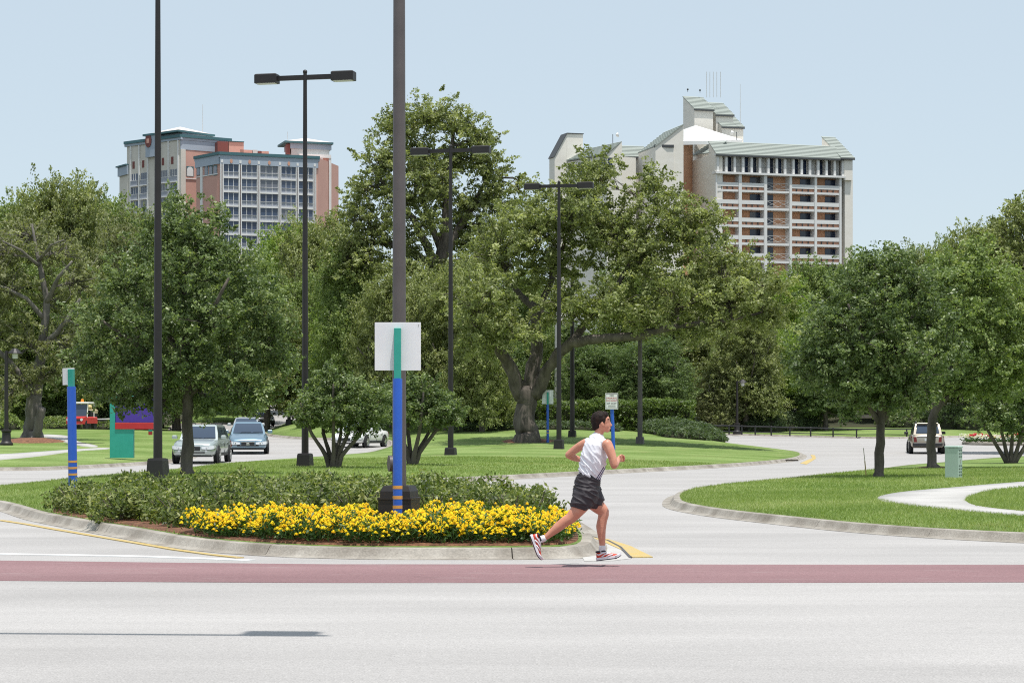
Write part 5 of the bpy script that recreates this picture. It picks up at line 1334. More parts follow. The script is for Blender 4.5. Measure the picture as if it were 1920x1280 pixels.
def marigold_proto(seed):
    rg = np.random.default_rng(seed)
    C = np.stack([rg.uniform(-.13, .13, 26), rg.uniform(-.13, .13, 26), rg.uniform(.03, .20, 26)], 1)
    V, t = leaf_quads(C, np.full(26, .075), .07, .02, 9, 1, .9, rg, up=.3)
    o = bpy.data.objects.new('marigold', quads_mesh('marigold', V, M_leaf_mari, t)); COL.objects.link(o)
    Q, T = [], []
    n = int(rg.integers(34, 42))
    for k in range(n):
        a = k * 2.4 + rg.uniform(-.3, .3); r = .175 * math.sqrt((k + .4) / n)
        q, tt = blossom_quads(np.array((r * math.cos(a), r * math.sin(a), rg.uniform(.20, .275) - r * r * 4.2)), rg.uniform(.022, .032), rg)
        Q += q; T += tt
    me = quads_mesh('blossom', np.array(Q), M_petal, np.array(T))
    bl = bpy.data.objects.new('blossom', me); link(bl, o); tag(bl, kind='stuff')
    return o
protos = [marigold_proto(100 + k) for k in range(7)]
bed_px = [(346, 1002), (420, 1013), (500, 1019.5), (600, 1024.5), (740, 1026.5), (900, 1026.5), (1030, 1026), (1076, 1022), (1090, 1008)]
bed = [L_mid.at(u, v) for u, v in bed_px]
bed = [Vector((p.x, p.y)) for p in bed] + [Vector((0.82, 26.9)), Vector((0.62, 28.4)), Vector((-1.0, 28.9)), Vector((-2.6, 28.9)), Vector((-3.5, 28.9)), Vector((-4.15, 28.6))]
bx = [(p.x, p.y) for p in bed]
used_p = [False] * 7; row = 0
yy = 24.6; cnt = 0
while yy < 29.2:
    xx = -4.6 + (row % 2) * .13
    while xx < 1.2:
        X, Y = xx + random.uniform(-.06, .06), yy + random.uniform(-.05, .05)
        if inside_np(bx, np.array([X]), np.array([Y]))[0] and dist_np(L_mid.poly, np.array([X]), np.array([Y]))[0] > .15 and inside_np([(p.x, p.y) for p in L_mid.poly], np.array([X]), np.array([Y]))[0] and not (abs(X + 1.48) < .36 and Y > 26.5):
            k = random.randrange(7)
            o = protos[k] if not used_p[k] else copy_tree(protos[k]); used_p[k] = True
            s = random.uniform(.85, 1.2)
            o.location = (X, Y, L_mid.z(X, Y) + .02); o.rotation_euler = (0, 0, random.uniform(0, 6.28)); o.scale = (s, s, s * random.uniform(.85, 1.25))
            tag(o, 'yellow marigold plant crowded into the flower bed behind the kerb', 'flower', 'marigolds bedded out behind the kerb'); cnt += 1
        xx += .245
    yy += .245; row += 1
print('marigolds', cnt)

def shrub_proto(seed, r=.42, h=.44, n=60, npc=16):
    rg = np.random.default_rng(seed)
    d = rg.normal(size=(n, 3)); d[:, 2] = np.abs(d[:, 2]) * .9 + .05; d /= np.linalg.norm(d, axis=1, keepdims=True)
    C = d * (rg.random(n) ** .35)[:, None] * np.array((r, r, h)); C[:, 2] += .04
    V, t = leaf_quads(C, np.full(n, .115), .078, .036, npc, 1, .9, rg, up=.6, tone_c=np.clip(rg.normal(.42, .17, n) + (C[:, 2] / h - .6) * .15, 0, 1))
    o = bpy.data.objects.new('shrub', quads_mesh('shrub', V, M_leaf_haw, t)); COL.objects.link(o)
    mb = MB()
    for k in range(6):
        a = k * 1.05; mb.tube([(0, 0, -.05), (.12 * math.cos(a), .12 * math.sin(a), .18), (.28 * math.cos(a), .28 * math.sin(a), .38)], [.014, .01, .005], 5)
    tag(mb.build('stem', M_bark, o), kind='stuff')
    return o
sp = [shrub_proto(200 + k) for k in range(5)]; used_s = [False] * 5
front = [L_mid.at(u, v) for u, v in ((104, 957), (170, 972), (250, 984), (318, 992))]
shp = [(p.x, p.y + .25) for p in front] + [(-4.3, 29.4), (-2.4, 29.5), (-1.0, 29.5), (0.3, 29.6), (.50, 31.5), (.35, 34.0), (-1.2, 36.6), (-4.0, 37.6), (-6.3, 37.6), (-7.9, 36.4)]
yy = 28.6; row = 0; cnt = 0
while yy < 39:
    xx = -9.2 + (row % 2) * .27
    while xx < 1.2:
        X, Y = xx + random.uniform(-.1, .1), yy + random.uniform(-.1, .1)
        if inside_np(shp, np.array([X]), np.array([Y]))[0] and abs(X + 1.48) + abs(Y - 28.0) > .9:
            k = random.randrange(5)
            o = sp[k] if not used_s[k] else copy_tree(sp[k]); used_s[k] = True
            s = random.uniform(.85, 1.18)
            o.location = (X, Y, L_mid.z(X, Y)); o.rotation_euler = (0, 0, random.uniform(0, 6.28)); o.scale = (s, s, s * random.uniform(.9, 1.12))
            tag(o, 'small-leaved evergreen shrub massed in the bed behind the marigolds', 'shrub', 'shrubs massed behind the marigolds'); cnt += 1
        xx += .54
    yy += .54; row += 1
print('shrubs', cnt)

def hedge(Lw_z, u0, u1, vt, d, thick, label, lm, n, leaf, height=None, seed=1, name='hedge'):
    """clipped hedge: twiggy core and a skin of leaves"""
    rg = np.random.default_rng(seed)
    x0, x1 = (u0 - CU) / FPX * d, (u1 - CU) / FPX * d; xm = (x0 + x1) / 2
    z0 = Lw_z(xm, d); h = EYE + (CV - vt) / FPX * d - z0 if height is None else height
    root = empty(name, (xm, d, z0), label, 'hedge'); w = (x1 - x0) / 2; t = thick / 2
    mb = MB(); b = .25
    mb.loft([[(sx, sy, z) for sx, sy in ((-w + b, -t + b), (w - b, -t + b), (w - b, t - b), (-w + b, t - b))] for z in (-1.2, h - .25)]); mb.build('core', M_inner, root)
    u = rg.random(n); side = rg.random(n)
    X = rg.uniform(-w, w, n); Y = np.where(side < .45, -t, rg.uniform(-t, t, n)); Z = np.where(side < .45, rg.uniform(0.0, h, n), h)
    e = side > .9; X = np.where(e, np.where(u < .5, -w, w), X); Y = np.where(e, rg.uniform(-t, t, n), Y); Z = np.where(e, rg.uniform(0, h, n), Z)
    C = np.stack([X, Y, Z], 1) + rg.normal(size=(n, 3)) * .06
    C[:, 2] += .07 * np.sin(X * 1.7) + .05 * np.sin(X * 4.1 + 1) - .12 * (np.abs(C[:, 1]) / t > .9) * (Z > h * .8)
    V, tn = leaf_quads(C, np.full(n, .16), leaf, leaf * .5, 12, 1, .8, rg, up=.5)
    o = bpy.data.objects.new('foliage', quads_mesh('foliage', V, lm, tn)); link(o, root); tag(o, kind='stuff')
    return root
hedge(L_mid.z, 862, 1110, 754, 131, 2.2, 'clipped green hedge behind the great oak trunk', M_leaf_hedge, 1500, .14, seed=5)
hedge(L_mid.z, 1112, 1298, 753, 131.5, 2.6, 'clipped green hedge with a rounded end behind the brownish lamp post', M_leaf_hedge, 1300, .14, seed=6)
hedge(L_left.z, 70, 262, 752, 150, 2.5, 'tall dark hedge behind the red cart on the left', M_leaf_dark, 1500, .18, seed=7)
hedge(zroad, 930, 1160, 738, 178, 2.5, 'dark far hedge glimpsed above the clipped one', M_leaf_blue, 1200, .2, height=2.2, seed=8)

def cover(name, zf, spots, label, lm, leaf, dens, seed, group=None):
    """low spreading evergreen: mounded sprays hugging the ground"""
    rg = np.random.default_rng(seed); Cs = []; core = MB()
    for (u, d, rx, ry, h) in spots:
        x = (u - CU) / FPX * d; n = int(1.5 * dens * rx * ry)
        a = rg.uniform(0, 2 * math.pi, n); r = np.sqrt(rg.random(n))
        X = x + rx * r * np.cos(a); Y = d + ry * r * np.sin(a)
        zz = zf(X, Y)
        Z = zz + h * np.sqrt(np.maximum(0, 1 - r ** 2)) * rg.uniform(.75, 1.1, n) + .05
        Cs.append(np.stack([X, Y, Z], 1))
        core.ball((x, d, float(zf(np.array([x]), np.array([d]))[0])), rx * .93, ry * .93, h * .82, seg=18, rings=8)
    C = np.concatenate(Cs); V, t = leaf_quads(C, np.full(len(C), .2), leaf, leaf * .32, 14, 1, .7, rg, up=.5)
    o = bpy.data.objects.new(name, quads_mesh(name, V, lm, t)); COL.objects.link(o); tag(o, label, 'ground cover', group, 'stuff')
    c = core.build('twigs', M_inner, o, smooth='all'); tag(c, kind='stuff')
    return o
cover('juniper', L_mid.z_np, [(1235, 129, 1.2, 2.0, .75), (1270, 127, 1.6, 2.6, .95), (1310, 127, 1.5, 2.6, .85), (1337, 128, .8, 2.2, .6), (1285, 124, 1.6, 1.6, .6)], 'low mounded juniper spreading in front of the hedge end', M_leaf_jun, .20, 70, 31)
cover('juniper', L_mid.z_np, [(u, 128.5, 1.0, .9, .38) for u in (868, 895, 925, 955, 1015, 1045, 1078, 1108, 1135)], 'thin juniper strip along the foot of the clipped hedge', M_leaf_jun, .18, 60, 32)
cover('juniper', L_far.z_np, [(1415, 166, 1.2, 2.4, 1.1), (1440, 166, 1.6, 2.6, 1.5), (1475, 167, 1.6, 2.6, 1.3), (1505, 168, 1.4, 2.4, 1.1)], 'rounded junipers on the verge beyond the black rail', M_leaf_jun, .22, 60, 33)
cover('shrubbery', L_far.z_np, [(1700, 172, 2.5, 2.0, 1.3), (1790, 170, 2.2, 2.0, 1.7), (1850, 168, 2.6, 2.0, 1.9), (1920, 166, 2.6, 2.0, 2.0), (1765, 174, 2, 2, 1.2), (1980, 166, 3, 2, 2.2)], 'dark shrubbery beyond the tan car and red flowers', M_leaf_dark, .2, 60, 34)
cover('shrubbery', L_left.z_np, [(400, 205, 3, 2, 1.2), (330, 196, 2.5, 2, .9), (20, 150, 3, 2, 1.0), (-40, 140, 3, 2, 1.3), (110, 145, 2.2, 1.5, .7), (190, 146, 2.4, 1.5, .6)], 'dark low shrubbery under the trees on the left', M_leaf_mid, .2, 50, 35)

# kerbed island of red and white flowers, far right
d = 138.0
isl = [Vector(((u - CU) / FPX * dd, dd)) for u, dd in ((1800, 136), (1960, 134), (2060, 138), (1960, 143), (1808, 142))]
isl = resample(chaikin(isl, 2), .8)
me = bpy.data.meshes.new('flower_island'); top = [(p.x, p.y, zroad(p.x, p.y) + .16) for p in isl]; bot = [(p.x, p.y, zroad(p.x, p.y) - .1) for p in isl]; n = len(isl)
me.from_pydata(top + bot, [], [tuple(range(n))] + [(i, (i + 1) % n, n + (i + 1) % n, n + i) for i in range(n)]); me.materials.append(M_conc)
o = bpy.data.objects.new('traffic_island', me); COL.objects.link(o); tag(o, 'kerbed island holding the red and white flowers', kind='structure')
def begonia(seed, m):
    rg = np.random.default_rng(seed)
    C = rg.uniform(-.25, .25, (14, 3)); C[:, 2] = rg.uniform(.05, .3, 14)
    V, t = leaf_quads(C, np.full(14, .12), .12, .08, 6, 1, .8, rg)
    o = bpy.data.objects.new('begonia', quads_mesh('begonia', V, M_leaf_mari, t)); COL.objects.link(o)
    C = rg.uniform(-.28, .28, (12, 3)); C[:, 2] = rg.uniform(.28, .42, 12)
    V, t = leaf_quads(C, np.full(12, .09), .10, .09, 7, 1, .6, rg, up=1)
    b = bpy.data.objects.new('blossom', quads_mesh('blossom', V, m, t)); link(b, o); tag(b, kind='stuff'); return o
for m, col, dd in ((M_begwhite, 'white', 137.3), (M_begred, 'red', 138.6)):
    p0 = None
    for k in range(11):
        X = (1815 + k * 15 - CU) / FPX * dd; X += random.uniform(-.12, .12)
        if p0 is None: p0 = o = begonia(300 + ord(col[0]), m)
        else: o = copy_tree(p0)
        o.location = (X, dd + random.uniform(-.3, .3), zroad(X, dd) + .15); o.rotation_euler = (0, 0, random.uniform(0, 6)); s = random.uniform(.9, 1.3); o.scale = (s, s, s)
        tag(o, f'{col} bedding plant in the row on the far kerbed island', 'flower', f'{col} flowers on the far island')

# blades of grass where the lawns are near
M_blade = leaf_mat('grass_blades', (0.16, 0.235, 0.055), (0.255, 0.325, 0.10), (0.40, 0.42, 0.20), 0.6, trans=.3, spec=.25)
def blades(Lw, x0, x1, y0, y1, dens, hgt, wid, seed, cut=None):
    rg = np.random.default_rng(seed); n = int((x1 - x0) * (y1 - y0) * dens)
    X = rg.uniform(x0, x1, n); Y = rg.uniform(y0, y1, n)
    k = np.abs(X) < .25 * Y + .5; X, Y = X[k], Y[k]
    k = inside_np([(p.x, p.y) for p in Lw.poly], X, Y); X, Y = X[k], Y[k]
    for c in (cut or []):
        k = ~inside_np(c, X, Y); X, Y = X[k], Y[k]
    Z = Lw.z_np(X, Y) - .005; n = len(X)
    a = rg.uniform(0, 6.28, n); w = wid * rg.uniform(.7, 1.3, n) / 2; h = hgt * rg.uniform(.5, 1.3, n)
    lean = rg.normal(0, .5, (n, 2)) * h[:, None]
    B = np.stack([X, Y, Z], 1); s = np.stack([np.cos(a) * w, np.sin(a) * w, 0 * w], 1)
    T = B + np.concatenate([lean, h[:, None]], 1)
    patch = np.array([noise.noise((x * .35, y * .35, 3.0)) for x, y in zip(X, Y)])
    tone = np.clip(.45 + .45 * patch + rg.normal(0, .2, n), 0, 1)
    return np.stack([B - s, B + s, T], 1), tone
def cut_px(Lw, uv): return [(q.x, q.y) for q in (Lw.at(u, v) for u, v in uv)]
cr = cut_px(L_right, [(1640, 934.5), (1680, 923), (1790, 914), (1920, 903), (2120, 890), (2120, 900), (1920, 911), (1850, 920), (1812, 931), (1808, 940), (1830, 950), (1920, 960), (2200, 975), (2200, 985), (1920, 967.5), (1800, 957), (1690, 945)])
V1, t1 = blades(L_right, 2.5, 12, 28, 46, 800, .05, .012, 61, [cr]); V2, t2 = blades(L_right, 3, 18, 46, 72, 260, .055, .018, 62, [cr])
o = bpy.data.objects.new('grass', quads_mesh('grass', np.concatenate([V1, V2]), M_blade, np.concatenate([t1, t2]), 3)); COL.objects.link(o); tag(o, 'short mown grass on the right lawn', 'grass', kind='stuff')
mulch_cut = cut_px(L_mid, [(84, 957), (130, 966.5), (200, 978), (345, 1001.5), (500, 1016.5), (740, 1023.5), (1076, 1019), (1088, 1008), (1070, 985), (1030, 962), (950, 935), (780, 915), (500, 908), (180, 925)])
V1, t1 = blades(L_mid, -13, -4, 28, 54, 420, .055, .014, 63, [mulch_cut]); V2, t2 = blades(L_mid, -16, 9, 54, 82, 150, .06, .022, 64, [mulch_cut])
o = bpy.data.objects.new('grass', quads_mesh('grass', np.concatenate([V1, V2]), M_blade, np.concatenate([t1, t2]), 3)); COL.objects.link(o); tag(o, 'short mown grass on the middle lawn', 'grass', kind='stuff')
# ------------------------------------------------------------------ vehicles
def paint(name, c, metal=0.55): return mat(name, c, 0.32, metal=metal, coat=0.6)
M_pt_silver = paint('silver_green_paint', (0.44, 0.49, 0.48)); M_pt_blue = paint('steel_blue_paint', (0.20, 0.30, 0.38)); M_pt_grey = paint('mid_grey_paint', (0.36, 0.38, 0.40))
M_pt_white = paint('white_car_paint', (0.78, 0.78, 0.78), 0.0); M_pt_tan = paint('champagne_paint', (0.38, 0.34, 0.275)); M_pt_black = paint('black_car_paint', (0.015, 0.016, 0.02), 0.2); M_pt_navy = paint('navy_paint', (0.02, 0.03, 0.06), 0.2)
M_cglass = mat('car_glass', (0.045, 0.065, 0.10), 0.06, spec=0.7); M_tyre = mat('tyre_rubber', (0.015, 0.015, 0.015), 0.85); M_alloy = mat('alloy_rim', (0.45, 0.45, 0.46), 0.35, metal=.8)
M_plastic = mat('black_plastic', (0.018, 0.018, 0.02), 0.6); M_lampg = mat('headlamp_glass', (0.70, 0.72, 0.74), 0.1, spec=.8); M_taill = mat('tail_lamp_red', (0.16, 0.018, 0.018), 0.2); M_plate = mat('number_plate', (0.6, 0.62, 0.62), 0.5); M_chrome = mat('chrome', (0.65, 0.65, 0.66), 0.15, metal=1.0); M_interior = mat('pale_seat', (0.3, 0.28, 0.25), .8)

def lerp(a, b, t): return a + (b - a) * t
def car(name, label, cat, loc, heading, L, W, Hh, paint_m, kind='suv', front=True, group=None, rails=False, plate=True, roof=True):
    """heading in degrees: direction the bonnet points, counter-clockwise from +x"""
    root = empty(name, loc, label, cat, group, R(heading))
    w = W / 2; hl = L / 2
    suv = kind == 'suv'
    belt = Hh * (.60 if suv else .63); hood0 = Hh * (.585 if suv else .60); hood1 = Hh * (.50 if suv else .46); zb = .33 if suv else .24; trunk = belt + (.02 if suv else .03)
    ax = L * .295; wr = .345 if suv else .315
    xw0, xw1 = L * (.20 if suv else .215), L * (.065 if suv else .055)       # windscreen foot and head
    xr1, xr0 = (-L * .40, -L * .475) if suv else (-L * .21, -L * .345)          # rear window head and foot
    st = [(-hl, w * .80, zb + .22, belt * .80 if not suv else belt * .86), (-hl + .07, w * .92, zb + .10, belt * .97), (-hl + .30, w * .97, zb + .04, trunk), (-ax, w, zb, trunk), (xr0 * .5, w, zb, belt + .01), (0, w, zb, belt), (xw0, w * .995, zb, belt - .01), (ax, w * .985, zb, lerp(belt, hood0, .6)), (hl - .45, w * .95, zb + .02, lerp(hood0, hood1, .45)), (hl - .20, w * .91, zb + .02, hood1 + .045), (hl - .06, w * .84, zb + .05, hood1 - .02), (hl, w * .74, zb + .10, hood1 - .085)]
    rings = []
    for x, ww, z0, z1 in st:
        h = z1 - z0
        half = [(ww * .88, z0), (ww * .97, z0 + h * .12), (ww, z0 + h * .42), (ww * .985, z0 + h * .72), (ww * .93, z0 + h * .93), (ww * .80, z1), (ww * .4, z1 + .025)]
        rings.append([(x, y, z) for y, z in half] + [(x, -y, z) for y, z in reversed(half)])
    MB().loft(rings).build('body', paint_m, root, smooth='all')
    zr_ = Hh - (.05 if rails else 0)
    # greenhouse: four-sided, tapering to the roof
    gb, gt = w * .90, w * .70
    b4 = [Vector((xw0, gb * .96, belt - .03)), Vector((xr0, gb * .92, trunk - .03)), Vector((xr0, -gb * .92, trunk - .03)), Vector((xw0, -gb * .96, belt - .03))]
    t4 = [Vector((xw1, gt, zr_ - .06)), Vector((xr1, gt * .97, zr_ - .07)), Vector((xr1, -gt * .97, zr_ - .07)), Vector((xw1, -gt, zr_ - .06))]
    if roof:
        mid = [a.lerp(b, .5) + Vector((0, math.copysign(.025, a.y), 0)) for a, b in zip(b4, t4)]
        top = [Vector((p.x + (-.10 if p.x > 0 else .10), p.y * .86, p.z + .055)) for p in t4]
        MB().loft([b4, mid, t4, top]).build('cabin', paint_m, root, smooth=True)
    def pane(nm, q, u0, u1, v0, v1, off, m, par):
        p00, p10, p11, p01 = q; n = (p10 - p00).cross(p01 - p00).normalized()
        if n.dot((p00 + p11) / 2 - Vector((xw0 * .3 + xr0 * .3, 0, Hh * .6))) < 0: n = -n
        f = lambda u, v: p00.lerp(p10, u).lerp(p01.lerp(p11, u), v) + n * (off + .028 * math.sin(math.pi * v))
        rows = 4; vs = [f(u0 + (u1 - u0) * k / 4, v0 + (v1 - v0) * j / rows) for j in range(rows + 1) for k in range(5)]
        fs = [(j * 5 + k, j * 5 + k + 1, j * 5 + k + 6, j * 5 + k + 5) for j in range(rows) for k in range(4)]
        mb = MB(); mb.add(vs, fs); mb.add([p - n * .05 for p in vs], [tuple(reversed(q_)) for q_ in fs]); return mb.build(nm, m, par, smooth='all')
    if roof:
        ws = [b4[3], b4[0], t4[0], t4[3]]; rw = [b4[1], b4[2], t4[2], t4[1]]
        o = pane('windscreen', ws, .05, .95, .10, .93, .012, M_cglass, root)
        mb = MB(); a, c = o.data.vertices[2].co, o.data.vertices[3].co
        for s in (-.35, .25): mb.box(xw0 - .03, xw0 - .02, s * w, s * w + .5 * w, belt + .06, belt + .075)
        tag(mb.build('wiper', M_plastic, root), kind='stuff')
        pane('rear_window', rw, .08, .92, .14, .90, .012, M_cglass, root)
        for s, (i, j) in ((1, (0, 1)), (-1, (3, 2))):
            q = [b4[i], b4[j], t4[j], t4[i]]
            spans = ((.07, .37), (.41, .68), (.72, .93)) if suv else ((.09, .48), (.53, .88))
            for a, b in spans: pane('side_window', q, a, b, .16, .90, .010, M_cglass, root)
    else:
        pane('windscreen', [b4[3], b4[0], t4[0], t4[3]], .03, .97, .05, .95, .0, M_cglass, root)
        MB().tube([b4[3], t4[3], t4[0], b4[0]], .03, 6).build('windscreen_frame', paint_m, root)
        for s in (-.36, .36):
            for xx in (-.05, -1.0): MB().bbox(xx - .12, xx + .06, s - .22, s + .22, belt - .25, belt + .22, .05).build('seat', M_interior, root)
    # wheels and arches
    for x in (ax, -ax):
        for s in (-1, 1):
            y = s * (w - .07)
            arch = MB(); arch.tube([(x, s * (w - .03), wr + .02), (x, s * (w + .004), wr + .02)], wr + .075, 24); arch.build('wheel_arch', M_plastic, root)
            wh = bpy.data.objects.new('wheel', None); link(wh, root); wh.location = (x, y, wr)
            prof = [(wr * .62, -.11), (wr * .93, -.115), (wr, -.085), (wr, .085), (wr * .93, .115), (wr * .62, .11)]
            MB().loft([[(r * math.cos(2 * math.pi * k / 24), yy, r * math.sin(2 * math.pi * k / 24)) for k in range(24)] for r, yy in prof]).build('tyre', M_tyre, wh, smooth=True)
            rm = MB(); so = s * .142; rr = wr * .64
            rm.tube([(0, s * .06, 0), (0, s * .08, 0)], rr, 20); rm.build('rim_back', M_plastic, wh)
            rm = MB()
            for k in range(5):
                a = k * 2 * math.pi / 5; c, n_ = math.cos(a), math.sin(a)
                rm.loft([[(c * r - n_ * t, so - s * .02 + dd, n_ * r + c * t) for t, dd in ((-hw, 0), (hw, 0), (hw, -s * .03), (-hw, -s * .03))] for r, hw in ((.03, .06), (rr * .96, .045))])
            rm.tube([(0, so - s * .05, 0), (0, so - s * .012, 0)], .075, 12)
            for k in range(20):
                a0, a1 = 2 * math.pi * k / 20, 2 * math.pi * (k + 1) / 20
                rm.add([(r * math.cos(a), so - s * q, r * math.sin(a)) for a in (a0, a1) for r, q in ((rr * .9, .02), (rr * 1.04, .008))], [(0, 1, 3, 2)])
            rm.build('rim', M_alloy, wh)
    # front
    zf = hood1 - .21
    MB().bbox(hl - .20, hl + .012, -w * .34, w * .34, zf - .085, zf + .085, .02).build('grille', M_plastic, root)
    MB().bbox(hl - .2, hl + .022, -w * .37, w * .37, zf + .087, zf + .112, .008).build('grille_trim', M_chrome, root)
    MB().bbox(hl - .2, hl + .024, -.085, .085, zf - .05, zf + .05, .02).build('badge', M_chrome, root)
    for s in (-1, 1):
        hk = [(hl + .022, .40, -.015, .075), (hl + .020, .62, -.03, .10), (hl - .005, .78, -.03, .115), (hl - .10, .925, -.01, .125), (hl - .30, .985, .035, .12)]
        MB().loft([[(x, s * w * q, zf + z0), (x - .012, s * w * q, zf + z1), (x - .14, s * w * q * .96, zf + z1), (x - .14, s * w * q * .96, zf + z0)] for x, q, z0, z1 in hk]).build('headlight', M_lampg, root, smooth=True)
        MB().loft([[(x + .004, s * w * q, zf + z0 - .022), (x + .004, s * w * q, zf + z0 - .002), (x - .14, s * w * q * .96, zf + z0 - .002), (x - .14, s * w * q * .96, zf + z0 - .022)] for x, q, z0, z1 in hk]).build('headlight_surround', M_plastic, root)
        MB().tube([(hl + .0, s * w * .62, zf + .03), (hl + .026, s * w * .62, zf + .03)], .034, 10).build('headlight_bulb', M_chrome, root)
        MB().tube([(hl - .10, s * w * .60, zb + .23), (hl + .012, s * w * .60, zb + .23)], .05, 12).build('fog_lamp', M_lampg, root)
        m_ = MB(); m_.bbox(xw0 - .22, xw0 - .06, s * (w + .10) - .11, s * (w + .10) + .11, belt + .02, belt + .17, .03); mi = m_.build('mirror', paint_m if front else M_plastic, root)
        for k, (x0) in enumerate((xw0 - .95, xw0 - 1.85)):
            MB().bbox(x0 - .1, x0 + .1, s * w * .985 - .01, s * w * .985 + .022, belt - .16, belt - .12, .006).build('door_handle', paint_m, root)
            MB().box(x0 - .17, x0 - .158, s * w - .012, s * w + .0035, zb + .12, belt - .1).build('door_seam', M_plastic, root)
        MB().bbox(-ax + wr + .1, ax - wr - .1, s * w - .02, s * w + .012, zb + .02, zb + .13, .01).build('sill', M_plastic, root)
        MB().loft([[(-hl - .004, s * w * a, z) for a, z in ((.62, belt * .62), (.80, belt * .62), (.80, belt * .88), (.66, belt * .88))], [(-hl + .26, s * w * a, z) for a, z in ((.80, belt * .66), (.985, belt * .66), (.955, belt * .94), (.80, belt * .93))]]).build('tail_light', M_taill, root)
    MB().bbox(hl - .22, hl + .008, -w * .56, w * .56, zb + .12, zb + .19, .02).build('air_intake', M_plastic, root)
    MB().bbox(hl - .55, hl - .10, -w * .8, w * .8, zb - .03, zb + .10, .03).build('bumper', M_plastic, root)  # black lower bumper, enlarged to paint in the shade under the nose
    MB().bbox(-hl - .035, -hl + .35, -w * .86, w * .86, zb + .10, zb + (.30 if suv else .26), .04).build('bumper', M_plastic if suv else paint_m, root)
    MB().box(-hl - .012, -hl + .03, -.17, .17, belt * .68, belt * .68 + .15).build('number_plate', M_plate, root)
    if suv: MB().box(-hl - .008, -hl + .03, -w * .62, w * .62, belt * .885, belt * .90).build('hatch_seam', M_plastic, root)
    if rails:
        for s in (-1, 1): MB().tube([(xw1 - .1, s * gt * .88, zr_), (xw1 - .3, s * gt * .88, zr_ + .05), (xr1 + .4, s * gt * .88, zr_ + .05), (xr1 + .2, s * gt * .88, zr_)], .022, 6).build('roof_rail', M_plastic, root)
    if not front and suv: MB().bbox(xr1 - .16, xr1 + .2, -gt * .9, gt * .9, zr_ - .06, zr_ - .0, .02).build('spoiler', paint_m, root)
    return root

def on_road(u, v): return G(u, v, 0.0)
g = on_road(364, 870.0); car('suv', 'silver-green estate-like SUV with roof rails driving towards us behind the near oak trunk', 'car', (g.x, g.y + 2.35, g.z), -91.5, 4.72, 1.86, 1.70, M_pt_silver, 'suv', rails=True)
k = 1.06; g = on_road(455, 851.5); o = car('sedan', 'steel-blue saloon facing us, alongside the silver-green SUV', 'car', (g.x, g.y + 2.2, g.z), -83.5, 4.47, 1.80, 1.45, M_pt_blue, 'sedan'); o.scale = (k, k, k * 1.03)
d = 127.0; x = (462 - CU) / FPX * d; car('sedan', 'grey car half hidden directly behind the steel-blue saloon', 'car', (x, d, zroad(x, d)), -84, 4.5, 1.78, 1.46, M_pt_grey, 'sedan')
d = 171.0; x = (488 - CU) / FPX * d; car('sedan', 'dark saloon waiting far back on the side road', 'car', (x, d, zroad(x, d)), -76, 4.6, 1.8, 1.45, M_pt_black, 'sedan')
d = 188.0; x = (457 - CU) / FPX * d; car('suv', 'dark navy SUV farthest back in the line, under the trees', 'car', (x, d, zroad(x, d) + .5), -78, 4.8, 1.9, 1.8, M_pt_navy, 'suv')
d = 115.0; x = (672 - CU) / FPX * d; car('convertible', 'white car turning left behind the first multi-stemmed tree', 'car', (x, d + 1.6, zroad(x, d)), -107, 4.65, 1.80, 1.42, M_pt_white, 'sedan')
d = 117.0; x = (1750 - CU) / FPX * d; car('suv', 'champagne SUV seen from behind, driving away past the leaning oak', 'car', (x, d + 2.2, zroad(x, d)), 82, 4.6, 1.86, 1.77, M_pt_tan, 'suv', front=False, rails=True)
d = 205.0; x = (1488 - CU) / FPX * d; car('sedan', 'black saloon parked in the shade above the rounded junipers', 'car', (x, d, EYE + (CV - 776) / FPX * d), 176, 4.9, 1.82, 1.42, M_pt_black, 'sedan')
d = 212.0; x = (930 - CU) / FPX * d; car('suv', 'white SUV parked side-on beyond the hedge left of the great trunk', 'car', (x, d, EYE + (CV - 749) / FPX * d), 178, 4.9, 1.9, 1.75, M_pt_white, 'suv')
x = (972 - CU) / FPX * d; car('sedan', 'silver car parked beyond the hedge, close against the great trunk', 'car', (x, d - 1, EYE + (CV - 749) / FPX * d), 200, 4.5, 1.8, 1.45, M_pt_grey, 'sedan')
# parked-car apron beyond the hedges
for (u0, u1, v, d0, d1, lab) in ((1290, 1700, 777, 198, 222, 'shaded dark asphalt car park beyond the junipers'), (780, 1020, 750, 207, 226, 'parking strip beyond the hedge')):
    z = EYE + (CV - v) / FPX * (d0 + 6); m = MB(); m.box((u0 - CU) / FPX * d0, (u1 - CU) / FPX * d0, d0, d1, z - 2.5, z - .01); o = m.build('car_park', M_asph); tag(o, lab, kind='structure')

# red utility cart and its trailer
M_cartred = mat('cart_red', (0.55, 0.035, 0.03), .4); M_cartw = mat('cart_white', (.72, .71, .66), .5); M_beacon = mat('amber_beacon', (.85, .25, .02), .3); M_tan = mat('tan_canvas', (.42, .35, .2), .8)
d = 108.0; x = (153 - CU) / FPX * d; z = L_left.z(x, d); z = EYE + (CV - 804) / FPX * d
ct = empty('utility_cart', (x, d, z), 'small red and white utility cart with an amber beacon by the dark hedge', 'cart', rz=R(-100))
MB().bbox(-.9, .55, -.52, .52, .28, .62, .05).build('body', M_cartred, ct)
MB().loft([[(.55, y, zz) for y, zz in ((-.5, .22), (.5, .22), (.5, .64), (-.5, .64))], [(.92, y, zz) for y, zz in ((-.46, .26), (.46, .26), (.46, .56), (-.46, .56))]]).build('nose', M_cartred, ct)
MB().box(.921, .935, -.3, .3, .40, .50).build('grille', M_plastic, ct)
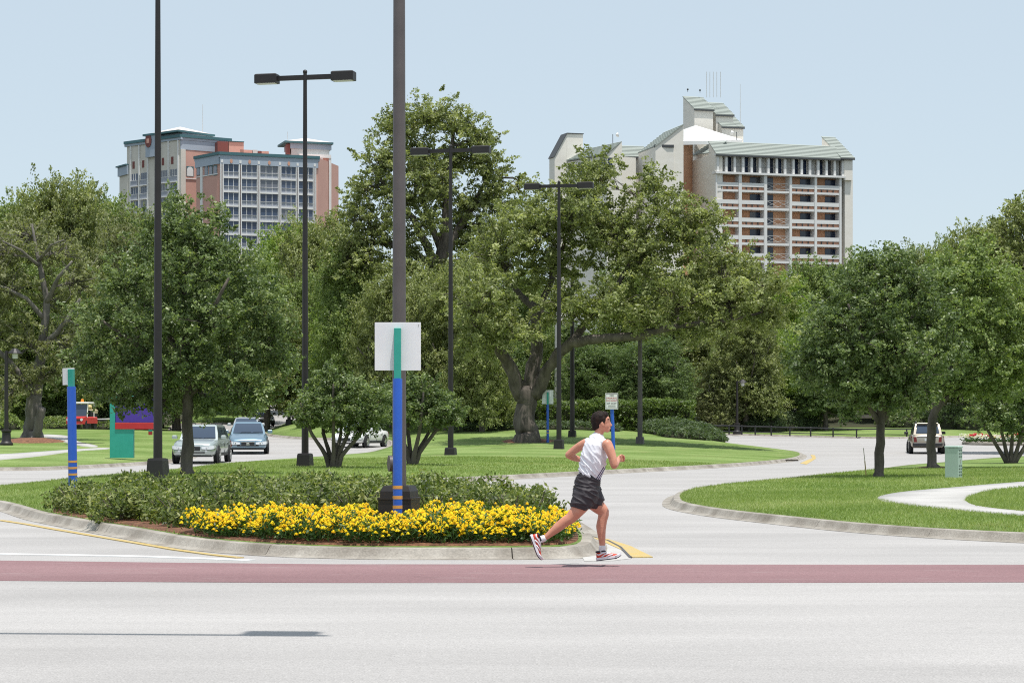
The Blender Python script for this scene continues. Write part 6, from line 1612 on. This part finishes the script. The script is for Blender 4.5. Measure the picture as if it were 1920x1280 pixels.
for s in (-1, 1):
    MB().tube([(.90, s * .36, .47), (.945, s * .36, .47)], .07, 12).build('headlight', M_lampg, ct)
    for xx in (.5, -.45): MB().tube([(xx, s * .48, .5), (xx - (.12 if xx > 0 else 0), s * .48, 1.28)], .03, 6).build('pillar', M_cartw, ct)
    for xx in (.55, -.6): MB().tube([(xx, s * .50, .22), (xx, s * .36, .22)], .22, 16).build('wheel', M_tyre, ct)
MB().add([(.52, -.44, .62), (.52, .44, .62), (.40, .44, 1.24), (.40, -.44, 1.24), (.505, -.44, .62), (.505, .44, .62), (.385, .44, 1.24), (.385, -.44, 1.24)], [(0, 1, 2, 3), (7, 6, 5, 4), (0, 4, 5, 1), (3, 2, 6, 7), (0, 3, 7, 4), (1, 5, 6, 2)]).build('windscreen', M_cglass, ct)
MB().bbox(-.55, .50, -.54, .54, 1.28, 1.36, .03).build('roof', M_cartw, ct)
MB().bbox(-.5, -.1, -.44, .44, .63, .95, .05).build('seat', M_plastic, ct)
MB().tube([(-.1, 0, 1.36), (-.1, 0, 1.42), (-.1, 0, 1.52)], [.08, .08, .05], 10).build('beacon', M_beacon, ct)
d = 110.0; x = (171 - CU) / FPX * d; z = EYE + (CV - 804) / FPX * d
tr = empty('cart_trailer', (x, d, z), 'small dark trailer stacked with tan gear beside the red utility cart', 'trailer')
MB().bbox(-.25, .75, -.35, .35, .40, .50, .02).build('deck', M_plastic, tr)
for xx in (-.15, .2): MB().tube([(xx, -.36, .18), (xx, -.46, .18)], .18, 14).build('wheel', M_tyre, tr)
MB().bbox(-.15, .28, -.25, .25, .505, .80, .03).build('locker', M_plastic, tr)
MB().bbox(-.12, .30, -.26, .26, .805, 1.02, .05).build('canvas_box', M_tan, tr)
mb = MB(); mb.ball((-.08, 0, 1.13), .13, .13, .12, seg=12, rings=8); mb.build('water_jug', mat('yellowed_plastic', (.6, .47, .2), .5), tr, smooth=True)
MB().tube([(.3, 0, .5), (.95, 0, .52)], .03, 6).build('tow_bar', M_cartw, tr)

# pale low building glimpsed through the trees on the right
d = 240.0
a, b_ = P(1300, 760, d), P(1500, 672, d)
o = empty('low_building', a, 'pale low building glimpsed through the trees behind the slim garden lamp', 'building')
M_sand = mat('sand_render', (.50, .42, .31), .9, (.56, .48, .36), .3)
MB().bbox(0, b_.x - a.x, 0, 8, -4, b_.z - a.z, .02).build('wall', M_sand, o)
MB().bbox(-.6, b_.x - a.x + .6, -.8, 8.8, b_.z - a.z + .01, b_.z - a.z + .5, .05).build('roof', M_walk, o)
for k in range(4): MB().box(1.2 + k * 2.9, 2.6 + k * 2.9, -.05, .05, .9, 2.5).build('window', M_glassd, o)
d = 236.0
a, b_ = P(900, 745, d), P(1110, 690, d)
o = empty('low_building', a, 'long pale low building glimpsed beyond the hedge behind the great trunk', 'building')
MB().bbox(0, b_.x - a.x, 0, 8, -4, b_.z - a.z, .02).build('wall', M_cream, o)
MB().bbox(-.6, b_.x - a.x + .6, -.8, 8.8, b_.z - a.z + .01, b_.z - a.z + .5, .05).build('roof', M_walk, o)
for k in range(4): MB().box(1.2 + k * 2.9, 2.6 + k * 2.9, -.05, .05, .8, 2.3).build('window', M_glassd, o)
# ------------------------------------------------------------------ the runner
RD = 23.6
PXM = RD / FPX
BASE = Vector(((1090 - CU) / FPX * RD, RD, 0.0))
def K(u, v, dy=0.0):
    q = P(u, v, RD); return Vector((q.x - BASE.x, dy, q.z - BASE.z))
M_skin = mat('sunburnt_skin', (0.52, 0.225, 0.145), 0.42, (0.62, 0.30, 0.205), 9, 0.08, 60, spec=0.4)
M_skin.node_tree.nodes['Principled BSDF'].inputs['Subsurface Weight'].default_value = 0.08
M_skin.node_tree.nodes['Principled BSDF'].inputs['Subsurface Radius'].default_value = (.02, .008, .004)
M_hair = mat('dark_brown_hair', (0.008, 0.005, 0.004), 0.65, (0.028, 0.014, 0.010), 26, 0.6, 60, stretch=(1, 1, .4), spec=.2)
M_shirt = mat('white_jersey', (0.74, 0.74, 0.78), 0.75, (0.78, 0.78, 0.82), 6, .15, 40)
M_navy = mat('navy_stripe', (0.02, 0.015, 0.10), 0.7)
M_shorts = mat('charcoal_shorts', (0.035, 0.030, 0.034), 0.62, (0.05, 0.044, 0.049), 8, spec=.3)
M_shoer = mat('orange_red_mesh', (0.66, 0.065, 0.022), 0.55, (0.52, 0.04, 0.02), 30)
M_shoew = mat('white_shoe_overlay', (0.72, 0.71, 0.74), 0.45); M_soled = mat('dark_outsole', (0.02, 0.015, 0.03), .7); M_sock = mat('white_sock', (0.74, 0.73, 0.74), .85, (0.62, .62, .64), 60)
M_eye = mat('eye_white', (.7, .68, .66), .2); M_iris = mat('dark_iris', (.02, .012, .01), .15); M_lip = mat('lip', (.42, .14, .11), .5)

def limb(mb, pts, n=16):
    """pts: (u, v, dy, radius in the image in px, radius in depth in m); rounded ends"""
    ps = [K(p[0], p[1], p[2]) for p in pts]; r1 = [p[3] * PXM for p in pts]; r2 = [p[4] for p in pts]
    def cap(i, j):
        t = (ps[i] - ps[j]).normalized(); out = []
        for f, s in ((.45, .90), (.80, .62), (.97, .25)): out.append((ps[i] + t * (f * min(r1[i], r2[i]) * .9), r1[i] * s, r2[i] * s))
        return out
    a, b = cap(0, 1), cap(-1, -2)
    P_ = [q for q, _, _ in reversed(a)] + ps + [q for q, _, _ in b]; A = [x for _, x, _ in reversed(a)] + r1 + [x for _, x, _ in b]; B = [x for _, _, x in reversed(a)] + r2 + [x for _, _, x in b]
    # smooth the chain
    n_ = len(P_); P2, A2, B2 = [], [], []
    for i in range(n_ - 1):
        P2.append(P_[i]); A2.append(A[i]); B2.append(B[i])
        if 2 < i < n_ - 4:
            p0, p1, p2, p3 = P_[max(i - 1, 0)], P_[i], P_[i + 1], P_[min(i + 2, n_ - 1)]
            for t in (.33, .66):
                P2.append(0.5 * ((2 * p1) + (p2 - p0) * t + (2 * p0 - 5 * p1 + 4 * p2 - p3) * t * t + (3 * p1 - p0 - 3 * p2 + p3) * t ** 3)); A2.append(lerp(A[i], A[i + 1], t)); B2.append(lerp(B[i], B[i + 1], t))
    P2.append(P_[-1]); A2.append(A[-1]); B2.append(B[-1])
    mb.tube(P2, A2, n, r2=B2, ref=(0, 1, 0))

def fuse(name, mb, mats, voxel, smooth=6, fac=.5):
    """one continuous skin over the overlapping shapes"""
    me0 = mb.mesh(name, mats)
    t = bpy.data.objects.new(name, me0); COL.objects.link(t)
    m = t.modifiers.new('r', 'REMESH'); m.mode = 'VOXEL'; m.voxel_size = voxel
    s = t.modifiers.new('s', 'SMOOTH'); s.factor = fac; s.iterations = smooth
    me = bpy.data.meshes.new_from_object(t.evaluated_get(bpy.context.evaluated_depsgraph_get()))
    bpy.data.objects.remove(t); me.name = name
    me.polygons.foreach_set('use_smooth', [True] * len(me.polygons))
    me.materials.clear()
    for x in (mats if isinstance(mats, list) else [mats]): me.materials.append(x)
    return me

body = MB()
# trunk and neck
limb(body, [(1100, 934, 0, 16, .11), (1101, 915, 0, 16, .115), (1104.5, 895, 0, 15, .105), (1110.5, 870, 0, 18, .125), (1114, 848, 0, 19.5, .145), (1117, 832, 0, 17.5, .155), (1119, 826, 0, 11, .10)])
limb(body, [(1119, 828, 0, 11, .075), (1122, 814, 0, 8.6, .056), (1127, 802, 0, 8.6, .054)])
# head
body.ball(K(1126.5, 788.5), 17.0 * PXM, .076, 17.0 * PXM, 24, 16)
body.ball(K(1133, 797), 10.5 * PXM, .062, 12 * PXM, 20, 12)
body.ball(K(1138.5, 806), 5.0 * PXM, .036, 4.6 * PXM, 16, 10)
body.tube([K(1141.5, 787), K(1144.3, 794), K(1146.6, 797.2), K(1143, 799.4)], [.008, .011, .0135, .010], 10)
body.ball(K(1140.8, 785.0), 2.4 * PXM, .046, 2.2 * PXM, 14, 8)                     # brow
body.ball(K(1142.6, 803.0), 2.6 * PXM, .026, 2.2 * PXM, 14, 8)                     # mouth
for s in (-1, 1):
    M = Matrix.Rotation(R(-12), 4, 'Y')
    body.ball(K(1129.5, 796, s * .077), .020, .010, .032, 14, 10, M)
# arms
limb(body, [(1137, 832, -.145, 10, .062), (1142, 843, -.165, 9.2, .056), (1147, 858, -.19, 8, .048), (1150, 871, -.20, 7.2, .043), ])
limb(body, [(1150, 871, -.20, 7.2, .043), (1152.5, 868, -.13, 7.4, .045), (1156, 865, -.05, 6, .036), (1158.5, 862.5, .025, 4.6, .026)])
limb(body, [(1100, 831, .145, 9.6, .058), (1090, 836, .175, 8.8, .052), (1078, 844, .21, 7.8, .046), (1067, 853, .235, 6.9, .04)])
limb(body, [(1067, 853, .235, 6.9, .04), (1075, 857, .265, 7.0, .042), (1086, 861, .31, 5.6, .034), (1096, 864.5, .345, 4.2, .025)])
def fist(cu, cv, cdy, fwd, upv):
    f = Vector(fwd).normalized(); u_ = Vector(upv).normalized(); s = f.cross(u_).normalized(); c = K(cu, cv, cdy)
    M = Matrix((f, s, u_)).transposed().to_4x4()
    body.ball(c, .047, .024, .041, 14, 10, M)
    for i, (z, ln) in enumerate(((.030, .95), (.010, 1.05), (-.010, 1.0), (-.029, .82))):
        a = c + f * .036 + u_ * z + s * .008
        body.tube([a, a + f * .030 * ln + s * .006, a + f * .036 * ln + s * .034 * ln, a + f * .012 + s * .042 * ln], [.0105, .0102, .0095, .0085], 8)
    a = c - f * .012 + u_ * .034 + s * .014
    body.tube([a, a + f * .030 + u_ * .014 + s * .014, a + f * .052 + s * .026 + u_ * .004], [.0125, .011, .009], 8)
fist(1161, 861, .065, (.35, .92, .12), (-.1, -.1, 1))
fist(1101, 865.5, .385, (.75, .65, -.05), (0, .1, 1))
# legs
limb(body, [(1100, 930, -.075, 15.5, .082), (1092, 943, -.09, 15.6, .082), (1081, 957, -.10, 13.2, .072), (1069.5, 970, -.105, 10.6, .06), (1058, 977.5, -.105, 9.7, .056), (1046, 987, -.105, 9.3, .053), (1034, 997, -.10, 7, .041), (1022, 1006.5, -.10, 4.9, .031), (1012, 1010, -.10, 5.2, .030), (1004, 1012, -.10, 5, .030)])
limb(body, [(1107, 929, .085, 14.5, .08), (1113.5, 941, .10, 15.6, .083), (1123.5, 951, .11, 13.4, .072), (1132.5, 961, .115, 10.6, .06), (1130.5, 974, .115, 9.4, .056), (1128, 988, .115, 9.7, .055), (1128.8, 1004, .11, 7.6, .042), (1130, 1022, .11, 5.6, .032), (1130, 1036, .11, 5.2, .031)])
body.ball(K(1134, 959.5, .115), 9 * PXM, .05, 9.5 * PXM, 14, 10)
limb(body, [(1130, 1040, .11, 5.2, .030), (1143, 1044, .11, 4.4, .034), (1156, 1045, .11, 3.4, .036)])
limb(body, [(1001, 1012, -.10, 5.4, .030), (1005, 1026, -.10, 4.4, .034), (1009, 1039, -.10, 3.2, .036)])
me = fuse('person', body, M_skin, .0068, 5)
person = bpy.data.objects.new('person', me); person.location = BASE; COL.objects.link(person)
tag(person, 'runner in white sleeveless top, charcoal shorts and orange-red shoes, caught mid-stride', 'person')

# face
for s in (-1, 1):
    MB().ball(K(1138.9, 790.4, s * .037), .0085, .0075, .0052, 12, 8).build('eye', M_eye, person, smooth='all')
    MB().ball(K(1139.8, 790.4, s * .0385), .0046, .0048, .0048, 10, 7).build('iris', M_iris, person, smooth='all')
    MB().tube([K(1138.6, 786.0, s * .054), K(1140.6, 785.2, s * .042), K(1142.3, 785.8, s * .022)], [.003, .0045, .003], 8).build('eyebrow', M_hair, person, smooth='all')
MB().tube([K(1140.6, 803.2, -.024), K(1143.4, 802.8, -.012), K(1144.2, 802.8, 0), K(1143.4, 802.8, .012), K(1140.6, 803.2, .024)], [.002, .004, .0045, .004, .002], 8).build('mouth', M_lip, person, smooth='all')
# hair: skull cap with sideburns and nape
h = MB()
h.ball(K(1124.3, 786.3), 17.2 * PXM, .083, 16.4 * PXM, 28, 18)
h.ball(K(1119, 793), 10.5 * PXM, .074, 13.2 * PXM, 20, 12)
h.ball(K(1132, 778.5), 9.0 * PXM, .066, 8.2 * PXM, 18, 12)
h.ball(K(1115.5, 801), 6 * PXM, .05, 6 * PXM, 16, 10)
for s in (-1, 1): h.tube([K(1131, 784, s * .066), K(1131.5, 792, s * .073), K(1131, 797.5, s * .068)], [.016, .012, .006], 10)
hm = fuse('hair', h, M_hair, .006, 3)
hv = np.empty(len(hm.vertices) * 3, np.float32); hm.vertices.foreach_get('co', hv); hv = hv.reshape(-1, 3)
nn = np.array([v.normal for v in hm.vertices]); amp = np.array([noise.noise((p[0] * 55, p[1] * 55, p[2] * 26)) + .5 * noise.noise((p[0] * 120, p[1] * 120, p[2] * 60)) for p in hv])
hm.vertices.foreach_set('co', (hv + nn * (amp * .0032)[:, None]).ravel().astype(np.float32)); hm.update()
link(bpy.data.objects.new('hair', hm), person)

def folds(me, amp, f, seed, mask=None):
    v = np.empty(len(me.vertices) * 3, np.float32); me.vertices.foreach_get('co', v); v = v.reshape(-1, 3); nn = np.array([q.normal for q in me.vertices])
    a = np.empty(len(v))
    for i, p in enumerate(v):
        q = Vector(f(p)); w = noise.noise(q * .6 + Vector((seed, 3, 1)))
        n1 = 1 - abs(noise.noise(q + Vector((w, w, seed)))) * 2; a[i] = max(0, n1) ** 2.2
    if mask is not None: a *= mask(v)
    me.vertices.foreach_set('co', (v + nn * ((a - .25) * amp)[:, None]).ravel().astype(np.float32)); me.update()
# singlet
sh = MB()
limb(sh, [(1102.5, 901, 0, 20.5, .145), (1105, 893, 0, 21.8, .150), (1111.3, 872, 0, 24.6, .168), (1114.2, 850, 0, 24.4, .180), (1117, 834, 0, 21.6, .176), (1118.8, 825, 0, 16.5, .135)], 20)
limb(sh, [(1117.5, 829, 0, 12, .09), (1120, 819, 0, 10.6, .068), (1121, 815.5, 0, 9.9, .062)], 16)
limb(sh, [(1119, 825, -.06, 8, .05), (1131, 829, -.125, 8.6, .045)], 12); limb(sh, [(1115, 825, .06, 8, .05), (1102.5, 828.5, .125, 8.4, .045)], 12)
sm = fuse('shirt', sh, [M_shirt, M_navy], .0066, 5)
folds(sm, .017, lambda p: ((p[0] * 1.0 + p[2] * .75) * 17, p[1] * 3, (p[2] - p[0]) * 3.2), 4.0, lambda v: np.clip((1.33 - v[:, 2]) / .12, .25, 1))
cen = np.array([q.center for q in sm.polygons]); a0, a1 = K(1133.5, 876), K(1116.5, 903)
for off in (-.017, .006, .029):
    tt = np.clip((a0.z - cen[:, 2]) / (a0.z - a1.z), -.06, 1.1); xs = a0.x + (a1.x - a0.x) * tt + off
    hit = (np.abs(cen[:, 0] - xs) < .0068) & (cen[:, 1] < .03) & (cen[:, 2] < a0.z + off * .2 + .01)
    for i in np.nonzero(hit)[0]: sm.polygons[int(i)].material_index = 1
link(bpy.data.objects.new('shirt', sm), person)
# shorts
so = MB()
limb(so, [(1103.5, 897, 0, 22.4, .158), (1101, 908, 0, 23.4, .166), (1099, 920, 0, 24.5, .168), (1100, 931, 0, 23.0, .165)], 20)
limb(so, [(1099, 922, -.075, 22, .115), (1092, 936, -.085, 20.8, .116), (1087.5, 942, -.09, 19.5, .113)], 18)
limb(so, [(1106, 922, .075, 21.5, .118), (1112, 932, .09, 20.6, .118), (1114.5, 936, .095, 19.8, .116)], 18)
sm = fuse('shorts', so, M_shorts, .007, 4)
folds(sm, .016, lambda p: ((p[0] - 0) * 6, p[1] * 4, (p[2] * 1.0 + p[0] * .35) * 22), 9.0)
link(bpy.data.objects.new('shorts', sm), person)
# socks and shoes
def sock(pts): 
    m = MB(); limb(m, pts); m.build('sock', M_sock, person, smooth='all')
sock([(1130, 1026, .11, 6.6, .038), (1130, 1036, .11, 6.6, .038)]); sock([(1019.5, 1008, -.10, 6.4, .037), (1013, 1010, -.10, 6.6, .038)])
def shoe(heel, toe, upv, dy):
    h_, t_ = K(*heel, dy), K(*toe, dy); x = (t_ - h_); L = x.length; x.normalize(); y = Vector((0, 1, 0)); u_ = Vector(upv); u_ = (u_ - x * u_.dot(x)).normalized()
    M = Matrix((x, y, u_)).transposed().to_4x4(); M.translation = h_
    st = [(0.0, .030, .075), (.04, .037, .092), (.16, .040, .098), (.30, .040, .094), (.45, .041, .078), (.60, .046, .062), (.75, .048, .050), (.88, .042, .042), (.97, .026, .034), (1.0, .010, .028)]
    rings = []
    for f, hw, hh in st:
        z0 = .022 + (.012 if f > .9 else 0); rings.append([(f * L, hw * c, z0 + (hh - .022) * s_) for c, s_ in ((-1, 0), (-1, .35), (-.80, .72), (-.42, .96), (0, 1), (.42, .96), (.80, .72), (1, .35), (1, 0))])
    up = MB(); up.loft(rings, M=M); sh_ = up.build('shoe', M_shoer, person, smooth='all')
    so_ = MB(); rs = []
    for f, hw, hh in st:
        k = 1.10; rise = .028 * max(0, (f - .72) / .28) ** 2; rs.append([(f * L * 1.03 - .008, hw * k * c, zz + rise) for c, zz in ((-1, .006), (-1.02, .018), (-.96, .032), (.96, .032), (1.02, .018), (1, .006))])
    so_.loft(rs, M=M); so_.build('midsole', M_shoew, sh_, smooth=True)
    ou = MB(); rs = [[(f * L * 1.02 - .006, hw * 1.05 * c, zz + .028 * max(0, (f - .72) / .28) ** 2) for c, zz in ((-1, -.004), (-1, .0055), (1, .0055), (1, -.004))] for f, hw, hh in st]
    ou.loft(rs, M=M); ou.build('outsole', M_soled, sh_)
    ov = MB()
    for s in (-1, 1):
        def surf(f, q):
            import bisect
            k = max(0, min(len(st) - 2, bisect.bisect([a[0] for a in st], f) - 1)); a, b = st[k], st[k + 1]; g_ = (f - a[0]) / (b[0] - a[0]); hw, hh = lerp(a[1], b[1], g_), lerp(a[2], b[2], g_)
            pr = [(1, 0), (1, .35), (.80, .72), (.42, .96), (0, 1)]; i = min(3, int(q * 4)); r_ = q * 4 - i; c, e = lerp(pr[i][0], pr[i + 1][0], r_), lerp(pr[i][1], pr[i + 1][1], r_)
            return M @ Vector((f * L, s * (hw * c + .003), .022 + (hh - .022) * e + .002))
        for line, rr in (([(.02, .55), (.10, .35), (.22, .45), (.36, .62), (.50, .80)], .0085), ([(.20, .12), (.34, .35), (.46, .50), (.58, .72)], .0075), ([(.40, .10), (.52, .28), (.66, .5)], .0065), ([(.74, .08), (.86, .4), (.93, .7)], .008)):
            ov.tube([surf(f, q) for f, q in line], rr, 6)
    tag(ov.build('overlay', M_shoew, sh_, smooth='all'), kind='stuff')
    co = MB(); co.tube([M @ Vector((.03, 0, .088)), M @ Vector((.03, 0, .104))], .040, 14, r2=[.036, .034], ref=x); co.tube([M @ Vector((.075, 0, .088)), M @ Vector((.075, 0, .106))], .040, 14, r2=[.038, .034], ref=x)
    co.build('collar', M_soled, sh_, smooth='all')
shoe((1120.0, 1051.5), (1166.5, 1045.5), (-.12, 0, 1), .11)
shoe((993.5, 1003), (1010.5, 1050), (1, 0, .35), -.10)
